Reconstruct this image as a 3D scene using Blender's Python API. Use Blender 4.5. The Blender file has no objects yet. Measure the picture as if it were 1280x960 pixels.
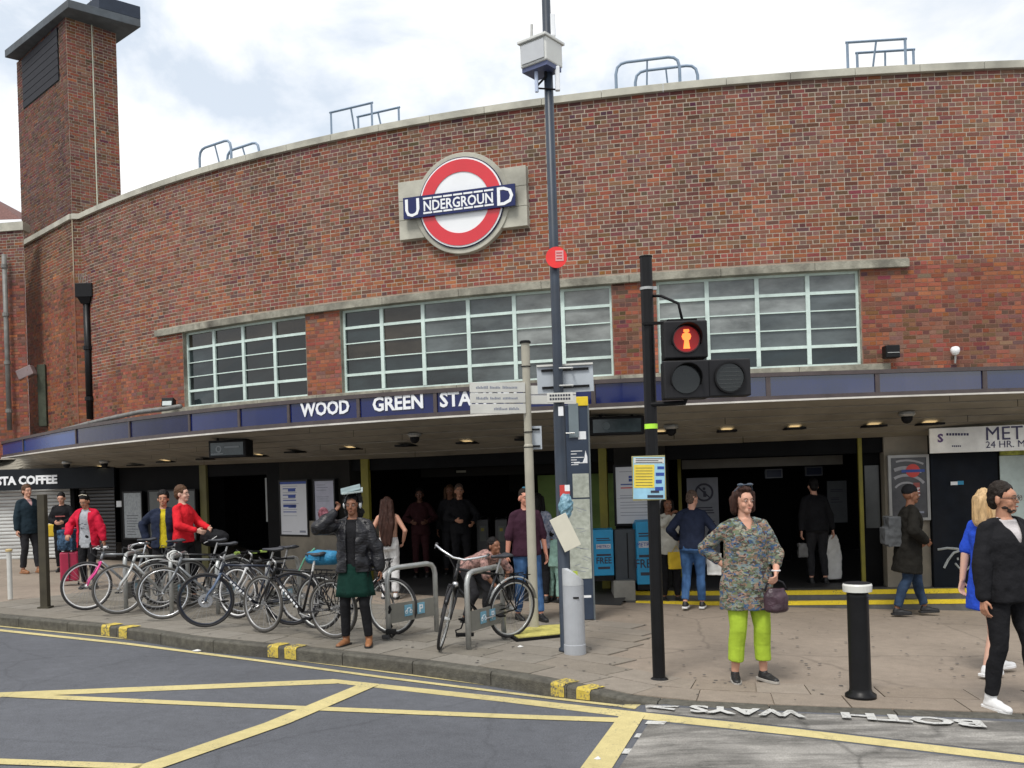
import bpy, bmesh, math, random
import numpy as np
from mathutils import Vector, Matrix, noise
R = math.radians
random.seed(7); rng = np.random.default_rng(7)
S = bpy.context.scene; COL = S.collection
# ------------------------------------------------------------------ camera
FPX, PX0, PY0, ROLL, CZ = 1150.0, 640.0, 592.0, 0.032, 1.9
cr, sr = math.cos(ROLL), math.sin(ROLL)
CR = np.array([cr, 0, -sr]); CU = np.array([sr, 0, cr]); CF = np.array([0, 1.0, 0]); CP = np.array([0, 0, CZ])
cam_d = bpy.data.cameras.new('camera'); cam = bpy.data.objects.new('camera', cam_d); COL.objects.link(cam)
cam_d.sensor_fit = 'HORIZONTAL'; cam_d.sensor_width = 36; cam_d.lens = FPX/1280*36
cam_d.shift_y = (PY0-480)/1280; cam_d.clip_start = 0.1; cam_d.clip_end = 3000
cam.matrix_world = Matrix(((cr, sr, 0, 0), (0, 0, -1, 0), (-sr, cr, 0, CZ), (0, 0, 0, 1)))
S.camera = cam
S.render.resolution_x = 1024; S.render.resolution_y = 768
# ------------------------------------------------------------------ sky, sun, exposure
SUN_EL, SUN_AZ = 58, 205          # behind the camera, a little to the left
W = bpy.data.worlds.new('World'); S.world = W; W.use_nodes = True
nt = W.node_tree; nt.nodes.clear(); N = nt.nodes.new; L = nt.links.new
out = N('ShaderNodeOutputWorld'); bg = N('ShaderNodeBackground'); L(bg.outputs[0], out.inputs[0])
sky = N('ShaderNodeTexSky'); sky.sky_type = 'NISHITA'; sky.sun_disc = False
sky.sun_elevation = R(SUN_EL); sky.sun_rotation = R(SUN_AZ); sky.air_density = 1.2; sky.dust_density = 2.0
tc = N('ShaderNodeTexCoord'); mp = N('ShaderNodeMapping'); mp.inputs['Scale'].default_value = (1, 1, 2.1); mp.inputs['Location'].default_value = (2.3, .4, .55)
n1 = N('ShaderNodeTexNoise'); n1.inputs['Scale'].default_value = 2.3; n1.inputs['Detail'].default_value = 9; n1.inputs['Roughness'].default_value = .56; n1.inputs['Distortion'].default_value = .35
L(tc.outputs['Generated'], mp.inputs[0]); L(mp.outputs[0], n1.inputs[0])
cover = N('ShaderNodeValToRGB'); cover.color_ramp.elements[0].position = .40; cover.color_ramp.elements[1].position = .52
n2 = N('ShaderNodeTexNoise'); n2.inputs['Scale'].default_value = 1.7; n2.inputs['Detail'].default_value = 6
L(mp.outputs[0], n2.inputs[0]); L(n1.outputs[0], cover.inputs[0])
cc = N('ShaderNodeValToRGB'); cc.color_ramp.elements[0].position = .38; cc.color_ramp.elements[1].position = .60
cc.color_ramp.elements[0].color = (6.7, 6.8, 6.9, 1); cc.color_ramp.elements[1].color = (8.2, 8.2, 8.25, 1)
L(n2.outputs[0], cc.inputs[0])
sm = N('ShaderNodeMix'); sm.data_type = 'RGBA'; sm.inputs[0].default_value = .80      # the open patches are veiled by thin high cloud
sm.inputs['B'].default_value = (5.5, 6.0, 6.6, 1)
L(sky.outputs[0], sm.inputs['A'])
mx = N('ShaderNodeMix'); mx.data_type = 'RGBA'
L(cover.outputs[0], mx.inputs[0]); L(sm.outputs['Result'], mx.inputs['A']); L(cc.outputs[0], mx.inputs['B'])
L(mx.outputs['Result'], bg.inputs[0]); bg.inputs[1].default_value = .1
sd = bpy.data.lights.new('sun', 'SUN'); sd.energy = 1.7; sd.angle = R(15); sd.color = (1, .96, .9)
sun = bpy.data.objects.new('sun', sd); COL.objects.link(sun)
sdir = Vector((math.sin(R(SUN_AZ))*math.cos(R(SUN_EL)), math.cos(R(SUN_AZ))*math.cos(R(SUN_EL)), math.sin(R(SUN_EL))))
sun.rotation_euler = sdir.to_track_quat('Z', 'Y').to_euler(); sun.location = (0, -10, 30)
S.view_settings.view_transform = 'Standard'; S.view_settings.look = 'None'; S.view_settings.exposure = 0.62; S.view_settings.gamma = 1
# ------------------------------------------------------------------ measuring
GA, GB, G0 = .032, .0139, CZ-1.75            # the street falls gently to the right and away
def gz(x, y): return G0-GA*x-GB*y
def ray(px, py): return CR*(px-PX0)/FPX+CU*(PY0-py)/FPX+CF
def on_z(px, py, z):
    d = ray(px, py); return CP+d*((z-CZ)/d[2])
def on_y(px, py, y):
    d = ray(px, py); return CP+d*y
def on_g(px, py, dz=0):
    d = ray(px, py); t = (G0+dz-CZ)/(d[2]+GA*d[0]+GB*d[1]); return CP+d*t
def proj(P):
    q = np.asarray(P, float)-CP; w = q[..., 1]
    return PX0+FPX*(q@CR)/w, PY0-FPX*(q@CU)/w
class Curve:
    """plan curve through (x, y) points, parameter = arc length, outward side towards the street"""
    def __init__(s, pts, poly=0, ext=0, tail=0):
        p = np.array(pts, float)
        if poly:
            c = np.polyfit(p[:, 0], p[:, 1], poly); x = np.linspace(p[0, 0]-ext, p[-1, 0]+ext, 500); y = np.polyval(c, x)
            p = np.stack([x, y], 1)
        else:
            q = []
            for i in range(len(p)-1):
                a = p[max(i-1, 0)]; b = p[i]; c = p[i+1]; d = p[min(i+2, len(p)-1)]
                for t in np.linspace(0, 1, 24, endpoint=False):
                    q.append(.5*((2*b)+(c-a)*t+(2*a-5*b+4*c-d)*t*t+(3*b-a-3*c+d)*t**3))
            q.append(p[-1]); p = np.array(q)
        if tail: t_ = p[-1]-p[-2]; t_ /= np.linalg.norm(t_); p = np.vstack([p]+[p[-1]+t_*q for q in np.linspace(tail/20, tail, 20)])
        s.p = p; e = np.hypot(*np.diff(p, axis=0).T); s.u = np.concatenate([[0], np.cumsum(e)]); s.L = s.u[-1]
    def pv(s, u, d=0):
        u = np.asarray(u, float)
        def at(v): return np.interp(v, s.u, s.p[:, 0]), np.interp(v, s.u, s.p[:, 1])
        x, y = at(u); x1, y1 = at(np.minimum(u+.15, s.L)); x0, y0 = at(np.maximum(u-.15, 0))
        tx, ty = x1-x0, y1-y0; l = np.hypot(tx, ty); tx, ty = tx/l, ty/l
        return x+ty*d, y-tx*d
    def P(s, u, z, d=0):
        x, y = s.pv(u, d); return np.array([float(x), float(y), z])
    def T(s, u):
        a = s.P(max(u-.2, 0), 0); b = s.P(min(u+.2, s.L), 0); t = b-a; return t/np.linalg.norm(t)
    def at_px(s, px, z, d=0):
        x, y = s.pv(s.u, d); X, _ = proj(np.stack([x, y, np.full_like(x, z)], 1)); k = np.argsort(X)
        return float(np.interp(px, X[k], s.u[k]))
    def at_xy(s, px, py, d=0):
        """arc length and height of the wall point seen at a pixel"""
        z = CZ+2
        for _ in range(8):
            u = s.at_px(px, z, d); p = s.P(u, z, d); _, y = proj(p); z += (y-py)*p[1]/FPX
        return u, z
# ------------------------------------------------------------------ objects and tags
def tag(o, label=None, cat=None, group=None, kind=None):
    if label: o['label'] = label
    if cat: o['category'] = cat
    if group: o['group'] = group
    if kind: o['kind'] = kind
    return o
def thing(name, label, cat, loc=(0, 0, 0), rz=0, group=None, rot=None):
    o = bpy.data.objects.new(name, None); COL.objects.link(o); o.location = [float(c) for c in loc]
    o.rotation_euler = rot if rot else (0, 0, rz); o.empty_display_size = .2
    return tag(o, label, cat, group)
def copy_tree(o, parent=None):
    c = o.copy(); COL.objects.link(c)
    if parent: c.parent = parent
    for ch in list(o.children): copy_tree(ch, c)
    return c
def rotm(rx=0, ry=0, rz=0): return np.array(Matrix.Rotation(rz, 3, 'Z') @ Matrix.Rotation(ry, 3, 'Y') @ Matrix.Rotation(rx, 3, 'X'))
class MB:
    def __init__(s): s.v = []; s.f = []
    def add(s, vs, fs):
        n = len(s.v); s.v += [tuple(float(c) for c in v) for v in vs]; s.f += [tuple(i+n for i in f) for f in fs]; return s
    def box(s, c, size, M=None, taper=1):
        x, y, z = size[0]/2, size[1]/2, size[2]/2; t = taper
        vs = np.array([(-x, -y, -z), (x, -y, -z), (x, y, -z), (-x, y, -z), (-x*t, -y*t, z), (x*t, -y*t, z), (x*t, y*t, z), (-x*t, y*t, z)])
        if M is not None: vs = vs@np.asarray(M).T
        return s.add(vs+np.asarray(c, float), [(0, 3, 2, 1), (4, 5, 6, 7), (0, 1, 5, 4), (1, 2, 6, 5), (2, 3, 7, 6), (3, 0, 4, 7)])
    def tube(s, pts, r, seg=8, closed=False, caps=True, flat=1):
        P = [Vector(p) for p in pts]; n = len(P); rr = r if hasattr(r, '__len__') else [r]*n
        vs = []; up = None
        for i in range(n):
            if closed: t = P[(i+1) % n]-P[i-1]
            else: t = P[min(i+1, n-1)]-P[max(i-1, 0)]
            t.normalize()
            if up is None:
                up = Vector((0, 0, 1)) if abs(t.z) < .9 else Vector((1, 0, 0))
            a = t.cross(up)
            if a.length < 1e-4: a = t.orthogonal()
            a.normalize(); b = a.cross(t); up = b
            for k in range(seg):
                q = 2*math.pi*k/seg; vs.append(P[i]+a*math.cos(q)*rr[i]+b*math.sin(q)*rr[i]*flat)
        fs = []
        for i in range(n if closed else n-1):
            j = (i+1) % n
            for k in range(seg): fs.append((i*seg+k, i*seg+(k+1) % seg, j*seg+(k+1) % seg, j*seg+k))
        if caps and not closed: fs += [tuple(range(seg))[::-1], tuple((n-1)*seg+k for k in range(seg))]
        return s.add(vs, fs)
    def lathe(s, prof, c=(0, 0, 0), seg=20, M=None):
        vs = []; n = len(prof)
        for r, z in prof:
            for k in range(seg):
                q = 2*math.pi*k/seg; vs.append((r*math.cos(q), r*math.sin(q), z))
        vs = np.array(vs)
        if M is not None: vs = vs@np.asarray(M).T
        fs = [(i*seg+k, i*seg+(k+1) % seg, (i+1)*seg+(k+1) % seg, (i+1)*seg+k) for i in range(n-1) for k in range(seg)]
        fs += [tuple(range(seg))[::-1], tuple((n-1)*seg+k for k in range(seg))]
        return s.add(vs+np.asarray(c, float), fs)
    def prism(s, poly, fr, t, base=0):
        o, ux, uy = [np.asarray(a, float) for a in fr]; n = np.cross(ux, uy); k = len(poly)
        a = [o+ux*x+uy*y+n*base for x, y in poly]; b = [p+n*t for p in a]
        fs = [tuple(range(k))[::-1], tuple(range(k, 2*k))]+[(i, (i+1) % k, k+(i+1) % k, k+i) for i in range(k)]
        return s.add(a+b, fs)
    def rect(s, x0, y0, x1, y1, fr, t, base=0): return s.prism([(x0, y0), (x1, y0), (x1, y1), (x0, y1)], fr, t, base)
    def strip(s, A, B):
        n = len(A); return s.add(list(A)+list(B), [(i, i+1, n+i+1, n+i) for i in range(n-1)])
    def solid(s, rings, caps=True):
        """loft of closed rings with the same count"""
        k = len(rings[0]); vs = [p for r in rings for p in r]; m = len(rings)
        fs = [(i*k+j, i*k+(j+1) % k, (i+1)*k+(j+1) % k, (i+1)*k+j) for i in range(m-1) for j in range(k)]
        if caps: fs += [tuple(range(k))[::-1], tuple((m-1)*k+j for j in range(k))]
        return s.add(vs, fs)
    def build(s, name, mat, parent=None, smooth=False, bevel=0, kind=None, label=None):
        me = bpy.data.meshes.new(name); me.from_pydata(s.v, [], s.f); me.materials.append(mat)
        if smooth: me.polygons.foreach_set('use_smooth', [True]*len(me.polygons))
        o = bpy.data.objects.new(name, me); COL.objects.link(o)
        if parent: o.parent = parent
        if bevel:
            b = o.modifiers.new('bevel', 'BEVEL'); b.width = bevel; b.segments = 2; b.limit_method = 'ANGLE'
        if kind: o['kind'] = kind
        if label: o['label'] = label
        return o
def text(mb, s, size, fr, t=.01, base=0, bold=0, align='CENTER', sx=1, space=1):
    """lettering as real raised geometry; fr = origin (baseline), right, up"""
    cu = bpy.data.curves.new('t', 'FONT'); cu.body = s; cu.size = size; cu.offset = bold; cu.align_x = align; cu.resolution_u = 2; cu.space_character = space
    cu.extrude = t/2
    o = bpy.data.objects.new('t', cu); me = bpy.data.meshes.new_from_object(o)
    fo, ux, uy = [np.asarray(a, float) for a in fr]; n = np.cross(ux, uy)
    vs = [fo+ux*v.co.x*sx+uy*v.co.y+n*(v.co.z+base+t/2) for v in me.vertices]
    mb.add(vs, [tuple(p.vertices) for p in me.polygons])
    bpy.data.meshes.remove(me); bpy.data.objects.remove(o); bpy.data.curves.remove(cu); return mb
def disc(r, n=48, cx=0, cy=0): return [(cx+r*math.cos(2*math.pi*i/n), cy+r*math.sin(2*math.pi*i/n)) for i in range(n)]
# ------------------------------------------------------------------ materials
MATS = {}
def mat(name, col, rough=.6, metal=0, var=.12, scale=6, bump=0, bscale=40, spec=.5, col2=None, attr=None, emit=0, stretch=None, dirt=0, alpha=1, clear=0):
    if name in MATS: return MATS[name]
    m = bpy.data.materials.new(name); m.use_nodes = True; t = m.node_tree; b = t.nodes['Principled BSDF']; N = t.nodes.new; L = t.links.new
    b.inputs['Roughness'].default_value = rough; b.inputs['Metallic'].default_value = metal; b.inputs['Specular IOR Level'].default_value = spec
    tc = N('ShaderNodeTexCoord'); mp = N('ShaderNodeMapping'); L(tc.outputs['Object'], mp.inputs[0])
    if stretch: mp.inputs['Scale'].default_value = stretch
    nz = N('ShaderNodeTexNoise'); nz.inputs['Scale'].default_value = scale; nz.inputs['Detail'].default_value = 6; nz.inputs['Roughness'].default_value = .62; L(mp.outputs[0], nz.inputs[0])
    rp = N('ShaderNodeValToRGB'); rp.color_ramp.elements[0].position = .3; rp.color_ramp.elements[1].position = .7
    c2 = col2 or tuple(min(1, c*(1+var)) for c in col)
    rp.color_ramp.elements[0].color = (*[c*(1-var) for c in col], 1); rp.color_ramp.elements[1].color = (*c2, 1)
    L(nz.outputs[0], rp.inputs[0]); cur = rp.outputs[0]
    if attr:
        at = N('ShaderNodeAttribute'); at.attribute_name = attr
        mm = N('ShaderNodeMix'); mm.data_type = 'RGBA'; mm.blend_type = 'MULTIPLY'; mm.inputs[0].default_value = 1
        L(at.outputs['Color'], mm.inputs['A']); L(cur, mm.inputs['B']); cur = mm.outputs['Result']
    if dirt:
        n3 = N('ShaderNodeTexNoise'); n3.inputs['Scale'].default_value = 1.3; n3.inputs['Detail'].default_value = 8; L(mp.outputs[0], n3.inputs[0])
        r3 = N('ShaderNodeMapRange'); r3.inputs['From Min'].default_value = .45; r3.inputs['From Max'].default_value = .72; r3.inputs['To Max'].default_value = dirt; L(n3.outputs[0], r3.inputs['Value'])
        md = N('ShaderNodeMix'); md.data_type = 'RGBA'; md.inputs['B'].default_value = (.05, .045, .04, 1); L(r3.outputs[0], md.inputs[0]); L(cur, md.inputs['A']); cur = md.outputs['Result']
    L(cur, b.inputs['Base Color'])
    if bump:
        nb = N('ShaderNodeTexNoise'); nb.inputs['Scale'].default_value = bscale; nb.inputs['Detail'].default_value = 5; L(mp.outputs[0], nb.inputs[0])
        bp = N('ShaderNodeBump'); bp.inputs['Strength'].default_value = bump; bp.inputs['Distance'].default_value = .02; L(nb.outputs[0], bp.inputs['Height']); L(bp.outputs[0], b.inputs['Normal'])
    if emit:
        b.inputs['Emission Color'].default_value = (*col, 1); b.inputs['Emission Strength'].default_value = emit
    if clear: b.inputs['Coat Weight'].default_value = clear; b.inputs['Coat Roughness'].default_value = .08
    if alpha < 1: b.inputs['Alpha'].default_value = alpha
    MATS[name] = m; return m
M_brick = mat('brick', (1, 1, 1), .85, var=.2, scale=30, bump=.35, bscale=90, attr='tone', spec=.25)
M_mortar = mat('mortar', (1, 1, 1), .95, var=.18, scale=8, bump=.3, attr='tone', spec=.2)
M_stone = mat('portland_stone', (.47, .46, .39), .8, var=.13, scale=3, bump=.2, dirt=.5, spec=.3)
M_stonew = mat('weathered_concrete', (.30, .29, .24), .9, var=.3, scale=7, bump=.4, dirt=.75, spec=.2)
M_slate = mat('slate_paint', (.028, .040, .060), .42, var=.25, scale=3, dirt=.3, spec=.4)
M_black = mat('black_paint', (.006, .006, .007), .4, var=.3, scale=5, spec=.25)
M_blackm = mat('black_matt', (.008, .008, .009), .7, var=.3, scale=5, spec=.2)
M_frame = mat('pale_green_window_paint', (.58, .70, .66), .45, var=.1, scale=9, dirt=.25)
M_bronze = mat('brown_bronze', (.065, .050, .050), .5, var=.25, scale=6, dirt=.4)
M_blue = mat('blue_enamel', (.003, .010, .085), .12, var=.15, scale=1, spec=.5)
M_blueg = mat('glossy_navy_enamel', (.003, .008, .06), .05, var=.3, scale=1.2, spec=1.0, clear=.8)
M_blue2 = mat('dark_blue_enamel', (.006, .008, .045), .22, var=.2, scale=1, spec=.25)
M_blue3 = mat('blue_enamel_painted_reflection', (.006, .045, .20), .22, var=.12, scale=1, spec=.25)  # leftmost fascia panels: their reflection is painted in as a lighter blue
M_white = mat('white_enamel', (.80, .82, .84), .25, var=.03, scale=3)
M_red = mat('red_enamel', (.62, .022, .035), .2, var=.06, scale=2, clear=.4)
M_soffit = mat('soffit_paint', (.28, .255, .205), .7, var=.12, scale=4, dirt=.35)
M_dark = mat('dark_panel', (.004, .0044, .005), .7, var=.3, scale=3)
M_steel = mat('galvanised_steel', (.42, .43, .42), .38, metal=.55, var=.15, scale=12, dirt=.2)
M_lead = mat('blue_grey_rail_paint', (.20, .27, .36), .5, var=.15, scale=8)

M_dark.node_tree.nodes['Principled BSDF'].inputs['Specular IOR Level'].default_value = .12
def ground_mat(name, col, grain=.35, patch=.12, cracks=.5, spots=0, attr=False, worn=None, wornlev=.5, bump=.35, pscale=.7, streak=None):
    """road and pavement surfaces: stone grain, faint patches, hairline cracks, gum spots; worn = the ground showing through old paint"""
    m = bpy.data.materials.new(name); m.use_nodes = True; t = m.node_tree; b = t.nodes['Principled BSDF']; N = t.nodes.new; L = t.links.new
    b.inputs['Roughness'].default_value = .88; b.inputs['Specular IOR Level'].default_value = .25
    tc = N('ShaderNodeTexCoord'); src = tc.outputs['Object']
    def nz(scale, detail=6, rough=.6, vec=None):
        n = N('ShaderNodeTexNoise'); n.inputs['Scale'].default_value = scale; n.inputs['Detail'].default_value = detail; n.inputs['Roughness'].default_value = rough; L(vec or src, n.inputs[0]); return n.outputs[0]
    def rng_(v, a0, a1, b0, b1):
        r = N('ShaderNodeMapRange'); r.inputs['From Min'].default_value = a0; r.inputs['From Max'].default_value = a1; r.inputs['To Min'].default_value = b0; r.inputs['To Max'].default_value = b1; L(v, r.inputs['Value']); return r.outputs[0]
    def mul(x, y):
        q = N('ShaderNodeMath'); q.operation = 'MULTIPLY'; L(x, q.inputs[0]); L(y, q.inputs[1]); return q.outputs[0]
    f = mul(rng_(nz(95, 4, .7), .3, .7, 1-grain, 1+grain), rng_(nz(pscale, 5), .3, .7, 1-patch, 1+patch)); f = mul(f, rng_(nz(9, 6, .65), .3, .7, .9, 1.1))
    if cracks:
        dm = N('ShaderNodeMix'); dm.data_type = 'VECTOR'; dm.inputs[0].default_value = .18; nn = N('ShaderNodeTexNoise'); nn.inputs['Scale'].default_value = 3; nn.inputs['Detail'].default_value = 6; L(src, nn.inputs[0]); L(src, dm.inputs['A']); L(nn.outputs['Color'], dm.inputs['B'])
        v = N('ShaderNodeTexVoronoi'); v.feature = 'DISTANCE_TO_EDGE'; v.inputs['Scale'].default_value = .45; L(dm.outputs['Result'], v.inputs['Vector']); f = mul(f, rng_(v.outputs[0], .0, .010, 1-cracks, 1))
    if spots:
        v = N('ShaderNodeTexVoronoi'); v.inputs['Scale'].default_value = 3.2; L(src, v.inputs['Vector']); f = mul(f, rng_(v.outputs[0], .07, .10, 1-spots, 1))
    if streak:
        mp = N('ShaderNodeMapping'); mp.inputs['Scale'].default_value = streak; L(src, mp.inputs[0]); f = mul(f, rng_(nz(2.2, 7, .7, mp.outputs[0]), .42, .60, .55, 1.25))
    if attr: at = N('ShaderNodeAttribute'); at.attribute_name = 'tone'; base = at.outputs['Color']
    else: rgb = N('ShaderNodeRGB'); rgb.outputs[0].default_value = (*col, 1); base = rgb.outputs[0]
    vm = N('ShaderNodeVectorMath'); vm.operation = 'SCALE'; L(base, vm.inputs[0]); L(f, vm.inputs['Scale']); cur = vm.outputs[0]
    if worn:
        k = mul(rng_(nz(38, 5, .75), .38, .62, .0, 1.0), rng_(nz(2.6, 6, .7), .35, .62, .25, 1.0)); k = rng_(k, wornlev, wornlev+.35, 0, 1)
        mx = N('ShaderNodeMix'); mx.data_type = 'RGBA'; mx.inputs['B'].default_value = (*worn, 1); L(k, mx.inputs[0]); L(cur, mx.inputs['A']); cur = mx.outputs['Result']
    L(cur, b.inputs['Base Color']); bp = N('ShaderNodeBump'); bp.inputs['Strength'].default_value = bump; bp.inputs['Distance'].default_value = .01; L(nz(110, 3), bp.inputs['Height']); L(bp.outputs[0], b.inputs['Normal']); return m
# ================================================================== LARGE STRUCTURE
ZT = CZ+6.79                                  # coping top
FL = CZ-1.88                                  # station floor
cop = [(102, 268), (165, 240), (240, 213), (320, 192), (411, 170), (490, 154.5), (565, 141.5), (640, 130), (765, 113), (860, 103), (960, 94.2), (1060, 86), (1145, 81), (1202, 79.5), (1280, 78)]
U = Curve([on_z(x, y, ZT)[:2] for x, y in cop], poly=3, ext=1.2, tail=3.5)
ZS = CZ+.82
edge = [(-60, 583), (0, 574), (96, 560), (240, 546), (350, 537), (460, 528.8), (560, 522), (655, 516.3), (780, 510.5), (920, 503.8), (1100, 497.5), (1280, 492), (1400, 488)]
E = Curve([on_z(x, y, ZS)[:2] for x, y in edge], poly=5, tail=3.5)
gpts = [on_g(-60, 700), on_g(50, 695), on_g(140, 701)]+[on_z(x, y, FL) for x, y in [(300, 716), (460, 727), (640, 732), (790, 735), (960, 735.5), (1140, 735), (1280, 734), (1420, 731)]]
G = Curve([p[:2] for p in gpts], poly=4, tail=3.5)
# ---- ground
def gsheet(mb, poly, dz, t=0):
    mb.add([(x, y, gz(x, y)+dz) for x, y in poly], [tuple(range(len(poly)))])
kerb_px = [(-80, 762), (0, 770), (60, 775.5), (130, 782), (190, 790), (250, 799), (350, 808.5), (430, 817), (500, 825), (570, 834), (640, 844), (690, 853), (740, 864), (790, 874), (850, 880), (920, 884), (990, 887.5), (1140, 893), (1280, 897.5), (1420, 902)]
K = Curve([on_g(x, y)[:2] for x, y in kerb_px])
uK = lambda px: K.at_px(px, G0-.4)
M_asphalt = ground_mat('asphalt', (.100, .105, .118), grain=.32, patch=.17, cracks=.14, pscale=.45)
M_patch = ground_mat('worn_crossing_asphalt', (.235, .225, .208), grain=.3, patch=.3, cracks=.4, streak=(.35, 2.0, 1), pscale=1.5)
M_pave = ground_mat('beige_pavement', (.26, .216, .174), grain=.14, patch=.14, cracks=.25, spots=.28)
M_slab = ground_mat('paving_stone', (1, 1, 1), grain=.2, patch=.10, cracks=0, spots=.28, attr=True)
M_kerb = mat('granite_kerb', (.095, .09, .075), .85, var=.35, scale=14, bump=.5, bscale=60, spec=.3, dirt=.5)
M_yline = ground_mat('yellow_road_paint', (.52, .445, .215), grain=.12, patch=.10, cracks=.15, worn=(.16, .155, .13), wornlev=.62)
M_wline = ground_mat('worn_white_road_paint', (.52, .52, .50), grain=.12, patch=.12, cracks=0, worn=(.22, .215, .20), wornlev=.42)
M_ykerb = ground_mat('bright_yellow_paint', (.74, .56, .04), grain=.12, patch=.10, cracks=0, worn=(.2, .17, .08), wornlev=.60)
M_load = ground_mat('loading_mark_paint', (.56, .43, .08), grain=.14, patch=.15, cracks=0, worn=(.12, .115, .10), wornlev=.28)
KH = .125
def kh(px): return KH*max(0.0, min(1.0, (830-px)/140)) if px > 690 else KH
mb = MB(); gsheet(mb, [(-250, -60), (250, -60), (250, 400), (-250, 400)], -.45); mb.build('ground', mat('far_ground', (.1, .1, .1), .9), kind='structure')
us = np.linspace(0, K.L, 160); kx, ky = K.pv(us); kpx, _ = proj(np.stack([kx, ky, gz(kx, ky)], 1))
kdz = np.array([kh(p) for p in kpx])
mb = MB()
A = [(kx[i], ky[i], gz(kx[i], ky[i])-kdz[i]-.012) for i in range(len(us))]
B = [(kx[i], -30, gz(kx[i], -30)-KH-.012) for i in range(len(us))]
rows = [A]
for f_ in (.25, .5, .8, 1.4, 2.5, 6): rows.append([(kx[i], ky[i]-f_*1.0, gz(kx[i], ky[i]-f_)-KH-.012+(KH-kdz[i])*max(0, 1-f_/1.5)) for i in range(len(us))])
rows.append(B)
for a_, b_ in zip(rows, rows[1:]): mb.strip(b_, a_)
mb.add([(-200, -60, gz(-200, -60)-.15), (A[0][0], -60, gz(A[0][0], -60)-.15), (A[0][0], 60, gz(A[0][0], 60)-.15), (-200, 60, gz(-200, 60)-.15)], [(0, 1, 2, 3)])
mb.build('road', M_asphalt, kind='structure')
def zroad(x, y):
    px, _ = proj(np.array([x, y, gz(x, y)])); i = int(np.argmin((kx-x)**2+(ky-y)**2)); d = math.hypot(kx[i]-x, ky[i]-y)
    yy = np.interp(x, kx, ky); f = max(0, yy-y); return gz(x, y)-KH-.012+(KH-np.interp(x, kx, kdz))*max(0, 1-f/1.5)
def road_pt(px, py, lift=.004):
    p = on_g(px, py, -KH-.012)
    for _ in range(5): p = on_z(px, py, zroad(p[0], p[1]))
    return (p[0], p[1], p[2]+lift)
def road_poly(mb, A, B, lift=.004, n=12):
    """painted band between two polylines given in the picture, laid on the road"""
    def dense(Q):
        t = np.linspace(0, len(Q)-1, n*(len(Q)-1)+1); return [(np.interp(v, range(len(Q)), [q[0] for q in Q]), np.interp(v, range(len(Q)), [q[1] for q in Q])) for v in t]
    mb.strip([road_pt(*p, lift) for p in dense(A)], [road_pt(*p, lift) for p in dense(B)]); return mb
# pavement sheet, kerb stones, paving stones
mb = MB()
Pk = [(x, y, gz(x, y)-.012) for x, y in zip(*K.pv(us, -.14))]
far = [((x-1)*3.2, 60, gz((x-1)*3.2, 60)-.012) for i, x in enumerate(kx)]
rows = [Pk]
for f_ in np.linspace(.08, 1, 10): rows.append([tuple(np.array(a)*(1-f_)+np.array(b)*f_) for a, b in zip(Pk, far)])
ex = lambda r, q: [(r[0][0]-q, r[0][1]+q*.35, gz(r[0][0]-q, r[0][1]+q*.35)-.012)]+list(r)+[(r[-1][0]+q, r[-1][1]-q*.12, gz(r[-1][0]+q, r[-1][1]-q*.12)-.012)]
rows = [ex(r, 30) for r in rows]
for a_, b_ in zip(rows, rows[1:]): mb.strip(a_, b_)
pav = mb.build('pavement', M_pave, kind='structure')
def tinted(o, c):
    me = o.data; at = me.color_attributes.new('tone', 'FLOAT_COLOR', 'POINT'); at.data.foreach_set('color', np.tile([*c, 1.0], len(me.vertices)).astype('f')); return o
kerb = bpy.data.objects.new('kerb', None); COL.objects.link(kerb); kerb['kind'] = 'structure'
u = 0.0; random.seed(3)
while u < K.L-.1:
    l = random.choice([.88, .92, .95, .9]); v = min(u+l-.008, K.L); mb = MB(); n = 4; ring = []
    for q in np.linspace(u, v, n):
        x, y = K.pv(q, 0); x2, y2 = K.pv(q, -.15); px, _ = proj(np.array([x, y, gz(x, y)])); h = kh(px); g = gz(x, y); g2 = gz(x2, y2); j = random.uniform(0, .004)
        ring.append([(x, y, g-h-.06), (x, y, g-.02+j), (x+(x2-x)*.12, y+(y2-y)*.12, g-.001+j), (x2, y2, g2-.001+j), (x2, y2, g2-.2)])
    mb.solid(ring); mb.build('kerb_stone', M_kerb, kerb, bevel=.006); u += l
# stones: courses running along the kerb, nearest 300 as single slabs
slabs = []; random.seed(11)
for row in range(8):
    d0 = -.165-row*.42; u = random.uniform(-.5, 0)+.001; 
    while u < K.L:
        l = random.choice([.6, .62, .75, .48]) if u < 12 or row else .9; a, b = max(u, 0), min(u+l-.012, K.L)
        if b-a > .1 and not (row > 1 and proj(K.P((a+b)/2, G0-.35, d0))[0] > 790): slabs.append((a, b, d0, d0-.408))
        u += l
def slab_mesh(mb, a, b, d0, d1, j):
    pts = []
    for q, d in ((a, d0), (b, d0), (b, d1), (a, d1)):
        x, y = K.pv(q, d); pts.append((float(x), float(y), gz(x, y)))
    mb.add([(x, y, z-.05) for x, y, z in pts]+[(x, y, z+j) for x, y, z in pts], [(4, 5, 6, 7), (0, 1, 5, 4), (1, 2, 6, 5), (2, 3, 7, 6), (3, 0, 4, 7)])
for (a, b, d0, d1) in slabs:
    x, y = K.pv((a+b)/2, d0); px, _ = proj(np.array([x, y, gz(x, y)]))
    g = random.gauss(0, .012)
    k_ = min(1, max(0, (px-600)/300)); base = [.20*(1-k_)+.255*k_, .183*(1-k_)+.213*k_, .155*(1-k_)+.172*k_]
    mb = MB(); slab_mesh(mb, a, b, d0, d1, random.uniform(0, .003)); tinted(mb.build('paving_slab', M_slab, pav), [c+g for c in base])
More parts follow.
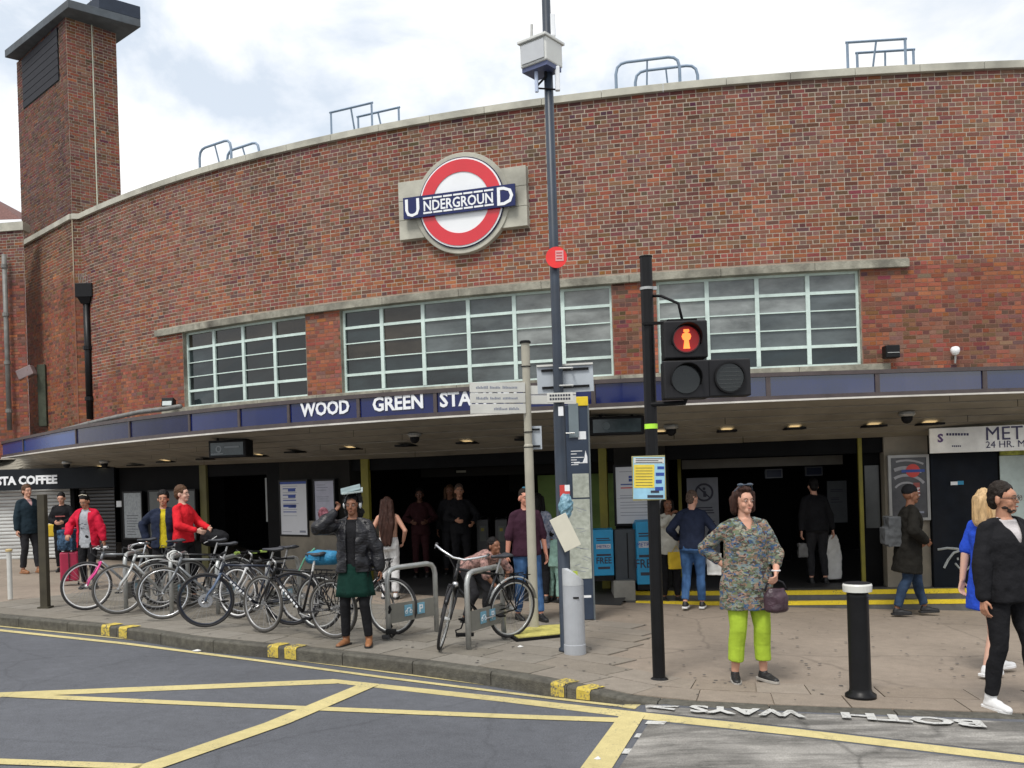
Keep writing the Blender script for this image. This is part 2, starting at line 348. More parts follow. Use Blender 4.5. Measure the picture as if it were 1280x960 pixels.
# ---- road markings
rm = MB()
def off(Q, dy, dx=0): return [(x+dx, y+dy) for x, y in Q]
l1 = [(-60, 776), (0, 781), (160, 797), (320, 817), (480, 838), (640, 858.5), (720, 868), (806, 878)]
l2 = [(-60, 782), (0, 787), (160, 804), (320, 824.5), (480, 846), (640, 866), (720, 875.5), (795, 884)]
mb = MB(); road_poly(mb, off(l1, -.4), off(l1, 2.9), lift=.006); road_poly(mb, l2, off(l2, 2.6), lift=.006); road_poly(mb, [(790, 875), (806, 877.5)], [(776, 884.5), (793, 887)])
mb.build('double_yellow_line', M_yline, kind='structure')
mb = MB()
road_poly(mb, [(-60, 868.5), (0, 866), (415, 849.5), (418, 849.5)], [(-60, 875), (0, 872), (418, 855), (430, 853.5)])
road_poly(mb, [(415, 849), (640, 872.5), (805, 891), (1000, 912), (1280, 945), (1400, 960)], [(424, 854.8), (640, 879), (805, 899.5), (1000, 920.5), (1280, 954), (1400, 970)], lift=.003)
road_poly(mb, [(-20, 865), (20, 867.5), (300, 880), (640, 893.5), (776, 898)], [(-20, 870), (20, 872.5), (300, 884.8), (640, 898.8), (772, 903.5)], lift=.0055)
road_poly(mb, [(452, 855), (330, 905), (165, 961), (80, 990)], [(473, 857), (362, 905), (203, 961), (130, 990)], lift=.008)
road_poly(mb, [(-60, 946), (0, 949.5), (180, 956)], [(-60, 953), (0, 956.5), (172, 963)], lift=.008)
road_poly(mb, [(776, 893), (728, 958), (716, 975)], [(806, 895), (766, 960), (757, 975)], lift=.008)
mb.build('box_junction_marking', M_yline, kind='structure')
mb = MB()
road_poly(mb, [(812, 902.5), (1000, 922), (1280, 957), (1400, 972)], [(770, 966), (1000, 1010), (1280, 1030), (1400, 1040)], lift=.0025, n=6)
road_poly(mb, [(806, 880), (850, 885), (1000, 892), (1280, 903), (1400, 908)], [(808, 890), (850, 894), (1000, 910), (1280, 943), (1400, 958)], lift=.0025, n=6)
mb.build('crossing_surface', M_patch, kind='structure')
mb = MB()
for x, y, w, h in ((822, 904, 24, 4), (809, 920.5, 26, 5), (796, 940, 30, 6.5)): road_poly(mb, [(x-w/2, y-h/2), (x+w/2, y-h/2+.8)], [(x-w/2-4, y+h/2), (x+w/2-4, y+h/2+.8)], lift=.008, n=1)
mb.build('crossing_stud', M_wline, kind='structure')
# lettering read by somebody stepping off the kerb on the far side
mb = MB()
def road_text(mb, s, x0, x1, ya, yb, y0b, y1b):
    """upside-down word: baseline is the far line"""
    a = np.array(road_pt(x1, yb)); b = np.array(road_pt(x0, ya)); c = np.array(road_pt((x0+x1)/2, (y0b+y1b)/2))
    ux = b-a; W_ = np.linalg.norm(ux); ux /= W_; H_ = abs(np.dot(c-(a+b)/2, np.cross((0, 0, 1), ux))); uy = np.cross((GA, GB, 1), ux); uy /= np.linalg.norm(uy)
    t = MB(); text(t, s, 1, ((0, 0, 0), (1, 0, 0), (0, 1, 0)),   .0006, bold=.04, align='LEFT'); v = np.array(t.v); mn, mx_ = v.min(0), v.max(0)
    P = [a+ux*((q[0]-mn[0])/(mx_[0]-mn[0])*W_)+uy*(q[1]/.72*H_)+np.array((0, 0, q[2]+.004)) for q in t.v]
    mb.add(P, t.f)
road_text(mb, 'BOTH', 1050, 1226, 890.5, 902, 901, 912)
road_text(mb, 'WAYS', 862, 1005, 882.5, 889.5, 893, 901)
road_text(mb, '>', 812, 850, 881, 883, 890, 892)
mb.build('road_lettering', M_wline, kind='structure')
# yellow loading marks over the kerb
for i, (x0, x1) in enumerate(((128, 143), (150, 163), (336, 349), (357, 372), (690, 716), (722, 748))):
    mb = MB(); k = .006
    ua, ub = uK(x0), uK(x1); ub = ua+max(.10, min(.16, ub-ua))
    prof = lambda q: [(*[float(c) for c in K.pv(q, k)], 0), (*[float(c) for c in K.pv(q, k)], 1), (*[float(c) for c in K.pv(q, -.012)], 2), (*[float(c) for c in K.pv(q, -.20)], 2)]
    rr = []
    for q in (ua, (ua+ub)/2, ub):
        px, _ = proj(K.P(q, gz(*K.pv(q)))); h = kh(px); P = prof(q)
        rr.append([(P[0][0], P[0][1], gz(P[0][0], P[0][1])-h+.002), (P[1][0], P[1][1], gz(P[1][0], P[1][1])-.012), (P[2][0], P[2][1], gz(P[2][0], P[2][1])+.008), (P[3][0], P[3][1], gz(P[3][0], P[3][1])+.008)])
    for a_, b_ in zip(rr, rr[1:]): mb.strip(a_, b_)
    mb.build('loading_mark', M_load, kind='structure')
# ------------------------------------------------------------------ brickwork
PAL = np.array([(.27, .10, .068), (.37, .145, .075), (.22, .11, .078), (.115, .072, .062), (.20, .125, .105), (.24, .16, .115), (.31, .095, .07)])
def tones(n, z, seedpos, shade=1.0, dark=0):
    """brick colours: purple-brown near the top of the wall, redder and more orange lower down"""
    h = np.clip((z-(CZ+3.3))/3.4, 0, 1)
    w = np.stack([.24+.05*(1-h), .26*(1-h)**1.5+.02, .17+0*h, .11+.10*h+dark*.2, .08+.22*h, .11+0*h, .13*(1-h)+.03], 1)
    blob = np.array([noise.noise(Vector((p[0]*.55, p[1]*.55, p[2]*1.1)))+.6*noise.noise(Vector(p)*2.1) for p in seedpos])
    w[:, 1] *= np.clip(1+2.2*blob, .15, 3); w[:, 3] *= np.clip(1-2.0*blob, .2, 3); w[:, 6] *= np.clip(1+1.2*blob, .3, 2)
    w /= w.sum(1, keepdims=True); k = (rng.random((n, 1)) > np.cumsum(w, 1)).sum(1).clip(0, 6)
    st = np.array([noise.noise(Vector((p[0]*1.3, p[1]*1.3, p[2]*.22)))+.5*noise.noise(Vector((p[0]*4, p[1]*4, p[2]*.5))) for p in seedpos])[:, None]; c = (PAL[k]*.80+PAL.mean(0)*np.array([1.06, .98, .92])*.20)*.93*(1+rng.normal(0, .09, (n, 1)))*(1+.30*st)*(1-.22*np.clip((z-(ZT-1.1))/1.0, 0, 1))[:, None]*np.array([.96, .85, .82])+rng.normal(0, .008, (n, 3)); return np.clip(c*shade, .015, .8)
def brickwork(pfn, u0, u1, z0, z1, holes, parent, singles=0, dark=0, tint=None, course=.075, zline=None, proud=.004):
    """English bond; pfn(u, d) -> x, y of the face offset by d; every brick a five-sided block proud of the mortar"""
    rows = []; n = int((z1-z0)/course)
    for k in range(n):
        zc = z1-(k+.5)*course; L_ = .225 if k % 2 == 0 else .1125
        iv = [(u0, u1)]
        for (a, b, za, zb) in holes:
            if za < zc < zb:
                iv = [q for (s_, e_) in iv for q in ((s_, min(e_, a)), (max(s_, b), e_)) if q[1]-q[0] > .02]
        for s_, e_ in iv:
            o = math.floor(s_/L_)*L_+(.056 if k % 4 == 2 else 0)
            a = o-L_
            while a < e_:
                p, q = max(a, s_)+.0065, min(a+L_, e_)-.0065
                if q-p > .02: rows.append((p, q, zc-course/2+.0078, zc+course/2-.0078))
                a += L_
    B = np.array(rows); m = len(B); 
    B[:, :2] += rng.normal(0, .0016, (m, 1)); B[:, 2:] += rng.normal(0, .0013, (m, 1))
    uc, zc = (B[:, 0]+B[:, 1])/2, (B[:, 2]+B[:, 3])/2
    pr = proud+rng.uniform(-.002, .002, m)
    ax, ay = pfn(B[:, 0], pr); bx, by = pfn(B[:, 1], pr); cx, cy = pfn(B[:, 0], np.full(m, -.002)); dx, dy = pfn(B[:, 1], np.full(m, -.002))
    V = np.stack([np.stack([ax, ay, B[:, 2]], 1), np.stack([bx, by, B[:, 2]], 1), np.stack([bx, by, B[:, 3]], 1), np.stack([ax, ay, B[:, 3]], 1),
                  np.stack([cx, cy, B[:, 2]], 1), np.stack([dx, dy, B[:, 2]], 1), np.stack([dx, dy, B[:, 3]], 1), np.stack([cx, cy, B[:, 3]], 1)], 1)
    pos = np.stack([(ax+bx)/2, (ay+by)/2, zc], 1); T = tones(m, zc, pos, dark=dark)
    if tint is not None: T = T*np.asarray(tint)
    px, py = proj(V[:, :4].reshape(-1, 3)); px = px.reshape(-1, 4); py = py.reshape(-1, 4)
    size = (px.max(1)-px.min(1))*(py.max(1)-py.min(1)); vis = (px.min(1) < 1285) & (px.max(1) > -5) & (py.max(1) < 600)
    sel = np.argsort(-size*vis)[:singles] if singles else np.array([], int)
    FQ = np.array([(0, 1, 2, 3), (3, 2, 6, 7), (4, 5, 1, 0), (4, 0, 3, 7), (1, 5, 6, 2)])
    rest = np.setdiff1d(np.arange(m), sel)
    def mk(idx, name):
        k = len(idx); me = bpy.data.meshes.new(name); v = V[idx].reshape(-1, 3); f = (FQ[None]+np.arange(k)[:, None, None]*8).reshape(-1, 4)
        me.vertices.add(len(v)); me.vertices.foreach_set('co', v.ravel().astype('f')); me.loops.add(f.size); me.loops.foreach_set('vertex_index', f.ravel().astype('i'))
        me.polygons.add(len(f)); me.polygons.foreach_set('loop_start', np.arange(0, f.size, 4, dtype='i')); me.update(calc_edges=True); me.shade_flat()
        c = np.repeat(np.concatenate([T[idx], np.ones((k, 1))], 1), 8, axis=0); at = me.color_attributes.new('tone', 'FLOAT_COLOR', 'POINT'); at.data.foreach_set('color', c.ravel().astype('f'))
        me.materials.append(M_brick); o = bpy.data.objects.new(name, me); COL.objects.link(o); o.parent = parent; return o
    if len(rest): mk(rest, 'brick_courses')['kind'] = 'stuff'
    for i in sel: mk(np.array([i]), 'brick')
def mortar(pfn, u0, u1, z0, z1, holes, name, parent, step=.25, zsplit=None, cols=((.40, .35, .28), (.20, .10, .07))):
    ue = sorted(set([round(q, 4) for q in np.arange(u0, u1, step)]+[u1]+[h[0] for h in holes]+[h[1] for h in holes])); ue = [q for q in ue if u0 <= q <= u1]
    ze = sorted(set([z0, z1]+[h[2] for h in holes]+[h[3] for h in holes]+list(np.arange(z0+.2, z1-.1, .3)))); ze = [q for q in ze if z0 <= q <= z1]
    mb = MB(); idx = {}
    for j, z in enumerate(ze):
        for i, q in enumerate(ue):
            x, y = pfn(np.array([q]), np.array([0.])); idx[i, j] = len(mb.v); mb.v.append((float(x[0]), float(y[0]), float(z)))
    for j in range(len(ze)-1):
        for i in range(len(ue)-1):
            c, zc = (ue[i]+ue[i+1])/2, (ze[j]+ze[j+1])/2
            if any(h[0] < c < h[1] and h[2] < zc < h[3] for h in holes): continue
            mb.f.append((idx[i, j], idx[i+1, j], idx[i+1, j+1], idx[i, j+1]))
    o = mb.build(name, M_mortar, parent); me = o.data; at = me.color_attributes.new('tone', 'FLOAT_COLOR', 'POINT')
    c = []
    for v in me.vertices:
        zs = zsplit(v.co.x, v.co.y) if zsplit else -99; t = min(1, max(0, (v.co.z-zs)/.12)); c += [cols[1][k]*(1-t)+cols[0][k]*t for k in range(3)]+[1]
    at.data.foreach_set('color', c); return o
# ------------------------------------------------------------------ the station
station = thing('station_building', 'curved red brick station building with three long windows and a blue lettered canopy', 'station', (0, 0, 0))
LZ0, LZ1 = CZ+3.33, CZ+3.47               # lintel
WZ0 = CZ+1.69; WZ1 = LZ0
WIN = []
for xs, n in (((230, 264, 300.5, 340, 383), 4), ((426.5, 475, 527, 584, 642, 703, 765.5), 6), ((822, 885, 948, 1012, 1076), 4)):
    zm = (WZ0+WZ1)/2; WIN.append([U.at_px(x, zm) for x in xs])
holes = [(w[0], w[-1], WZ0, WZ1) for w in WIN]
uL0, uL1 = U.at_px(197, LZ0), U.at_px(1135, LZ0)
uS0, uS1 = U.at_px(205, WZ0), U.at_px(1112, WZ0)
bandh = [(uL0, uL1, LZ0, LZ1+.003), (uS0, uS1, WZ0-.15, WZ0)]
uW0 = U.at_px(102, ZT-1)
WT = ZT-.13
upper = mortar(U.pv, uW0, U.L, CZ+.7, WT, holes, 'wall', station, zsplit=lambda x, y: LZ0+.05 if x > -4.4 else LZ0-.45+.15*(x+8), cols=((.45, .39, .315), (.25, .135, .10)))
rnd_c = U.at_xy(580, 256); 
plate_h = (U.at_px(501, rnd_c[1])+.02, U.at_px(662, rnd_c[1])-.02, rnd_c[1]-.55, rnd_c[1]+.55)
brickwork(U.pv, uW0, U.L, CZ+1.2, WT, holes+bandh+[plate_h], upper, singles=300)
def seg_box(mb, C, a, b, z0, z1, d0, d1, n=None):
    """block following a plan curve between arc lengths a and b"""
    n = n or max(2, int((b-a)/.4)+1); rings = []
    for q in np.linspace(a, b, n): rings.append([C.P(q, z0, d0), C.P(q, z0, d1), C.P(q, z1, d1), C.P(q, z1, d0)])
    return mb.solid(rings)
def seg_blocks(name, mat_, C, a, b, l, z0, z1, d0, d1, parent, gap=.006):
    n = max(1, round((b-a)/l)); e = np.linspace(a, b, n+1)
    for i in range(n): seg_box(MB(), C, e[i]+gap/2, e[i+1]-gap/2, z0, z1, d0, d1).build(name, mat_, parent, bevel=.008) if False else mbx(C, e[i]+gap/2, e[i+1]-gap/2, z0, z1, d0, d1).build(name, mat_, parent, bevel=.006)
def mbx(C, a, b, z0, z1, d0, d1): m_ = MB(); seg_box(m_, C, a, b, z0, z1, d0, d1); return m_
seg_blocks('coping_stone', M_stone, U, uW0-.05, U.L, 1.1, WT, ZT, -.35, .07, station)
seg_blocks('lintel_stone', M_stonew, U, uL0, uL1, 1.6, LZ0, LZ1, -.1, .09, station)
seg_blocks('sill_stone', M_stonew, U, uS0, uS1, 1.5, WZ0-.14, WZ0, -.22, .07, station)
mbx(U, uW0, U.L, ZT-.9, ZT-.8, -6, -.36).build('flat_roof', M_stonew, station)
# windows
random.seed(5)
M_pane = [mat('window_glass_%d' % i, c, .05, var=.55, scale=1.1, spec=.6, stretch=(1, 1, 2.4)) for i, c in enumerate([(.006, .010, .011), (.018, .026, .028), (.075, .088, .09), (.20, .215, .21), (.03, .025, .018)])]  # sky reflection painted into the pane base colours, dark left to pale right
for wi, w in enumerate(WIN):
    D = -.12; fw = .045; mb = MB(); H_ = WZ1-WZ0
    # frame rails follow the curve, stiles at the ends
    seg_box(mb, U, w[0], w[-1], WZ0, WZ0+fw, D-.03, D+.03); seg_box(mb, U, w[0], w[-1], WZ1-fw, WZ1, D-.03, D+.03)
    seg_box(mb, U, w[0], w[0]+fw, WZ0+fw, WZ1-fw, D-.03, D+.03, 2); seg_box(mb, U, w[-1]-fw, w[-1], WZ0+fw, WZ1-fw, D-.03, D+.03, 2)
    win = mb.build('window', M_frame, station)
    rv = MB(); seg_box(rv, U, w[0], w[-1], WZ1-.004, WZ1+.003, D-.05, .0); seg_box(rv, U, w[0]-.004, w[0]+.001, WZ0, WZ1, D-.05, .005, 2); seg_box(rv, U, w[-1]-.001, w[-1]+.004, WZ0, WZ1, D-.05, .005, 2)
    rv.build('reveal', M_stonew, win)
    for q in w[1:-1]: mbx(U, q-.036, q+.036, WZ0+fw, WZ1-fw, D-.034, D+.036).build('mullion', M_frame, win)
    zr = [WZ0+fw+(H_-2*fw)*t for t in (.2, .4, .6, .8)]
    for k, z in enumerate(zr):
        t = .026 if k in (0, 3) else .010
        for a, b in zip(w, w[1:]): mbx(U, a+.036, b-.036, z-t, z+t, D-.02, D+.024+.004*(k in (0, 3))).build('glazing_bar', M_frame, win)
    ze = [WZ0+fw]+zr+[WZ1-fw]
    for ci, (a, b) in enumerate(zip(w, w[1:])):
        for ri in range(5):
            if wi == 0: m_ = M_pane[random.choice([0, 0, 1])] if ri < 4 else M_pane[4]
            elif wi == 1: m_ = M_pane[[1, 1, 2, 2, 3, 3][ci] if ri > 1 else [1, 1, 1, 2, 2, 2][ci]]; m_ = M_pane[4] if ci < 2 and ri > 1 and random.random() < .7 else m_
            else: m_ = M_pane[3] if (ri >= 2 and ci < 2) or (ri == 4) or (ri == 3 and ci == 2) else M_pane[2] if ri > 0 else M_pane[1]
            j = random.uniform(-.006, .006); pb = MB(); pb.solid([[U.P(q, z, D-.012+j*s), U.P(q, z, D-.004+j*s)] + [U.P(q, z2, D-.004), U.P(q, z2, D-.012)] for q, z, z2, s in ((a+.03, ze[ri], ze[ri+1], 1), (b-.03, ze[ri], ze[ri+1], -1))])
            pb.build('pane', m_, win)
mbx(U, uW0, U.L, CZ+.6, CZ+3.6, -3.2, -3.1).build('inner_wall', mat('dim_plaster', (.06, .06, .055), .9), station)
# ---- canopy: fascia, soffit boards, roof
zb = ZS
tE = lambda px: float(np.interp(px, [0, 100, 460, 1100, 1280], [.44, .47, .43, .36, .35]))
def ftop(u): x, y = E.pv(u); px, _ = proj(np.array([x, y, zb])); return zb+tE(px)
div = [-50, 30, 96, 163, 238, 300, 362, 449, 545, 640, 742, 850, 960, 1096, 1230, 1370, 1510, 1650]
de = [E.at_px(x, zb+.2) for x in div]; de[-1] = E.L
def fasc(mb, a, b, fa, fb, d0, d1, oa=0, ob=0):
    n = max(2, int((b-a)/.3)+1); rings = []
    for q in np.linspace(a, b, n):
        t = ftop(q)-zb; z0 = zb+t*fa+oa; z1 = zb+t*fb+ob; rings.append([E.P(q, z0, d0), E.P(q, z0, d1), E.P(q, z1, d1), E.P(q, z1, d0)])
    return mb.solid(rings)
can = fasc(MB(), de[0], de[-1], 0, 1, -.25, -.03).build('canopy', M_bronze, station)
fasc(MB(), de[0], de[-1], .86, 1, -.029, .035).build('top_rail', M_bronze, can); fasc(MB(), de[0], de[-1], .07, .2, -.029, .03).build('bottom_rail', M_bronze, can)
fasc(MB(), de[0], de[-1], 0, .06, -.029, .045).build('drip_edge', mat('pale_metal_edge', (.62, .60, .55), .5, dirt=.4), can)
for i in range(len(de)-1):
    m_ = M_blue3 if i < 2 else M_blue2 if i < 4 else M_blue if i < 11 else M_blueg
    fasc(MB(), de[i]+.03, de[i+1]-.03, .205, .855, -.028, .004).build('fascia_panel', m_, can)
    if i: fasc(MB(), de[i]-.028, de[i]+.028, .203, .857, -.028, .028).build('fascia_post', M_bronze, can)
for px, s_ in ((407, 'WOOD'), (498, 'GREEN'), (597, 'STATION')):
    u = E.at_px(px, zb+.2); t = ftop(u)-zb; T_ = E.T(u); pz = zb+t*.39
    lt = MB()
    if s_ == 'STATION': u = de[8]+.07; o = E.P(u, pz, .006); text(lt, s_, .285, (o, E.T(u+.5), (0, 0, 1)), .012, bold=.008, align='LEFT')
    else: text(lt, s_, .285, (E.P(u, pz, .006), T_, (0, 0, 1)), .012, bold=.008)
    lt.build('lettering', M_white, can, label='white word %s' % s_)
uG = lambda px: G.at_px(px, CZ-.5)
ZI = lambda x: float(np.interp(x, [-12, -2, 6], [CZ+.46, CZ+.34, CZ+.36]))
nE = 40; ue = np.linspace(0, E.L, nE); tg = []
for q in ue:                                   # pair every edge point with the ground-floor line
    x, y = E.pv(q); px, _ = proj(np.array([x, y, CZ])); tg.append(G.at_px(px*1.0, CZ))
def sof(q, v, dz=0):
    a = E.P(q, zb+.012, -.02); g = np.interp(q, ue, tg); b = G.P(g, 0, .0); b[2] = ZI(b[0]); p = a*(1-v)+b*v; p[2] += dz; return p
NB = 6
for k in range(NB):
    v0, v1 = k/NB+.012, (k+1)/NB-.012
    ee = [0]+list(np.linspace(0, E.L, 9)[1:-1]+((k*37) % 11-5)*.22)+[E.L]
    for s0, s1 in zip(ee[:-1], ee[1:]):
        mb = MB(); qs = np.linspace(s0+.004, s1-.004, 7); j = random.uniform(-.003, .003)
        mb.solid([[sof(q, v0, j), sof(q, v1, j), sof(q, v1, .04), sof(q, v0, .04)] for q in qs]); mb.build('soffit_board', M_soffit, can)
mb = MB(); qs = np.linspace(0, E.L, 40)
mb.strip([sof(q, 0, .02) for q in qs], [sof(q, 1, .02) for q in qs])
mb.build('soffit_backing', M_dark, can)
mb = MB(); top = []
for q in qs:
    x, y = E.pv(q); px, _ = proj(np.array([x, y, CZ])); uu = U.at_px(px, CZ+1); a = E.P(q, ftop(q)-.02, -.24); b = U.P(uu, CZ+1.2, -.05); top.append((a, b))
mb.strip([a for a, b in top], [b for a, b in top]); mb.build('canopy_roof', M_stonew, can)
def sof_at(px, py):
    q, v = np.meshgrid(np.linspace(0, E.L, 260), np.linspace(0, 1, 60)); P = np.array([sof(a, b) for a, b in zip(q.ravel(), v.ravel())]); return P
_SG = sof_at(0, 0); _SX, _SY = proj(_SG)
def sof_at(px, py): i = int(np.argmin((_SX-px)**2+(_SY-py)**2)); return _SG[i]
# ------------------------------------------------------------------ tower and the walls left of the curve
tower = thing('ventilation_tower', 'tall square brick tower with flat overhanging roof at the left end', 'tower')
pc = on_z(90, 268, ZT); pl = on_z(28, 302, ZT); TH = on_y(90, 21, pc[1])[2]
def line(a, b, ext=0):
    a = np.array(a[:2], float); b = np.array(b[:2], float); L_ = np.linalg.norm(b-a); t = (b-a)/L_
    def f(u, d):
        u = np.asarray(u, float); d = np.asarray(d, float); return a[0]+t[0]*u+t[1]*d, a[1]+t[1]*u-t[0]*d
    return f, L_
pr_ = None; best = 9
base = np.array([90, 60.]); 
dl = (pl-pc)[:2]; dl /= np.linalg.norm(dl); dr = np.array([-dl[1], dl[0]]);  dr = dr if dr[1] > 0 else -dr
# right-hand face: square to the left one, its far edge seen at x=149
for w_ in np.linspace(.5, 5, 200):
    x, _ = proj(np.array([pc[0]+dr[0]*w_, pc[1]+dr[1]*w_, CZ+9]))
    if abs(x-149) < best: best = abs(x-149); RW = w_
fl_, LL = line(pl, pc); fr_, LR = line(pc[:2], pc[:2]+dr*RW)
ins = .04
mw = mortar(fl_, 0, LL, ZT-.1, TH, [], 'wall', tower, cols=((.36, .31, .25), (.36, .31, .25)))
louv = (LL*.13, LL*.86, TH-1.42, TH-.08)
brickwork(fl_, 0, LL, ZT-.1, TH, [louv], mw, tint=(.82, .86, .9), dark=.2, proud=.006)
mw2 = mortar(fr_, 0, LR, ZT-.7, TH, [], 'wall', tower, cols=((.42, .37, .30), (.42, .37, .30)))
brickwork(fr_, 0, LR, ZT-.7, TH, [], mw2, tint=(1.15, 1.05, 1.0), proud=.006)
bk = MB(); P4 = [pl[:2], pc[:2], pc[:2]+dr*RW, pl[:2]+dr*RW]
bk.add([(*p, z) for z in (ZT-1, TH) for p in P4], [(2, 3, 7, 6), (3, 0, 4, 7)]); o = bk.build('rear_wall', M_mortar, tower); tinted(o, (.25, .17, .13))
gr = MB(); x_, y_ = fl_(np.array([louv[0], louv[1]]), np.array([.015, .015])); A_ = np.array([x_[0], y_[0], louv[2]]); B_ = np.array([x_[1], y_[1], louv[2]]); tt = (B_-A_)/np.linalg.norm(B_-A_)
gr.rect(0, 0, np.linalg.norm(B_-A_), louv[3]-louv[2], (A_, tt, (0, 0, 1)), .004); gp = gr.build('louvre_panel', M_dark, tower)
for k in range(7):
    g2 = MB(); g2.box(A_+tt*np.linalg.norm(B_-A_)/2+np.array([0, 0, .1+k*.19])+np.cross(tt, (0, 0, 1))*.012, (np.linalg.norm(B_-A_)-.04, .014, .155), rotm(R(6), 0, math.atan2(tt[1], tt[0]))); g2.build('louvre_slat', mat('dark_louvre', (.022, .023, .03), .6, spec=.2), gp)
# roof slab: wide overhang, upstand on the right
cs = [on_z(x, y, TH)[:2] for x, y in ((6, 72), (85, 9))]
nr = np.array(cs[1]); lf = np.array(cs[0]); dL = (lf-nr)
rt = on_z(176, 34, TH)[:2]
sl = MB(); quad = [lf, nr, rt, rt+dL]
sl.prism([(p[0], p[1]) for p in quad], ((0, 0, TH), (1, 0, 0), (0, 1, 0)), .20); sl.build('roof_slab', mat('lead_grey_concrete', (.085, .10, .115), .8, var=.2, dirt=.4), tower, bevel=.01)
sl = MB(); a_ = nr+(rt-nr)*.42; sl.prism([tuple(a_), tuple(rt), tuple(rt+dL*.98), tuple(a_+dL*.98)], ((0, 0, TH+.205), (1, 0, 0), (0, 1, 0)), .32); sl.build('upstand', mat('dark_lead', (.035, .045, .065), .6, spec=.2), tower)
cb = MB(); x_, y_ = fr_(np.array([LR*.5]), np.array([.02])); cb.tube([(x_[0], y_[0], ZT-.5+q*.4+0) for q in range(15)], .016, 6); cb.build('lightning_conductor', mat('pale_cable', (.5, .52, .42), .6), tower)
cb = MB(); q = nr+(rt-nr)*.55+dL*.25; cb.tube([(*q, TH+.6), (*q, TH+1.5)], .012, 5); cb.build('aerial', M_steel, tower)
# splayed wall under the tower
wing = thing('splayed_wall', 'angled brick wall under the tower with pale coping and red flush brick below', 'wall')
zb0 = CZ+.2
f1, L1 = line(on_z(30, 302, ZT), on_z(90, 268, ZT)); pj = U.P(uW0, 0, 0)[:2]
f2, L2 = line(on_z(90, 268, ZT)[:2], pj)
for f_, L_ in ((f1, L1), (f2, L2)):
    zs = lambda x, y: CZ+5.15
    w_ = mortar(f_, -.02, L_+.02, zb0, WT, [], 'wall', wing, zsplit=zs, cols=((.40, .34, .25), (.25, .12, .085)))
    brickwork(f_, 0, L_, CZ+.9, WT, [], w_, tint=(1.0, .98, .85))
for f_, L_ in ((f1, L1), (f2, L2)):
    c_ = MB(); rings = []
    for q in (0, L_):
        x0, y0 = f_(np.array([q]), np.array([.07])); x1, y1 = f_(np.array([q]), np.array([-.3])); rings.append([(x1[0], y1[0], WT), (x0[0], y0[0], WT), (x0[0], y0[0], ZT+.003), (x1[0], y1[0], ZT+.003)])
    c_.solid(rings).build('coping_stone', M_stone, wing, bevel=.006)
# neighbouring house wall
nb = thing('neighbouring_house', 'brick house wall with hipped tiled roof at the left edge of the photo', 'house')
pn = on_z(29, 283, ZT+.05); qn = pn[:2]+np.array([-3.6, .55]); zc_ = pn[2]
f3, L3 = line(qn, pn[:2])
w_ = mortar(f3, 0, L3, CZ-2, zc_-.1, [], 'wall', nb, zsplit=lambda x, y: CZ+5.45, cols=((.38, .34, .28), (.22, .10, .075)))
brickwork(f3, 0, L3, CZ+.4, zc_-.1, [], w_)
MB().solid([[(qn[0], qn[1]-.06, zc_-.1), (qn[0], qn[1]+.3, zc_-.1), (qn[0], qn[1]+.3, zc_+.12), (qn[0], qn[1]-.06, zc_+.12)], [(pn[0]+.02, pn[1]-.06, zc_-.1), (pn[0]+.02, pn[1]+.3, zc_-.1), (pn[0]+.02, pn[1]+.3, zc_+.12), (pn[0]+.02, pn[1]-.06, zc_+.12)]]).build('coping_stone', M_stone, nb)
ap = on_y(-14, 244, 28.5); e1 = on_y(26, 274, 27.5); rf = MB()
rf.add([(ap[0]-9, 28.5, ap[2]), tuple(ap), tuple(e1), (e1[0]-12, 27.5, e1[2]), tuple(e1+np.array([0, 6, 0])), tuple(ap+np.array([0, 3, 0]))], [(3, 2, 1, 0), (1, 2, 4, 5)]); rf.build('roof', mat('dark_roof_tile', (.16, .08, .07), .85, var=.3, scale=20, bump=.6), nb)
def pipe(name, label, px, y0, y1, Y, r, m_, hopper=False, cat='drainpipe'):
    a = on_y(px, y0, Y); b = on_y(px, y1, Y); X_ = (a[0]+b[0])/2 if abs(a[0]-b[0]) < .4 else a[0]; X_ = a[0]
    t = thing(name, label, cat, (X_, Y, b[2])); h = a[2]-b[2]
    MB().tube([(0, 0, 0), (0, 0, h)], r, 10).build('pipe', m_, t, smooth=True)
    z = .5
    while z < h: MB().lathe([(r*1.0, -.05), (r*1.35, -.045), (r*1.35, .045), (r*1.0, .05)], (0, 0, z), 12).build('collar', m_, t); z += 1.25
    if hopper:
        MB().box((0, 0, h+.16), (.42, .32, .34)).build('hopper_head', m_, t, bevel=.01); MB().box((0, 0, h-.08), (.2, .18, .16), rotm(), taper=1.7).build('hopper_neck', m_, t)
    return t
uh = U.at_px(110, CZ+3); ph = U.P(uh, 0, .12)
dp = pipe('drainpipe', 'thick black drainpipe with box hopper and bird spikes on the curved wall', 108, 372, 524, ph[1]-.05, .085, M_black, True)
sp = MB()
for k in range(9): sp.tube([(-.16+k*.04, 0, 0), (-.19+k*.048, random.uniform(-.05, .05), .26)], .006, 4)
s_ = sp.build('bird_spikes', M_steel, dp); s_.location = (0, 0, on_y(108, 372, ph[1])[2]-on_y(108, 524, ph[1])[2]+.33)
pipe('drainpipe', 'narrow grey drainpipe on the neighbouring house wall', 5, 318, 538, pn[1]-.1, .06, mat('grey_pipe', (.16, .16, .15), .5, var=.3))
gp_ = on_y(46, 452, 24.0); gq = on_y(57, 533, 24.0)
yl = float(f1(np.array([L1*.35]), np.array([.0]))[1][0])
a_ = on_y(47, 456, yl-.15); b_ = on_y(57, 455, yl-.15); c_ = on_y(48, 533, yl-.15)
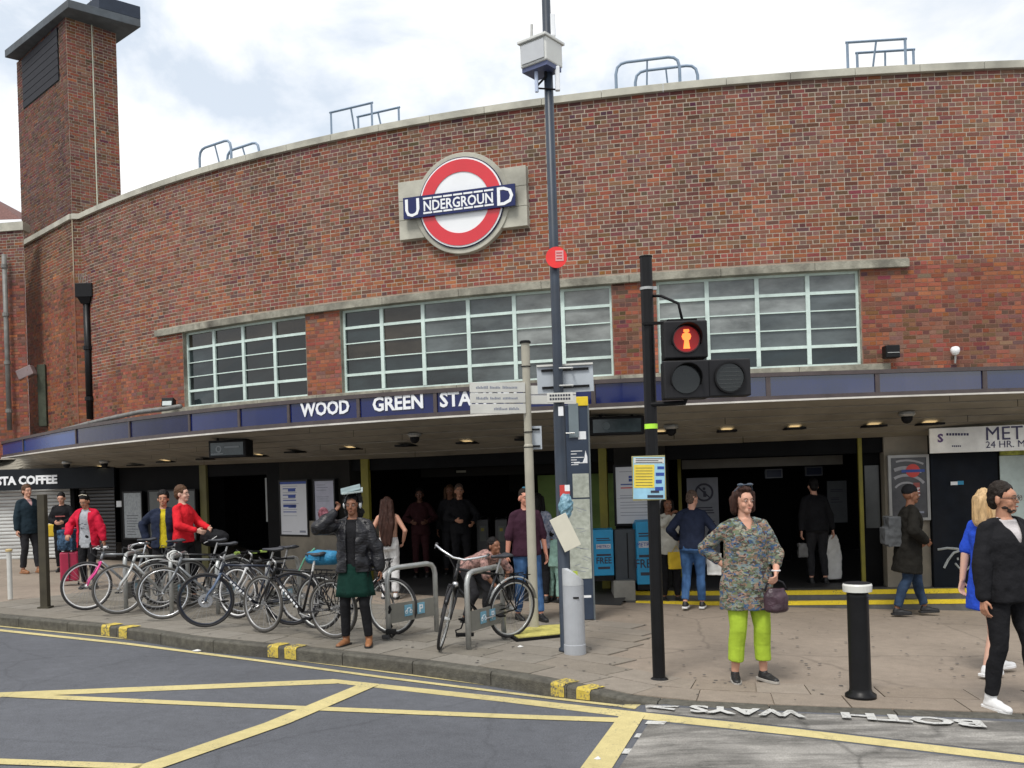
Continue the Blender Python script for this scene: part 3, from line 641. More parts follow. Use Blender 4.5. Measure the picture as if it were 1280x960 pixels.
MB().box(((a_[0]+b_[0])/2, yl-.10, (a_[2]+c_[2])/2), (b_[0]-a_[0], .2, a_[2]-c_[2])).build('post_tmp', mat('mossy_board', (.05, .06, .04), .8, var=.3), None, bevel=.01)
o = bpy.data.objects['post_tmp']; o.name = 'timber_board'; tag(o, 'dark green upright board fixed to the splayed wall beside the floodlight', 'board')
fl = thing('floodlight', 'tilted pale floodlight on a bracket left of the dark green board', 'floodlight', on_y(33, 466, yl-.35))
MB().box((0, 0, 0), (.42, .22, .26), rotm(0, R(-22), 0)).build('housing', mat('pinkish_grey_metal', (.22, .17, .17), .5), fl, bevel=.02); MB().tube([(.15, .1, 0), (.3, .3, -.05)], .02).build('bracket', M_black, fl)
# small lamp and pipe run on the canopy edge
cp = on_y(211, 504, U.P(U.at_px(211, CZ+1.6), 0, .5)[1]); t = thing('floodlight', 'small black floodlight on the canopy left of the first long window', 'floodlight', cp)
MB().box((0, 0, 0), (.26, .2, .2), rotm(R(-15))).build('housing', M_black, t, bevel=.02); MB().box((0, -.11, -.01), (.2, .01, .1), rotm(R(-15))).build('lens', mat('lamp_glass', (.5, .55, .55), .1), t)
pts = [E.P(E.at_px(x, zb+.4), ftop(E.at_px(x, zb+.4))+h_, -.25) for x, h_ in ((60, .02), (92, .06), (120, .09), (160, .13), (195, .12), (210, .13))]
tag(MB().tube(pts, .045, 8).build('cable_duct', mat('grey_pipe', (.16, .16, .15), .5, var=.3), None, smooth=True), 'grey cable duct lying along the canopy top below the drainpipe', 'duct')
t = thing('floodlight', 'small black floodlight right of the third long window', 'floodlight', U.P(U.at_px(1108, CZ+1.9), CZ+1.86, .22))
MB().box((0, 0, 0), (.24, .2, .22)).build('housing', M_black, t, bevel=.02); MB().box((0, -.105, -.02), (.2, .012, .012)).build('seam', M_steel, t)
t = thing('dome_camera', 'white dome camera low on the wall above the right canopy panels', 'camera', U.P(U.at_px(1190, CZ+1.9), CZ+1.86, .12))
MB().lathe([(0.001, -.09), (.05, -.07), (.075, -.02), (.075, .03), (.05, .06), (.001, .07)], (0, 0, 0), 16).build('dome', M_white, t, smooth=True); MB().tube([(0, 0, -.09), (0, .02, -.22)], .018).build('stem', M_steel, t)
# ------------------------------------------------------------------ roundel
ur, zr_ = rnd_c; T_ = U.T(ur); o_ = U.P(ur, zr_, .0); nrm = np.cross(T_, (0, 0, 1)); FR = lambda d: (o_+nrm*d, T_, np.array([0, 0, 1.]))
rd = thing('underground_roundel', 'large red ring and blue bar underground sign on a pale stone plate', 'sign', o_)
def rel(fr): return (fr[0]-o_, fr[1], fr[2])
hw0, hw1 = plate_h[0]-ur, plate_h[1]-ur; 
for (x0, x1) in ((hw0, 0), (0, hw1)):
    for k in range(3): MB().rect(x0+.002*(x0 == 0), -.55+k*1.1/3+.003, x1, -.55+(k+1)*1.1/3-.003, rel(FR(-.05)), .15).build('stone_plate', M_stone, rd, bevel=.006)
MB().prism(disc(.935, 64), rel(FR(-.04)), .17).build('stone_disc', M_stone, rd, bevel=.008)
MB().prism(disc(.845, 64), rel(FR(.132)), .02).build('rim', M_blue2, rd)
MB().prism(disc(.825, 64), rel(FR(.153)), .012).build('white_border', M_white, rd)
def ringmesh(r0, r1, fr, t, n=72):
    a = disc(r1, n); b = disc(r0, n); o, ux, uy = fr; nn = np.cross(ux, uy); m_ = MB()
    r_ = [[o+ux*p[0]+uy*p[1]+nn*d for p in q] for q, d in ((b, 0), (a, 0), (a, t), (b, t))]
    k = n; vs = [p for q in r_ for p in q]; fs = [(i*k+j, ((i+1) % 4)*k+j, ((i+1) % 4)*k+(j+1) % k, i*k+(j+1) % k) for i in range(4) for j in range(k)]; return m_.add(vs, fs)
ringmesh(.565, .795, rel(FR(.166)), .012).build('ring', M_red, rd)
bx0, bx1 = U.at_px(511, zr_)-ur, U.at_px(649, zr_)-ur; bh = .2
MB().rect(bx0, -bh, bx1, bh, rel(FR(.18)), .05).build('bar', M_blue, rd, bevel=.004)
m_ = MB()
for s in (-1, 1):
    for a, b in zip(np.linspace(bx0+.02, bx1-.02, 2)[:-1], np.linspace(bx0+.02, bx1-.02, 2)[1:]): pass
bw = bx1-bx0
for s in (-1, 1):
    e = np.linspace(bx0+bw*.18, bx1-bw*.18, 8)
    for a, b in zip(e, e[1:]): m_.rect(a+.012, s*.135-.016, b-.012, s*.135+.016, rel(FR(.232)), .006)
m_.build('dashes', M_white, rd, kind='stuff')
m_ = MB(); text(m_, 'U', .47, rel((o_+nrm*.232+T_*(bx0+bw*.085)+np.array([0, 0, -.165]), T_, np.array([0, 0, 1.]))), .006, bold=.006); m_.build('letter_u', M_white, rd)
m_ = MB(); text(m_, 'D', .47, rel((o_+nrm*.232+T_*(bx1-bw*.088)+np.array([0, 0, -.165]), T_, np.array([0, 0, 1.]))), .006, bold=.006); m_.build('letter_d', M_white, rd)
m_ = MB(); text(m_, 'NDERGROUN', .262, rel((o_+nrm*.232+T_*(bx0+bx1)/2+np.array([0, 0, -.094]), T_, np.array([0, 0, 1.]))), .006, bold=.005, sx=bw*.665/1.74); nm = m_.build('small_lettering', M_white, rd)
wv = np.array([v.co for v in nm.data.vertices])@T_; print('ROUNDEL letters width', wv.max()-wv.min(), 'target', bw*.66)
# ------------------------------------------------------------------ rails on the roof
def rail(label, px, square, W1, rot=0):
    u = U.at_px(px, ZT); p = U.P(u, ZT-.75, -.45); T_ = U.T(u); ang = math.atan2(T_[1], T_[0])
    t = thing('roof_guard_rail', label, 'guard rail', p, ang, 'guard rails along the roof edge'); r = .028 if not square else .025
    h = 1.42
    def hoop(y, x0, w, h):
        if square: m_ = MB(); m_.tube([(x0, y, 0), (x0, y, h)], r, 4); m_.tube([(x0+w, y, 0), (x0+w, y, h)], r, 4); m_.tube([(x0-.03, y, h), (x0+w+.03, y, h)], r, 4); return m_.build('hoop', M_lead, t, kind=None)
        pts = [(x0, y, 0), (x0, y, h-.2), (x0+.03, y, h-.08), (x0+.1, y, h-.02), (x0+.2, y, h), (x0+w-.2, y, h), (x0+w-.1, y, h-.02), (x0+w-.03, y, h-.08), (x0+w, y, h-.2), (x0+w, y, 0)]
        return MB().tube(pts, r, 8).build('hoop', M_lead, t, smooth=True)
    hoop(0, 0, W1, h); hoop(.5, .32, W1*1.0, h+.02)
    MB().tube([(W1*.5, 0, h-.02), (W1*.42, .5, 0)], .018, 6).build('brace', M_lead, t); MB().tube([(W1*.5+.32, .5, h), (W1*.6+.32, .9, 0)], .018, 6).build('brace', M_lead, t)
rail('rounded guard rail on the roof edge nearest the tower', 229, False, 1.05)
rail('square guard rail on the roof edge left of the roundel', 398, True, .98)
rail('rounded guard rail on the roof edge right of the lamp post', 768, False, 1.15)
rail('square guard rail on the roof edge above the right end of the long windows', 1070, True, 1.0)
# ------------------------------------------------------------------ ground floor under the canopy
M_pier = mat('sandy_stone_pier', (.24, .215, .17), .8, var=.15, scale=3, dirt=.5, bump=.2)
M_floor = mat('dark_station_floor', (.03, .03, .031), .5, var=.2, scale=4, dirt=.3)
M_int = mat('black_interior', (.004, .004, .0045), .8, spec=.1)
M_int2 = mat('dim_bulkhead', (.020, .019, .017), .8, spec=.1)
M_yel = mat('yellow_green_paint', (.19, .17, .015), .6, dirt=.3)
TOPG = CZ+.5
ul, uR = 0, G.L
g_ = lambda px: G.at_px(px, CZ-.9)
# floor and steps
stp = thing('entrance_steps', 'two grey steps with yellow painted edges in front of the entrance', 'steps')
step_u0 = g_(788)
fl0 = MB(); qs = np.linspace(0, G.L, 40)
fl0.strip([G.P(q, FL, .28) for q in qs], [(G.P(q, FL, 0)[0], G.P(q, FL, 0)[1]+13, FL) for q in qs])
fo = fl0.build('station_floor', M_floor, None); fo['kind'] = 'structure'
M_step = mat('grey_step', (.10, .10, .095), .75, var=.25, dirt=.4)
def step(z1, z0, d0, d1, a, b, nm='step'): return mbx(G, a, b, z0, z1, d0, d1).build(nm, M_step, stp, bevel=.004)
dz_ = .115
step(FL+.002, FL-.45, -.05, .32, step_u0, G.L); step(FL-dz_, FL-.45, .322, .60, step_u0, G.L)
mbx(G, step_u0, G.L, FL-.055, FL+.006, .25, .326).build('yellow_edge', M_ykerb, stp); mbx(G, step_u0+.15, G.L, FL-dz_-.05, FL-dz_+.004, .53, .606).build('yellow_edge', M_ykerb, stp)
rp_ = MB(); q2 = np.linspace(g_(100), step_u0, 30); rp_.strip([(*G.P(q, 0, 1.0)[:2], gz(*G.P(q, 0, 1.0)[:2])-.008) for q in q2], [G.P(q, FL, .28) for q in q2]); rp_.build('ramp', M_floor, None)['kind'] = 'structure'
# recess walls, interior
DI = -6.5
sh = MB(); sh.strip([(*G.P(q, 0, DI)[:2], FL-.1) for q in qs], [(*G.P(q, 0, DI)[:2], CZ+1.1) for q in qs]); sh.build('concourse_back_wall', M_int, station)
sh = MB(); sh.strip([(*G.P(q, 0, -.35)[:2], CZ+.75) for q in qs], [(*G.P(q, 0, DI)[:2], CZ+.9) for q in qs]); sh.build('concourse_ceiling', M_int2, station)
sh = MB(); sh.strip([(*G.P(q, 0, .02)[:2], CZ+.30) for q in qs], [(*G.P(q, 0, .02)[:2], CZ+.85) for q in qs]); 
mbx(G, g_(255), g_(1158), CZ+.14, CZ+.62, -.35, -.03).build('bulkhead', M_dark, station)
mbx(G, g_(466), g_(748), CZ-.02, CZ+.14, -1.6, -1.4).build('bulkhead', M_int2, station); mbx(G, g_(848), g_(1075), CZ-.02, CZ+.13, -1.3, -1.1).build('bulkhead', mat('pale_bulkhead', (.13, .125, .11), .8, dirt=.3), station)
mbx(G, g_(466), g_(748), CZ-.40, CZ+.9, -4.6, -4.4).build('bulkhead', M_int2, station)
def pier(a, b, z1, m_, d0=-.5, d1=.02, z0=FL, name='pier'): return mbx(G, g_(a), g_(b), z0, z1, d0, d1).build(name, m_, station, bevel=.006)
pier(1107, 1162, TOPG, M_pier); pier(770, 834, TOPG, M_int2); pier(352, 440, TOPG, M_int2); pier(336, 352, TOPG, M_dark)
pier(355, 462, CZ-.78, M_pier, d0=-.45, d1=.10); 
pier(252, 260, TOPG, mat('ochre_jamb', (.13, .12, .04), .7, dirt=.5), d0=-.04); pier(454, 463, TOPG, M_yel, d0=-.05); pier(751, 761, TOPG, M_yel, d0=-.05, d1=.03); pier(1075, 1080, TOPG, M_yel, d0=-.04); pier(838, 843, CZ+.2, M_yel, d0=-1.6, d1=-1.55)
pier(1084, 1106, TOPG, M_dark, d0=-.6, d1=-.2); pier(150, 252, TOPG, M_dark, d0=-.6, d1=-.02)
mbx(G, g_(617), g_(752), CZ-1.35, CZ-.05, -1.9, -1.8).build('green_hoarding', mat('green_hoarding', (.13, .20, .05), .8, var=.3, scale=2), station)
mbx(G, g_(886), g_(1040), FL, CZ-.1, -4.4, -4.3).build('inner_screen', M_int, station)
mbx(G, g_(1086), g_(1104), CZ-1.0, CZ-.05, -.195, -.17).build('door_glass', mat('dull_glass', (.06, .065, .065), .2), station)
# shutters and shop signs
def shutter(name, label, a, b, z0, z1, m_, pitch=.085, d=.0):
    t = thing(name, label, 'shutter', G.P(g_((a+b)/2), 0, 0)*np.array([1, 1, 0])); o0 = np.array(t.location); T0 = G.P(g_(a), 0, d); T1 = G.P(g_(b), 0, d); ux = (T1-T0); w = np.linalg.norm(ux); ux /= w; nn = np.cross(ux, (0, 0, 1))
    z = z0; n = 0
    while z < z1-.02 and n < 60:
        h = min(pitch-.006, z1-z); m2 = MB(); P = [(0, 0), (.014, .004), (.022, h*.35), (.018, h*.8), (0, h)]
        m2.solid([[T0-o0+ux*q+nn*p[0]+np.array([0, 0, z+p[1]]) for p in P] for q in (0, w)]); m2.build('slat', m_, t); z += pitch; n += 1
    return t, T0, ux, w, nn
M_shw = mat('pale_shutter', (.52, .53, .52), .45, var=.15, scale=2, dirt=.35, stretch=(1, 1, 8))
gzl = gz(-12, 23)
t, T0, ux, w, nn = shutter('roller_shutter', 'closed pale roller shutter of the coffee shop at the far left', -40, 99, gzl+.0, CZ-.02, M_shw, d=.05)
t, *_ = shutter('roller_shutter', 'closed black roller shutter between the coffee shop and the map poster', 103, 147, gzl+.0, CZ-.02, mat('black_shutter', (.03, .03, .032), .4), d=.05)
sg = thing('shop_sign', 'black shop sign with white coffee shop lettering at the far left', 'shop sign', (0, 0, 0))
a_, b_ = g_(-60), g_(150); P0 = G.P(a_, 0, .06); P1 = G.P(b_, 0, .06); ux = P1-P0; w = np.linalg.norm(ux); ux /= w; nn = np.cross(ux, (0, 0, 1))
MB().rect(0, 0, w, .50, (P0+np.array([0, 0, CZ-.02]), ux, (0, 0, 1)), .10).build('board', mat('charcoal_sign', (.014, .017, .021), .6, spec=.15), sg, bevel=.01)
Op = P0+nn*.10
def on_sign(px, py): d_ = ray(px, py); return CP+d_*(np.dot(Op-CP, nn)/np.dot(d_, nn))
A0 = on_sign(-25, 607); wt = np.dot(on_sign(72, 604.5)-A0, ux); zz = A0[2]
m_ = MB(); text(m_, 'COSTA COFFEE', .27, (P0+nn*.101+ux*(np.dot(A0-P0, ux))+np.array([0, 0, zz-P0[2]]), ux, (0, 0, 1)),   .012, bold=.012, align='LEFT')
v = np.array(m_.v); s0 = np.dot(v-v[0], ux); mn, mx_ = s0.min(), s0.max(); k = wt/(mx_-mn); v = v+np.outer((s0-mn)*(k-1), ux); m_.v = [tuple(q) for q in v]; m_.build('lettering', M_white, sg)
MB().box(G.P(g_(98), 0, .13)+np.array([0, 0, (CZ-.03+gzl)/2]), (.10, .12, CZ-gzl)).build('shutter_guide', M_dark, sg)
t = thing('wall_box', 'pale small sticker on the dark frame right of the black shutter', 'sticker', G.P(g_(151), CZ-.42, .03)); MB().box((0, 0, 0), (.12, .02, .14)).build('plate', M_white, t)
# ---- posters
def poster(label, a, b, y0, y1, face, m_frame=M_black, d=.05, group=None, cat='poster', depth=.06, fw=.035, C=G):
    ua, za = C.at_xy((a+b)/2, (y0+y1)/2, d); xa = C.at_px(a, za, d); xb = C.at_px(b, za, d); _, zt = C.at_xy((a+b)/2, y0, d); _, zb_ = C.at_xy((a+b)/2, y1, d)
    A = C.P(xa, zb_, d); B = C.P(xb, zb_, d); ux = B-A; w = np.linalg.norm(ux); ux /= w; h = zt-zb_; t = thing('framed_poster' if m_frame else 'poster', label, cat, A, group=group)
    ux_ = ux; nn = np.cross(ux_, (0, 0, 1)); fr = (np.zeros(3), ux_, np.array([0, 0, 1.]))
    if m_frame:
        for q in ((-fw, -fw, w+fw, 0), (-fw, h, w+fw, h+fw), (-fw, 0, 0, h), (w, 0, w+fw, h)): MB().rect(*q, fr, depth+.012).build('frame_bar', m_frame, t)
    MB().rect(0.001, 0.001, w-.001, h-.001, fr, depth).build('sheet', face, t)
    return t, w, h, fr, depth
def marks(t, fr, base, items, m_, name='print', th=.0015):
    m2 = MB()
    for q in items: m2.rect(*q, fr, th, base)
    return m2.build(name, m_, t, kind='stuff')
M_paper = mat('white_paper', (.62, .64, .68), .5, var=.04, scale=3); M_grayp = mat('grey_paper', (.26, .28, .28), .6, var=.08); M_ink = mat('dark_ink', (.03, .03, .05), .6); M_inkb = mat('blue_ink', (.02, .06, .30), .5); M_inkr = mat('red_ink', (.55, .05, .04), .5); M_inkg = mat('grey_ink', (.22, .24, .30), .6)
def lines(x0, x1, ys, h, jit=.35): return [(x0, y-h, x0+(x1-x0)*random.uniform(1-jit, 1), y) for y in ys]
t, w, h, fr, d = poster('framed street map poster beside the black shutter', 158, 180, 616, 672, mat('map_paper', (.30, .33, .35), .5, var=.25, scale=20), group=None)
marks(t, fr, d, lines(w*.15, w*.9, np.linspace(h*.5, h*.08, 8), .012, .6), M_ink)
t, w, h, fr, d = poster('dim grey framed notice behind the two young men', 190, 247, 614, 672, mat('dim_notice', (.09, .10, .10), .5))
t, w, h, fr, d = poster('white departure notice with blue bars beside the dim doorway', 354, 387, 602, 668, M_paper)
marks(t, fr, d, [(0, h*.955, w, h)]+[(w*.1, h*y, w*.6, h*(y+.018)) for y in (.86, .74, .64, .55, .42)]+[(w*.3, h*(y-.045), w*.58, h*y) for y in (.86, .74, .55)]+[(w*.1, h*.52, w*.6, h*.57)], M_inkb)
marks(t, fr, d, lines(w*.1, w*.7, [h*.92, h*.80, h*.69, h*.59, h*.48, h*.36], .008)+[(w*.05, h*.05, w*.4, h*.06), (w*.7, h*.04, w*.92, h*.08)], M_inkg, 'fine_print')
t, w, h, fr, d = poster('white notice with grey text right of the departure notice', 397, 421, 601, 666, mat('lilac_paper', (.42, .43, .52), .5))
marks(t, fr, d, lines(w*.1, w*.8, [h*q for q in (.93, .88, .83, .7, .66, .62, .45, .4, .2)], .012), M_inkg)
def ring_mark(t, fr, cx, cy, r, base, m_):
    o, ux, uy = fr; q = ringmesh(r*.78, r, (o+np.asarray(ux)*cx+np.asarray(uy)*cy+np.cross(ux, uy)*base, np.asarray(ux), np.asarray(uy)), .002, 28)
    c_ = math.cos(.8); q.prism([(cx-r*.7-.01, cy+r*.6), (cx-r*.6, cy+r*.7), (cx+r*.7, cy-r*.6), (cx+r*.6, cy-r*.7)], fr, .002, base); q.prism([(cx-r*.1, cy-r*.5), (cx+r*.25, cy-r*.5), (cx+r*.2, cy+.1*r), (cx-.1*r, cy+r*.2)], fr, .002, base+.001); q.prism(disc(r*.16, 12, cx, cy+r*.4), fr, .002, base+.001); return q.build('prohibition_mark', m_, t)
t, w, h, fr, d = poster('grey prohibition notice half hidden behind the departure notice', 335, 351, 597, 652, M_grayp, None, d=-.1); ring_mark(t, fr, w*1.0, h*.62, w*.55, d, M_ink)
t, w, h, fr, d = poster('large grey prohibition notice behind the woman in green trousers', 860, 899, 597, 705, mat('grey_notice', (.20, .21, .24), .6), None, d=-1.9); ring_mark(t, fr, w*.55, h*.83, w*.3, d, M_ink); marks(t, fr, d, lines(w*.1, w*.9, [h*q for q in (.66, .63, .6, .55, .5, .47)], .02), M_ink)
t, w, h, fr, d = poster('white line diagram notice on the pier right of the map totem', 771, 832, 583, 654, M_paper)
marks(t, fr, d, [(w*.27, h*.74, w*.55, h*.79), (w*.27, h*.80, w*.5, h*.84), (w*.1, h*.68, w*.55, h*.70)], M_inkb); marks(t, fr, d, [(w*.1, h*.62, w*.5, h*.64)], M_inkr, 'red_print')
marks(t, fr, d, lines(w*.08, w*.9, [h*q for q in (.92, .5, .46, .38, .33, .28, .2, .15)], .008)+[(w*.02, h*.44, w*.98, h*.445)], M_inkg, 'fine_print')
M_foil = mat('black_poster_art', (.05, .05, .055), .25, var=.5, scale=4)
t, w, h, fr, d = poster('black framed poster with a silver swirl and small red disc on the sandy pier', 1113, 1157, 572, 647, M_foil, mat('silver_frame', (.30, .30, .29), .35, metal=.3), fw=.04)
sw = MB()
for k in range(7):
    r = .16+k*.095; pts = [(w*.42+r*math.cos(a)*1.2, h*.38+r*math.sin(a)*1.15) for a in np.linspace(.35+.12*k, 2.5-.06*k, 14)]; th = .014+.006*(k % 3)
    pts = [(x, y) for x, y in pts if .02 < x < w-.02 and y < h-.03]
    for p, q in zip(pts, pts[1:]):
        v_ = np.array(q)-np.array(p); n_ = np.array([-v_[1], v_[0]])/np.linalg.norm(v_)*th; sw.prism([tuple(np.array(p)-n_), tuple(np.array(q)-n_), tuple(np.array(q)+n_), tuple(np.array(p)+n_)], fr, .002, d)
sw.build('swirl', mat('silver_ink', (.30, .30, .32), .35), t, kind='stuff')
MB().prism(disc(w*.2, 24, w*.62, h*.78), fr, .002, d+.003).build('red_disc', M_inkr, t); MB().rect(w*.3, h*.755, w*.95, h*.80, fr, .002, d+.006).build('blue_bar', M_inkb, t); MB().prism(disc(w*.06, 16, w*.3, h*.09)+[], fr, .002, d).build('logo', M_white, t); MB().rect(w*.35, h*.075, w*.9, h*.105, fr, .002, d).build('logo_bar', M_inkg, t)
MB().rect(w*.62, h*.36, w*.80, h*.58, fr, .002, d+.004).build('red_figure', mat('dull_red_print', (.30, .07, .06), .5), t)
for k in range(5): MB().rect(w*.5, h*(.37+k*.028), w*(.8-.04*(k % 2)), h*(.383+k*.028), fr, .002, d+.007).build('print_line', M_white, t)
# hanging information sign boxes
def hang(label, a, b, y0, y1, m_, v):
    p = sof_at((a+b)/2, v); Y = p[1]; A = on_y(a, y1, Y); B = on_y(b, y1-.02*(b-a)*0, Y); T = on_y(a, y0, Y)
    t = thing('hanging_sign_box', label, 'sign box', ((A[0]+B[0])/2, Y, A[2])); w = B[0]-A[0]; h = T[2]-A[2]; ang = -.35 if a < 400 else -.06
    M = rotm(0, 0, ang); bx = MB().box((0, 0, h/2), (w*1.03, .22, h), M).build('case', M_blackm, t, bevel=.015)
    n0 = M@np.array([0, -.112, 0]); MB().box(np.array([0, 0, h/2])+n0, (w*.9, .01, h*.72), M).build('face', m_, t)
    for s in (-1, 1): MB().tube([(s*w*.3, 0, h), (s*w*.3, 0, h+max(.06, p[2]-A[2]-h+.05))], .02).build('hanger', M_blackm, t)
    return t, w, h, M, n0
M_dimg = mat('dim_sign_glass', (.035, .05, .055), .12, var=.3)
t, w, h, M, n0 = hang('black hanging sign box under the canopy left of the departure notice', 262, 316, 551, 573, M_dimg, 549)
f = (np.array([0, 0, h/2])+M@np.array([-w*.22, -.118, 0]), M@np.array([1, 0, 0.]), np.array([0, 0, 1.])); ringmesh(h*.12, h*.2, f, .004, 20).build('sign_mark', mat('faint_mark', (.16, .18, .19), .4), t); m2 = MB(); m2.rect(-.16, -h*.3, .1, -h*.24, f, .004); m2.rect(.12, h*.05, .42, h*.14, f, .004); m2.build('sign_print', mat('faint_mark', (.16, .18, .19), .4), t, kind='stuff')
t, w, h, M, n0 = hang('wide dark hanging sign box right of the map totem', 738, 804, 522, 545, M_dimg, 519)
f = (np.array([0, 0, h/2])+M@np.array([-w*.2, -.118, 0]), M@np.array([1, 0, 0.]), np.array([0, 0, 1.])); MB().prism(disc(h*.2, 24), f, .003).build('sign_mark', mat('faint_mark2', (.06, .08, .085), .4), t)
# lights and domes on the soffit
M_lens = mat('lit_lamp_lens', (1.0, .80, .48), .4, emit=1.3, var=.0); M_lens2 = mat('unlit_lamp_lens', (.35, .33, .27), .4)
random.seed(2)
for i, (x, y, lit, w_) in enumerate(((128, 583, 1, 20), (168, 580, 0, 20), (209, 575.5, 1, 22), (258, 572, 0, 20), (322, 568, 1, 22), (372, 563.5, 0, 24), (437, 559, 1, 26), (507, 555, 0, 26), (581, 551.5, 1, 28), (653, 547, 0, 24), (832, 539, 1, 28), (912, 536.5, 1, 30), (998, 533.5, 1, 30), (1085, 531, 1, 32), (1168, 527.5, 1, 34))):
    p = sof_at(x, y); a = math.atan2(*(E.T(E.at_px(x, zb))[1::-1]))
    lab = ['lit recessed canopy light above %s', 'unlit recessed canopy light above %s'][1-lit]
    where = ['the black shutter', 'the map poster', 'the young man in red', 'the left hanging sign box, on its left', 'the left hanging sign box, on its right', 'the departure notice', 'the woman in the black jacket', 'the long-haired woman', 'the man in dark clothes indoors', 'the fingerpost', 'the traffic signal pole', 'the woman in green trousers', 'the doorway middle', 'the yellow doorway jamb', 'the white shop sign'][i]
    t = thing('canopy_light', lab % where, 'ceiling light', p-np.array([0, 0, .012]), a, 'recessed lights in the canopy soffit')
    w = w_*p[1]/FPX*.78
    for q in ((-w/2, -.15, w/2, -.09), (-w/2, .09, w/2, .15), (-w/2, -.09, -w/2+.06, .09), (w/2-.06, -.09, w/2, .09)): MB().rect(*q, ((0, 0, -.03), (1, 0, 0), (0, 1, 0)), .03).build('trim', M_blackm, t)
    MB().rect(-w/2+.06, -.09, w/2-.06, .09, ((0, 0, -.012), (1, 0, 0), (0, 1, 0)), .01).build('lens', M_lens if lit else M_lens2, t)
for i, (x, y, lb) in enumerate(((82, 577, 'above the man in the dark jacket'), (131, 576, 'above the woman in the red coat'), (521, 541, 'left of the fingerpost'), (833, 531, 'above the poster on the signal pole'), (1132, 515, 'above the swirl poster'))):
    p = sof_at(x, y); t = thing('dome_camera', 'small dome camera under the canopy '+lb, 'camera', p-np.array([0, 0, .03]), group='dome cameras under the canopy')
    MB().lathe([(.10, .03), (.11, 0), (.085, -.03)], (0, 0, 0), 16).build('mount', M_steel, t); MB().lathe([(.075, -.03), (.07, -.08), (.04, -.12), (.001, -.13)], (0, 0, 0), 16).build('dome', M_blackm, t, smooth=True)
# shop at the right end
sh_t = thing('shop_sign', 'white shop sign with dark lettering METRO under the canopy at the right edge', 'shop sign', (0, 0, 0))
ua, za = G.at_xy(1161, 550, .35); zt_ = za+.0; _, z1 = G.at_xy(1161, 536, .35); _, z0 = G.at_xy(1161, 567, .35)
P0 = G.P(ua, 0, .35); P1 = G.P(G.L-.3, 0, .75); ux = P1-P0; ux[2] = 0; w = np.linalg.norm(ux); ux /= w
MB().rect(0, 0, w, z1-z0, (P0+np.array([0, 0, z0]), ux, (0, 0, 1)), .12).build('board', mat('off_white_board', (.86, .86, .82), .5, dirt=.3), sh_t, bevel=.006)
def sgn(s, size, px, py, m_, al='LEFT', sx=1, bold=.006):
    nn = np.cross(ux, (0, 0, 1)); d = ray(px, py); O = P0+nn*.121; tt = np.dot(O-CP, nn)/np.dot(d, nn); q = CP+d*tt; m2 = MB(); text(m2, s, size, (q, ux, (0, 0, 1)), .006, bold=bold, align=al, sx=sx); return m2
M_navy = mat('navy_ink', (.035, .03, .09), .5)
sgn('METRO', .27, 1231, 550.5, M_navy, bold=0, sx=.95).build('lettering', M_navy, sh_t); sgn('24 HR. MINI', .135, 1232, 560, M_navy, sx=.95, bold=0).build('small_lettering', M_navy, sh_t)
m2 = sgn('S', .16, 1172, 552.5, M_navy, bold=.006); m2.build('emblem', mat('purple_ink', (.10, .05, .18), .5), sh_t)
def bars(items, m_, nm):
    m2 = MB(); nn = np.cross(ux, (0, 0, 1))
    for x0, y0, x1, y1 in items:
        O = P0+nn*.121; f = lambda px, py: (lambda d: CP+d*(np.dot(O-CP, nn)/np.dot(d, nn)))(ray(px, py)); a, b = f(x0, y1), f(x1, y1); c = f(x0, y0); m2.rect(0, 0, np.dot(b-a, ux), (c-a)[2], (a, ux, (0, 0, 1)), .004)
    m2.build(nm, m_, sh_t, kind='stuff')
bars([(1183+i*3.6, 541.5+.0*i, 1185.6+i*3.6, 544.5) for i in range(8)]+[(1190+i*2.4, 556.8, 1191.6+i*2.4, 558.6) for i in range(5)], M_navy, 'fine_print')
pn2 = thing('boarded_shop', 'dark blue boarded shop front with a chalk smiling face', 'shop', (0, 0, 0))
mbx(G, g_(1163), g_(1246), FL, z0-.005, .0, .10).build('panel', mat('blue_black_board', (.006, .009, .015), .6, spec=.15, var=.3, dirt=.2), pn2)
mbx(G, g_(1246), G.L, FL, z0-.005, .0, .08).build('window_wall', M_dark, pn2)
mbx(G, g_(1249), G.L-.3, CZ-.95, CZ+.03, .085, .10).build('window', mat('milky_window', (.42, .50, .48), .15, var=.3, scale=2), pn2)
mbx(G, g_(1249), G.L-.3, CZ+.035, CZ+.20, .10, .13).build('window_sticker', mat('lime_sticker', (.38, .42, .06), .5, var=.6, scale=14), pn2)
M_chalk = mat('chalk_paint', (.42, .45, .45), .8, var=.2, dirt=.3)
def scrib(pts, r=.018, nm='chalk_stroke'):
    P = []
    for x, y in pts: u_, z_ = G.at_xy(x, y, .11); P.append(G.P(u_, z_, .106))
    MB().tube(P, r, 5).build(nm, M_chalk, pn2)
scrib([(1172, 687), (1184, 685), (1197, 686), (1203, 689)]); scrib([(1180, 710), (1185, 700), (1192, 691), (1203, 687), (1214, 690), (1221, 698)]); scrib([(1194, 704), (1200, 711), (1209, 712), (1214, 706)], .014); scrib([(1197, 697), (1197.5, 700)], .014); scrib([(1208, 697), (1208.5, 701)], .014)
uu, zz = G.at_xy(1198, 604, .12); t = thing('wall_sticker', 'small white and blue sticker on the dark blue boarded shop front', 'sticker', G.P(uu, zz, .108)); MB().box((-.06, 0, 0), (.1, .01, .05)).build('white_part', M_white, t); MB().box((.05, 0, .005), (.12, .01, .055)).build('blue_part', mat('cyan_print', (.02, .25, .45), .5), t)
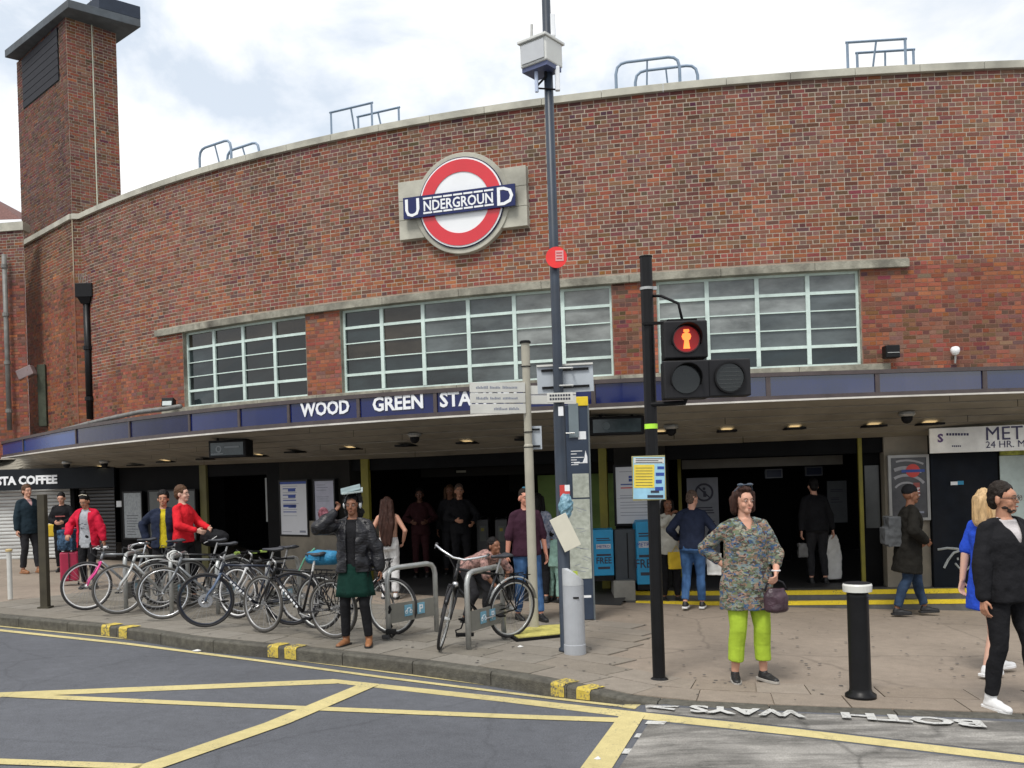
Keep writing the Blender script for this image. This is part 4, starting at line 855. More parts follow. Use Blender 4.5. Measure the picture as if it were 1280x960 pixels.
# interior bits that show in the dark
t = thing('sign_light', 'small lit sign far inside the left doorway', 'lit sign', G.P(g_(523), CZ+.07, -1.38)); MB().box((0, 0, 0), (.26, .04, .07)).build('case', M_int, t); MB().box((0, -.022, 0), (.2, .01, .04)).build('lit_face', mat('dim_lit_sign', (.25, .24, .18), .5), t)
for (x, y, lb) in ((1017, 589, 'left of two small dark blue signs hanging inside the right doorway'), (967, 592, 'right-hand neighbour of the dark screen inside the right doorway')):
    u_, z_ = G.at_xy(x, y, -2.2); t = thing('platform_sign', lb if x < 1000 else 'small dark blue sign hanging inside the right doorway behind the white bag', 'hanging sign', G.P(u_, z_, -2.2)); MB().box((0, 0, 0), (.30, .04, .16)).build('case', mat('grey_trim', (.12, .13, .15), .5), t); MB().box((0, -.022, 0), (.26, .01, .12)).build('face', mat('dim_navy', (.012, .02, .05), .4), t)
t, w, h, fr, d = poster('pale notice on the wall inside the right doorway', 1034, 1058, 601, 653, mat('dim_paper', (.10, .11, .12), .6), None, d=-2.6); marks(t, fr, d, lines(w*.15, w*.8, [h*q for q in (.8, .76, .6, .56, .5)], .012), M_ink)

random.seed(31)
for i, (x, dd, lb) in enumerate(((500, -2.6, 'leftmost'), (528, -2.6, 'second from the left'), (598, -2.6, 'third from the left'), (628, -2.6, 'fourth from the left'), (712, -2.6, 'rightmost'))):
    p = G.P(g_(x), FL, dd); t = thing('ticket_barrier', lb+' of the dim grey ticket barriers inside the middle doorway', 'ticket barrier', p, 0, 'ticket barriers in the concourse')
    MB().box((0, 0, .5), (.24, 1.0, 1.0)).build('cabinet', mat('barrier_grey', (.10, .10, .10), .4), t, bevel=.02); MB().box((0, -.505, .72), (.12, .01, .3)).build('reader_panel', mat('barrier_panel', (.16, .17, .15), .4), t); MB().box((0, -.511, .80), (.06, .006, .06)).build('yellow_reader', mat('barrier_yellow', (.4, .33, .03), .4), t)
# ================================================================== STREET FURNITURE
def crumple(c):
    random.seed(4); mb = MB(); n = 12; rings = []
    for i, z in enumerate(np.linspace(-.12, .13, 9)):
        r = .075*math.sin(math.pi*(i+.6)/9.4)**.6; rings.append([(r*random.uniform(.72, 1.15)*math.cos(q), r*.75*random.uniform(.7, 1.1)*math.sin(q), z+random.uniform(-.01, .01)) for q in np.linspace(0, 2*math.pi, n, endpoint=False)])
    mb.solid(rings); mb.v = [tuple(np.array(v)+c) for v in mb.v]; return mb.build('plastic_bag', mat('blue_plastic', (.07, .28, .42), .4, var=.6, scale=18, col2=(.30, .50, .60), bump=.6, bscale=24), None)
def base(px, py): return on_g(px, py)
def L_(b, px, py, Y=None):
    p = on_y(px, py, Y if Y is not None else b[1]); return p-b
M_beige = mat('beige_post_paint', (.40, .38, .31), .5, var=.08, dirt=.3)
M_signw = mat('white_sign_face', (.62, .62, .58), .4, var=.05, dirt=.25)
M_signb = mat('grey_sign_back', (.42, .46, .50), .45, var=.06)
M_bpost = mat('grey_post_paint', (.38, .40, .43), .45, var=.07, dirt=.3)
M_yell = mat('yellow_tape', (.75, .55, .02), .5)
# lamp post
b = base(708.5, 814); t = thing('lamp_post', 'tall slate grey lamp post rising past the top of the photo', 'lamp post', b)
MB().lathe([(.085, 0), (.085, .03), (.066, .05), (.064, 2.55), (.060, 2.6), (.052, 2.75), (.043, 9.2)], (0, 0, 0), 18).build('post', M_slate, t, smooth=True)
zc = [L_(b, 700, y)[2] for y in (325, 470, 462, 498, 507, 616, 640)]
q = L_(b, 695, 324)
rdisc = thing('road_sign', 'small round red sign with a pale square clipped to the lamp post', 'sign', b+np.array([q[0]-.0, -.075, q[2]]))
MB().prism(disc(.112, 32), ((0, 0, 0), (1, 0, 0), (0, 0, 1)), .012).build('red_disc', mat('bright_red_sign', (.80, .03, .03), .4), rdisc); MB().rect(-.01, -.04, .075, .07, ((0, -.013, 0), (1, 0, 0), (0, 0, 1)), .003).build('pale_square', mat('pink_print', (.70, .35, .35), .5), rdisc)
m2 = MB()
for k in range(3): m2.rect(0, -.02+k*.03, .06, -.01+k*.03, ((0, -.0165, 0), (1, 0, 0), (0, 0, 1)), .002)
m2.build('print', mat('red_print', (.5, .05, .05), .5), rdisc, kind='stuff')
MB().tube([(.0, .0, 0), (.02, .06, 0)], .012).build('clip', M_steel, rdisc)
# CCTV box and antennas
A = L_(b, 656, 92); B_ = L_(b, 697, 52); bxo = thing('equipment_box', 'white equipment box with antennas fixed to the lamp post', 'equipment box', b+np.array([(A[0]+B_[0])/2, -.02, (A[2]+B_[2])/2]))
w = B_[0]-A[0]; h = .25; M = rotm(0, 0, R(-38))
MB().box((0, 0, 0), (w*.95, .30, h), M).build('case', mat('box_grey', (.62, .63, .60), .5, var=.05), bxo, bevel=.015)
MB().box(M@np.array([0, -.156, 0]), (w*.82, .012, h*.8), M).build('door', mat('box_grey2', (.50, .52, .54), .5, var=.05), bxo, bevel=.004)
MB().box((0, 0, h/2+.012), (w*1.03, .36, .03), M).build('lid', mat('box_grey', (.62, .63, .60), .5), bxo, bevel=.006); MB().box((0, 0, -h/2-.02), (w*.9, .26, .05), M).build('base_tray', mat('tray_blue', (.08, .10, .2), .5), bxo)
MB().tube([(-.10, 0, h/2), (-.09, 0, h/2+.22)], .014, 8).build('antenna', mat('antenna_grey', (.45, .45, .43), .5), bxo); MB().box((.13, -.06, .30), (.05, .05, .24)).build('panel_antenna', M_white, bxo, bevel=.01)
MB().tube([(-.06, -.03, -h/2), (-.06, -.03, -h/2-.26)], .020, 8).build('antenna', mat('pale_blue_pipe', (.50, .58, .75), .5), bxo); MB().box((.16, -.05, -.26), (.05, .05, .26)).build('panel_antenna', M_white, bxo, bevel=.01); MB().tube([(-.06, -.03, -h/2-.2), (.04, -.03, -h/2-.1), (.04, -.03, -h/2)], .012).build('bracket', M_blackm, bxo); MB().tube([(-.05, -.03, -h/2-.22), (.15, -.03, -h/2-.24)], .01).build('bracket', M_blackm, bxo)
def plate_on(bb, name, label, x0, y0, x1, y1, m_, dy=-.09, tilt=0, cat='sign', bars=None, frame=None, t_=.012):
    A = L_(bb, x0, y1, bb[1]+dy); B_ = L_(bb, x1, y0-tilt*0, bb[1]+dy); o = thing(name, label, cat, bb+np.array([(A[0]+B_[0])/2, 0, (A[2]+B_[2])/2])+np.array([0, dy, 0])*1.0)
    w, h = B_[0]-A[0], B_[2]-A[2]; fr = (np.zeros(3), np.array([math.cos(tilt), 0, math.sin(tilt)]), np.array([-math.sin(tilt), 0, math.cos(tilt)]))
    MB().rect(-w/2, -h/2, w/2, h/2, fr, t_).build('plate', m_, o, bevel=.003); return o, w, h, fr, t_
o, w, h, fr, d = plate_on(b, 'road_sign', 'back of a pale rectangular road sign clamped behind the lamp post', 672, 454, 741, 492, M_signb, dy=.10, tilt=.02)
for k in (-.3, .3): MB().rect(-w*.42, h*k-.012, w*.42, h*k+.012, fr, .02, d).build('channel', M_blackm, o); MB().tube([(-.07, -.03, h*k), (-.068, -.17, h*k), (.068, -.17, h*k), (.07, -.03, h*k)], .01, 6).build('clamp', M_steel, o)
MB().rect(-w/2, h/2-.02, w/2, h/2, fr, .025, d).build('edge', M_signw, o)
o, w, h, fr, d = plate_on(b, 'road_sign', 'small white plate with two dark lines on the lamp post', 684, 490.5, 716, 503.5, M_signw, dy=-.085)
m2 = MB()
for k in (.12, -.25):
    for x0 in np.arange(-w*.4, w*.35, .028): m2.rect(x0, h*k, x0+.02, h*k+.022, fr, .002, d)
m2.build('print', M_ink, o, kind='stuff')
o, w, h, fr, d = plate_on(b, 'sticker', 'torn white stickers high on the dark part of the lamp post', 698, 508, 704, 520, M_white, dy=-.066, cat='sticker', t_=.003)
o, w, h, fr, d = plate_on(b, 'poster', 'cream paper flyer hanging crookedly on the lamp post', 696, 643, 717, 688, mat('cream_paper', (.62, .60, .50), .7, var=.06), dy=-.13, tilt=.42, cat='flyer', t_=.02)
tag(crumple(b+np.array([L_(b, 707, 633)[0], -.09, L_(b, 707, 633)[2]])), 'crumpled light blue plastic bag tied to the lamp post', 'bag')
o, w, h, fr, d = plate_on(b, 'sticker', 'small red and white sticker on the lamp post above the blue bag', 700, 606, 712, 622, M_inkr, dy=-.068, cat='sticker', t_=.003)
MB().rect(0, 0, w/2, h/2, fr, .002, d).build('white_part', M_white, o)
# grey sleeve
b2 = base(719, 817); t = thing('post_sleeve', 'light grey cylindrical post with slanted cap beside the lamp post', 'bollard', b2)
hh = L_(b2, 719, 712)[2]
MB().lathe([(.115, 0), (.115, .10), (.110, .105), (.110, hh-.16)], (0, 0, 0), 24).build('body', M_bpost, t, smooth=False)
mb = MB(); r1 = [(.110*math.cos(a), .110*math.sin(a), hh-.158) for a in np.linspace(0, 2*math.pi, 24, endpoint=False)]; r2 = [(.110*math.cos(a), .110*math.sin(a), hh-.05-.07*math.cos(a-.3)) for a in np.linspace(0, 2*math.pi, 24, endpoint=False)]; r3 = [(.06*math.cos(a), .06*math.sin(a), hh-.03-.05*math.cos(a-.3)) for a in np.linspace(0, 2*math.pi, 24, endpoint=False)]
mb.solid([r1, r2, r3]).build('slanted_cap', mat('paler_grey_paint', (.46, .48, .50), .45), t); MB().box((.02, -.111, hh*.68), (.06, .006, .018)).build('slot', M_blackm, t)
# map totem
b3 = base(726, 776); t = thing('map_totem', 'dark blue pedestrian map totem with white text and a pale street map', 'map totem', b3+np.array([0, .12, 0]))
A = L_(b3, 709, 775); B_ = L_(b3, 742, 505); w = B_[0]-A[0]+.10; w = (742-706)/FPX*b3[1]; h = B_[2]
M_tot = mat('totem_slate_blue', (.030, .045, .075), .35, var=.15); 
MB().box((0, 0, h/2+.0), (w, .13, h)).build('slab', M_tot, t, bevel=.008)
for s in (-1, 1): MB().box((s*w/2, 0, h/2), (.02, .15, h+.02)).build('edge_trim', mat('totem_edge', (.14, .16, .17), .35, metal=.3), t)
fr = (np.array([0, -.0655, 0]), np.array([1., 0, 0]), np.array([0, 0, 1.])); zt = lambda y: L_(b3, 726, y)[2]
M_map = mat('street_map_print', (.40, .43, .36), .5, var=.2, scale=18, col2=(.52, .55, .48))
MB().rect(-w*.12, zt(622), w*.45, zt(592), fr, .004).build('map', M_map, t); mp_ = MB().rect(-w*.30, zt(724), w*.45, zt(624), fr, .004).build('map', M_map, t)
m2 = MB(); random.seed(8)
for k in range(11):
    z = random.uniform(zt(715), zt(630)); x = random.uniform(-w*.25, w*.2); a = random.uniform(-.5, .3); l = random.uniform(.06, .15); m2.prism([(x, z), (x+l*math.cos(a), z+l*math.sin(a)), (x+l*math.cos(a), z+l*math.sin(a)+.006), (x, z+.006)], fr, .002, .004)
m2.build('map_roads', M_inkg, t, kind='stuff')
m2 = MB()
for y, a, c_ in ((573, .0, .4), (576.5, .0, .2), (581, .0, .45), (584, .0, .2), (587, .0, .3), (590, 0, .25)): m2.rect(-w*.15+a*w, zt(y-9), -w*.15+a*w+c_*w, zt(y-9)+.009, fr, .003)
m2.rect(-w*.05, zt(599-20), w*.42, zt(599-20)+.01, fr, .003); m2.prism([(w*.25, zt(578)), (w*.42, zt(578)), (w*.42, zt(571)), (w*.36, zt(563)), (w*.32, zt(572))], fr, .003); m2.build('print', M_white, t, kind='stuff')
MB().rect(w*.12, zt(549), w*.4, zt(539), fr, .004).build('white_sticker', M_white, t); MB().rect(-w*.3, zt(722), -w*.05, zt(714), fr, .003, .004).build('legend', mat('lime_print', (.45, .55, .08), .5), t); MB().rect(w*.05, zt(748), w*.4, zt(745), fr, .003).build('label_strip', M_white, t)
MB().box((w*.23, -.02, h+.045), (w*.55, .12, .12)).build('yellow_cap', M_yell, t, bevel=.006)
MB().box((-w*.02, -.04, zt(525)), (w*.34, .10, zt(505)-zt(548))).build('grey_panel', mat('totem_grey', (.16, .20, .22), .4), t)
MB().tube([(-w*.65, -.10, zt(541)), (.0, -.12, zt(541))], .008, 6).build('strap', M_steel, t)
# fingerpost
b4 = base(668, 788); t = thing('fingerpost', 'pale pedestrian fingerpost with direction boards', 'fingerpost', b4); h = L_(b4, 659, 427)[2]
MB().lathe([(.055, 0), (.055, h*.64), (.047, h*.645), (.047, h-.30), (.052, h-.30), (.052, h-.02)], (0, 0, 0), 16).build('post', M_beige, t, smooth=False)
MB().lathe([(.068, h-.02), (.068, h), (.055, h+.012)], (0, 0, 0), 16).build('cap', M_blackm, t)
for y in (458, 540, 559): MB().lathe([(.054, -.006), (.058, -.005), (.058, .005), (.054, .006)], (0, 0, L_(b4, 662, y)[2]), 16).build('band', M_blackm, t)
for k in range(3):
    y0, y1 = 475+k*13.2, 487+k*13.2; z0 = L_(b4, 660, y1+3.5)[2]; z1 = L_(b4, 660, y0+3.5)[2]; Lw = 66/FPX*b4[1]*1.12; a = R(18)
    mb = MB(); ux = np.array([-math.cos(a), -math.sin(a)*1.0, 0]); fr = (np.array([0, -.02, z0])-ux*0, -ux, np.array([0, 0, 1.])); 
    bd = MB().rect(-Lw, 0, -.03, z1-z0, fr, .03).build('direction_board', M_signw, t, bevel=.002)
    m2 = MB(); zz = (z1-z0)*.36
    for g_w in ((.10, .30), (.34, .52), (.56, .82)) if k < 2 else ((.40, .62), (.66, .82)):
        x = -Lw+Lw*g_w[0]
        while x < -Lw+Lw*g_w[1]: m2.rect(x, zz, x+.013, zz+random.uniform(.018, .034), fr, .002, .03); x += .019
    m2.build('print', M_inkg, bd, kind='stuff')
for k in range(2):
    y0, y1 = 480+k*12, 491+k*12; z0 = L_(b4, 664, y1+2)[2]; z1 = L_(b4, 664, y0+2)[2]; a = R(-22); Lw = 60/FPX*b4[1]*1.1
    ux = np.array([math.cos(a), -math.sin(a)*-1*-1, 0]); ux = np.array([math.cos(.35), math.sin(.35), 0]); fr = (np.array([0, .02, z0]), ux, np.array([0, 0, 1.])); MB().rect(.03, 0, Lw, z1-z0, fr, .03).build('direction_board', M_signw, t, bevel=.002)
A = L_(b4, 655, 562); B_ = L_(b4, 678, 532); o = thing('road_sign', 'small grey back of a rectangular sign strapped to the fingerpost', 'sign', b4+np.array([(A[0]+B_[0])/2, .07, (A[2]+B_[2])/2]))
w, h = B_[0]-A[0]-.02, B_[2]-A[2]; MB().box((0, 0, 0), (w, .012, h)).build('plate', M_signb, o); 
for k in (-.36, .36): MB().box((.03, -.02, h*k), (w*.5, .02, .02)).build('channel', M_blackm, o)
# yellow drain mat
c0 = [on_g(x, y, .004) for x, y in ((641, 797), (664, 786.5), (700, 784.5), (702, 796), (648, 801.5))]
t = thing('cable_ramp_mat', 'yellow studded rubber mat with black edge on the pavement beside the fingerpost', 'mat', c0[0]); P_ = [p-c0[0] for p in c0]
mb = MB(); cen = np.mean(P_, 0); big = [cen+(p-cen)*1.10 for p in P_]; mb.add([tuple(p) for p in big]+[tuple(p*1+np.array([0, 0, .03])) for p in big], [tuple(range(5))[::-1], tuple(range(5, 10))]+[(i, (i+1) % 5, 5+(i+1) % 5, 5+i) for i in range(5)]); mb.build('rubber_edge', M_blackm, t)
mb = MB(); mb.add([tuple(p+np.array([0, 0, .031])) for p in P_]+[tuple(p+np.array([0, 0, .042])) for p in P_], [tuple(range(5))[::-1], tuple(range(5, 10))]+[(i, (i+1) % 5, 5+(i+1) % 5, 5+i) for i in range(5)]); mb.build('yellow_top', mat('worn_yellow_mat', (.50, .45, .12), .8, var=.3, scale=9, dirt=.4, bump=.5), t)
# signal pole
b5 = base(824, 849); h = L_(b5, 806, 322)[2]; t = thing('signal_pole', 'black pedestrian signal pole with an empty top', 'signal pole', b5)
MB().lathe([(.085, 0), (.058, .02), (.056, h)], (0, 0, 0), 16).build('post', M_black, t, smooth=False); MB().lathe([(.060, h-.0), (.060, h+.012), (.02, h+.02)], (0, 0, 0), 16).build('cap', M_blackm, t)
z = L_(b5, 808, 361)[2]; MB().lathe([(.058, -.012), (.064, -.012), (.064, .012), (.058, .012)], (0, 0, z), 16).build('band', M_steel, t); MB().box((.07, -.01, z), (.04, .04, .03)).build('bolt', M_steel, t)
MB().lathe([(.0575, -.022), (.060, -.022), (.060, .022), (.0575, .022)], (0, 0, L_(b5, 815, 533)[2]), 16).build('fluorescent_tape', mat('lime_tape', (.45, .85, .05), .5), t)
sig = thing('pedestrian_signal', 'black pedestrian traffic signal showing a red standing figure', 'traffic signal', b5+np.array([0, -.14, 0])); b6 = np.array(sig.location)
def pb(x0, y0, x1, y1, dy=0): A, B_ = L_(b6, x0, y1, b6[1]+dy), L_(b6, x1, y0, b6[1]+dy); return (A[0]+B_[0])/2, (A[2]+B_[2])/2, B_[0]-A[0], B_[2]-A[2]
M_sig = mat('signal_housing', (.009, .009, .011), .5, var=.35, spec=.3, dirt=.15)
cx, cz, w, h = pb(829, 402, 881, 450); MB().box((cx, 0, cz), (w, .2, h)).build('upper_housing', M_sig, sig, bevel=.012)
def lampface(cx, cz, r, parent, lens, visor=True, name='lens'):
    MB().prism(disc(r, 32, cx, cz), ((0, -.101, 0), (1, 0, 0), (0, 0, 1)), .012).build(name, lens, parent)
    if visor:
        n = 26; a = np.linspace(-.35, math.pi+.35, n); mb = MB(); r_ = r*1.06
        mb.solid([[(cx+(r_)*math.cos(q), -.1, cz+r_*math.sin(q)), (cx+(r_+.006)*math.cos(q), -.1, cz+(r_+.006)*math.sin(q)), (cx+(r_+.006)*math.cos(q), -.1-.13*(.5+.5*math.sin(max(0, min(math.pi, q)))), cz+(r_+.006)*math.sin(q)), (cx+r_*math.cos(q), -.1-.13*(.5+.5*math.sin(max(0, min(math.pi, q)))), cz+r_*math.sin(q))] for q in a]); mb.build('visor', M_blackm, parent)
M_lensd = mat('dark_lens', (.012, .014, .014), .12, spec=.5)
lampface(cx, cz, .152*.8+.0, sig, mat('red_dark_lens', (.07, .004, .005), .2)); rc = (cx, cz)
fr = (np.array([cx, -.114, cz]), np.array([1., 0, 0]), np.array([0, 0, 1.])); fig = MB(); k = .0058*.92
body = [(-3.6, -16), (3.6+.8, -16), (3.2, -6), (3.0, -2), (4.6, -1), (6.2, 4), (5, 8.5), (2.2, 10), (2, 11), (4, 12), (3.6, 16), (-3.2, 16), (-3.8, 12), (-2, 11), (-2.2, 10), (-5, 8.5), (-6.2, 4), (-4.6, -1), (-3.0, -2), (-3.2, -6), (-4.4, -16)]
fig.prism([(x*k*1.25, y*k) for x, y in body], fr, .004); fig.build('lit_red_figure', mat('lit_red_orange', (1.0, .17, .03), .4, emit=1.5, var=.0), sig)
ringmesh(0.03, .112, (np.array([cx, -.1132, cz]), np.array([1., 0, 0]), np.array([0, 0, 1.])), .0006, 24).build('lit_halo', mat('lit_deep_red', (.30, .004, .005), .4, emit=.22, var=.0), sig)
cx, cz, w, h = pb(829, 451, 883, 500); MB().box((cx, 0, cz), (w, .2, h)).build('lower_housing', M_sig, sig, bevel=.012); lampface(cx-.01, cz, .125, sig, M_lensd)
box = thing('pedestrian_signal', 'dark square wait indicator box right of the red figure signal', 'traffic signal', b6); sav = sig
cx, cz, w, h = pb(884, 449, 935, 497); MB().box((cx, 0, cz), (w, .16, h)).build('housing', M_sig, box, bevel=.012); ringmesh(.125, .14, (np.array([cx, -.081, cz]), np.array([1., 0, 0]), np.array([0, 0, 1.])), .03, 32).build('rim', M_blackm, box); MB().prism(disc(.124, 32, cx, cz), ((0, -.081, 0), (1, 0, 0), (0, 0, 1)), .01).build('lens', M_lensd, box)
for q in range(6): MB().rect(cx-.10, cz-.09+q*.034, cx+.10, cz-.085+q*.034, ((0, -.092, 0), (1, 0, 0), (0, 0, 1)), .003).build('louvre_slat', mat('lens_line', (.04, .045, .045), .4), box)
cx, cz, w, h = pb(829, 402, 881, 450); zt2 = cz+h/2
MB().tube([(.05, .14, zt2+.27), (.12, .10, zt2+.26), (cx-.04, 0, zt2+.17), (cx-.01, 0, zt2+.02)], .013, 8).build('cable', M_blackm, sig, smooth=True); MB().box((cx-.02, 0, zt2+.012), (.26, .12, .02)).build('top_bracket', M_blackm, sig); MB().box(((cx-.15)/2, .08, zt2+.012), (.26, .03, .025)).build('arm', M_blackm, sig)
cx, cz, w, h = pb(829, 451, 883, 500); MB().tube([(0, .1, cz-h/2-.03), (cx, 0, cz-h/2-.03), (cx, 0, cz-h/2)], .022, 8).build('arm', M_blackm, sig)
# poster on the pole
o, w, h, fr, d = plate_on(b5, 'poster_board', 'blue and yellow information board tied to the signal pole', 791, 569, 831, 626, mat('board_frame_olive', (.30, .27, .12), .5), dy=-.075, cat='notice', t_=.01)
fr = (fr[0], np.array([1, 0, -.03]), np.array([0.03, 0, 1.]))
MB().rect(-w*.47, -h*.47, w*.47, h*.47, fr, .003, d).build('sheet', mat('pale_blue_print', (.30, .55, .70), .4, var=.15, scale=9), o); MB().rect(-w*.45, -h*.22, w*.16, h*.30, fr, .002, d+.0035).build('yellow_block', mat('yellow_print', (.75, .58, .06), .5), o)
m2 = MB().rect(-w*.45, h*.33, w*.45, h*.45, fr, .002, d+.0035).build('header', M_signw, o)
m2 = MB(); [m2.rect(-w*.4, h*(.345+.04*k), w*.4*(1-.3*(k % 2)), h*(.36+.04*k), fr, .001, d+.006) for k in range(3)]; [m2.rect(-w*.4, h*(-.17+.065*k), w*.1, h*(-.16+.065*k), fr, .001, d+.006) for k in range(7)]; m2.rect(-w*.05, -h*.44, w*.42, -h*.38, fr, .001, d+.006); m2.rect(w*.05, -h*.33, w*.3, -h*.28, fr, .001, d+.006); m2.build('print', M_ink, o, kind='stuff')
for q in ((.2, .05, .45, .12), (.2, -.12, .38, -.04), (.25, .2, .45, .26), (.18, -.28, .42, -.2)): MB().rect(w*q[0], h*q[1], w*q[2], h*q[3], fr, .002, d+.0035).build('blue_block', M_inkb, o)
# black bollard and the left-hand posts
b7 = base(1076, 872); t = thing('bollard', 'black bollard with a white reflective cap at the kerb', 'bollard', b7); h = L_(b7, 1076, 728)[2]
MB().lathe([(.125, 0), (.125, .03), (.095, .05), (.088, .08), (.086, h-.12), (.086, h-.075)], (0, 0, 0), 24).build('body', M_black, t, smooth=True); MB().lathe([(.087, h-.075), (.115, h-.072), (.118, h-.02), (.11, h-.006)], (0, 0, 0), 24).build('white_cap', M_signw, t); MB().lathe([(.109, h-.006), (.10, h), (.03, h+.006)], (0, 0, 0), 24).build('cap_top', M_blackm, t)
b8 = base(57, 760); h = L_(b8, 56, 618)[2]; t = thing('timber_post', 'tall dark square post at the left end of the cycle stands', 'post', b8); M_dw = mat('dark_olive_post', (.045, .038, .022), .7, var=.3, scale=6, dirt=.3)
MB().box((0, 0, h/2), (.105, .105, h)).build('post', M_dw, t, bevel=.006); MB().box((0, 0, .012), (.16, .16, .024)).build('foot_plate', M_dw, t)
b9 = base(13, 749); h = L_(b9, 13, 686)[2]; t = thing('bollard', 'slim pale bollard with yellowish cap at the left edge', 'bollard', b9)
MB().lathe([(.036, 0), (.036, h-.04)], (0, 0, 0), 14).build('tube', mat('pale_tube', (.55, .55, .52), .4, dirt=.3), t, smooth=False); MB().lathe([(.05, h-.04), (.052, h-.01), (.03, h)], (0, 0, 0), 14).build('cap', mat('ochre_cap', (.50, .38, .18), .6), t)
# newspaper bins and plinth
def newsbin(label, px0, px1, py0, py1, free, Yb):
    p0 = on_y(px0, py1, Yb); p1 = on_y(px1, py1, Yb); pt = on_y(px0, py0, Yb); w = p1[0]-p0[0]; h = pt[2]-p0[2]; t = thing('newspaper_bin', label, 'newspaper bin', ((p0[0]+p1[0])/2, Yb, p0[2]))
    M_c = mat('newspaper_blue', (.012, .27, .52), .35, var=.08, dirt=.15); mb = MB(); mb.solid([[(-w/2, 0, 0), (-w/2, .36, 0), (-w/2, .36, h*.92), (-w/2, .12, h), (-w/2, .0, h*.97)], [(w/2, 0, 0), (w/2, .36, 0), (w/2, .36, h*.92), (w/2, .12, h), (w/2, 0, h*.97)]]); mb.build('case', M_c, t, bevel=.01)
    MB().box((0, .18, -.04), (w*.96, .34, .08)).build('plinth', M_blackm, t)
    fr = (np.array([0, 0, 0]), np.array([1., 0, 0]), np.array([0, 0, 1.]))
    pl_ = MB().rect(-w*.36, h*.57, w*.36, h*.67, fr, .004).build('name_plate', mat('dim_white_print', (.5, .52, .55), .5), t)
    m2 = MB(); text(m2, 'METRO', h*.085, ((0, -.005, h*.59), (1, 0, 0), (0, 0, 1)), .002, bold=0, sx=.95); m2.build('lettering', M_inkb, t)
    m2 = MB(); text(m2, free, h*.19, ((0, -.001, h*.26), (1, 0, 0), (0, 0, 1)), .003, bold=.002, sx=.85 if free == 'FREE' else .6); m2.build('lettering', M_ink, t)
    m2 = MB(); m2.rect(-w*.36, h*.42, w*.36, h*.46, fr, .003); m2.rect(-w*.3, h*.14, w*.3, h*.19, fr, .003); m2.rect(-w*.36, h*.78, w*.3, h*.80, fr, .003); m2.rect(-w*.34, h*.74, w*.36, h*.76, fr, .003); m2.build('print', M_ink, t, kind='stuff')
bs = on_g(768, 752)
newsbin('blue newspaper bin marked FREE right of the map totem', 743, 768, 661, 720, 'FREE', bs[1]+.1)
newsbin('taller narrow blue newspaper bin left of the signal pole', 797, 819, 650, 731, 'FREE', bs[1]+.05)
A = on_y(768, 752, bs[1]); B_ = on_y(794, 726, bs[1]); t = thing('stone_plinth', 'pale concrete block at the corner of the dark pier', 'block', ((A[0]+B_[0])/2, bs[1]+.2, A[2])); MB().box((0, 0, (B_[2]-A[2])/2), (B_[0]-A[0], .4, B_[2]-A[2])).build('block', mat('pale_concrete', (.24, .235, .21), .8, dirt=.4, bump=.3), t, bevel=.01)
A = on_y(770, 728, bs[1]+.1); B_ = on_y(797, 662, bs[1]+.1); t = thing('cabinet', 'dark metal cabinet between the two blue newspaper bins', 'cabinet', ((A[0]+B_[0])/2, bs[1]+.3, A[2])); MB().box((0, 0, (B_[2]-A[2])/2), (B_[0]-A[0], .3, B_[2]-A[2])).build('body', mat('cabinet_dark', (.035, .045, .055), .4), t, bevel=.01); MB().box((.02, -.155, (B_[2]-A[2])/2), (.015, .01, B_[2]-A[2]-.1)).build('seam', M_blackm, t)
# cycle stands
M_plate = mat('stand_plate', (.20, .195, .17), .7, dirt=.3); M_icon = mat('sky_blue_icon', (.16, .36, .48), .5, var=.1)
def stand(label, pa, pb_, hpx, plate=True):
    a = on_g(*pa); b_ = on_g(*pb_); v = b_-a; v[2] = 0; w = np.linalg.norm(v); ang = math.atan2(v[1], v[0]); h = L_(a, pa[0], hpx)[2]
    t = thing('cycle_stand', label, 'cycle stand', a, ang, 'steel hoop cycle stands'); r = .03; k = .13
    pts = [(0, 0, -.02), (0, 0, h-k), (.018, 0, h-k*.5), (.055, 0, h-k*.15), (k, 0, h), (w-k, 0, h), (w-.055, 0, h-k*.15), (w-.018, 0, h-k*.5), (w, 0, h-k), (w, 0, (b_[2]-a[2])-.02)]
    MB().tube(pts, r, 10).build('hoop', M_steel, t, smooth=True)
    if plate:
        pl = MB().box((w/2, 0, .29), (w-.06, .012, .22)).build('plate', M_plate, t); s = -1
        for x0 in (w*.40, w*.66):
            MB().box((x0, -.012, .30), (.12, .008, .13)).build('blue_icon', M_icon, pl, bevel=.002)
        m2 = MB(); x = w*.40; 
        for cx in (-.035, .035): m2.v += ringmesh(.016, .022, (np.array([x+cx, -.017, .285]), np.array([1., 0, 0]), np.array([0, 0, 1.])), .002, 12).v; m2.f += [tuple(i+len(m2.v)-48 for i in f) for f in ringmesh(.016, .022, (np.array([0, 0, 0]), np.array([1., 0, 0]), np.array([0, 0, 1.])), .002, 12).f]
        m2.tube([(x-.035, -.017, .285), (x-.015, -.017, .325), (x+.025, -.017, .325), (x+.035, -.017, .285)], .004, 4)
        x = w*.66; m2.box((x-.02, -.017, .30), (.014, .003, .09)); m2.box((x+.005, -.017, .335), (.04, .003, .014)); m2.box((x+.022, -.017, .32), (.014, .003, .04)); m2.box((x+.005, -.017, .30), (.04, .003, .014)); m2.build('icon_marks', M_white, pl, kind='stuff')
    return t
stand('cycle stand nearest the yellow mat, with two blue icons on its plate', (586, 812), (630, 799), 716)
stand('cycle stand between the girl in the black jacket and the tilted bicycle', (486, 800), (546, 790), 711)
stand('cycle stand behind the white-lettered black bicycle', (336, 778), (375, 768), 703)
stand('cycle stand behind the bicycle with the disc brake', (273, 768), (303, 757), 700)
stand('cycle stand between the two silver bicycles', (158, 766), (186, 755), 693)
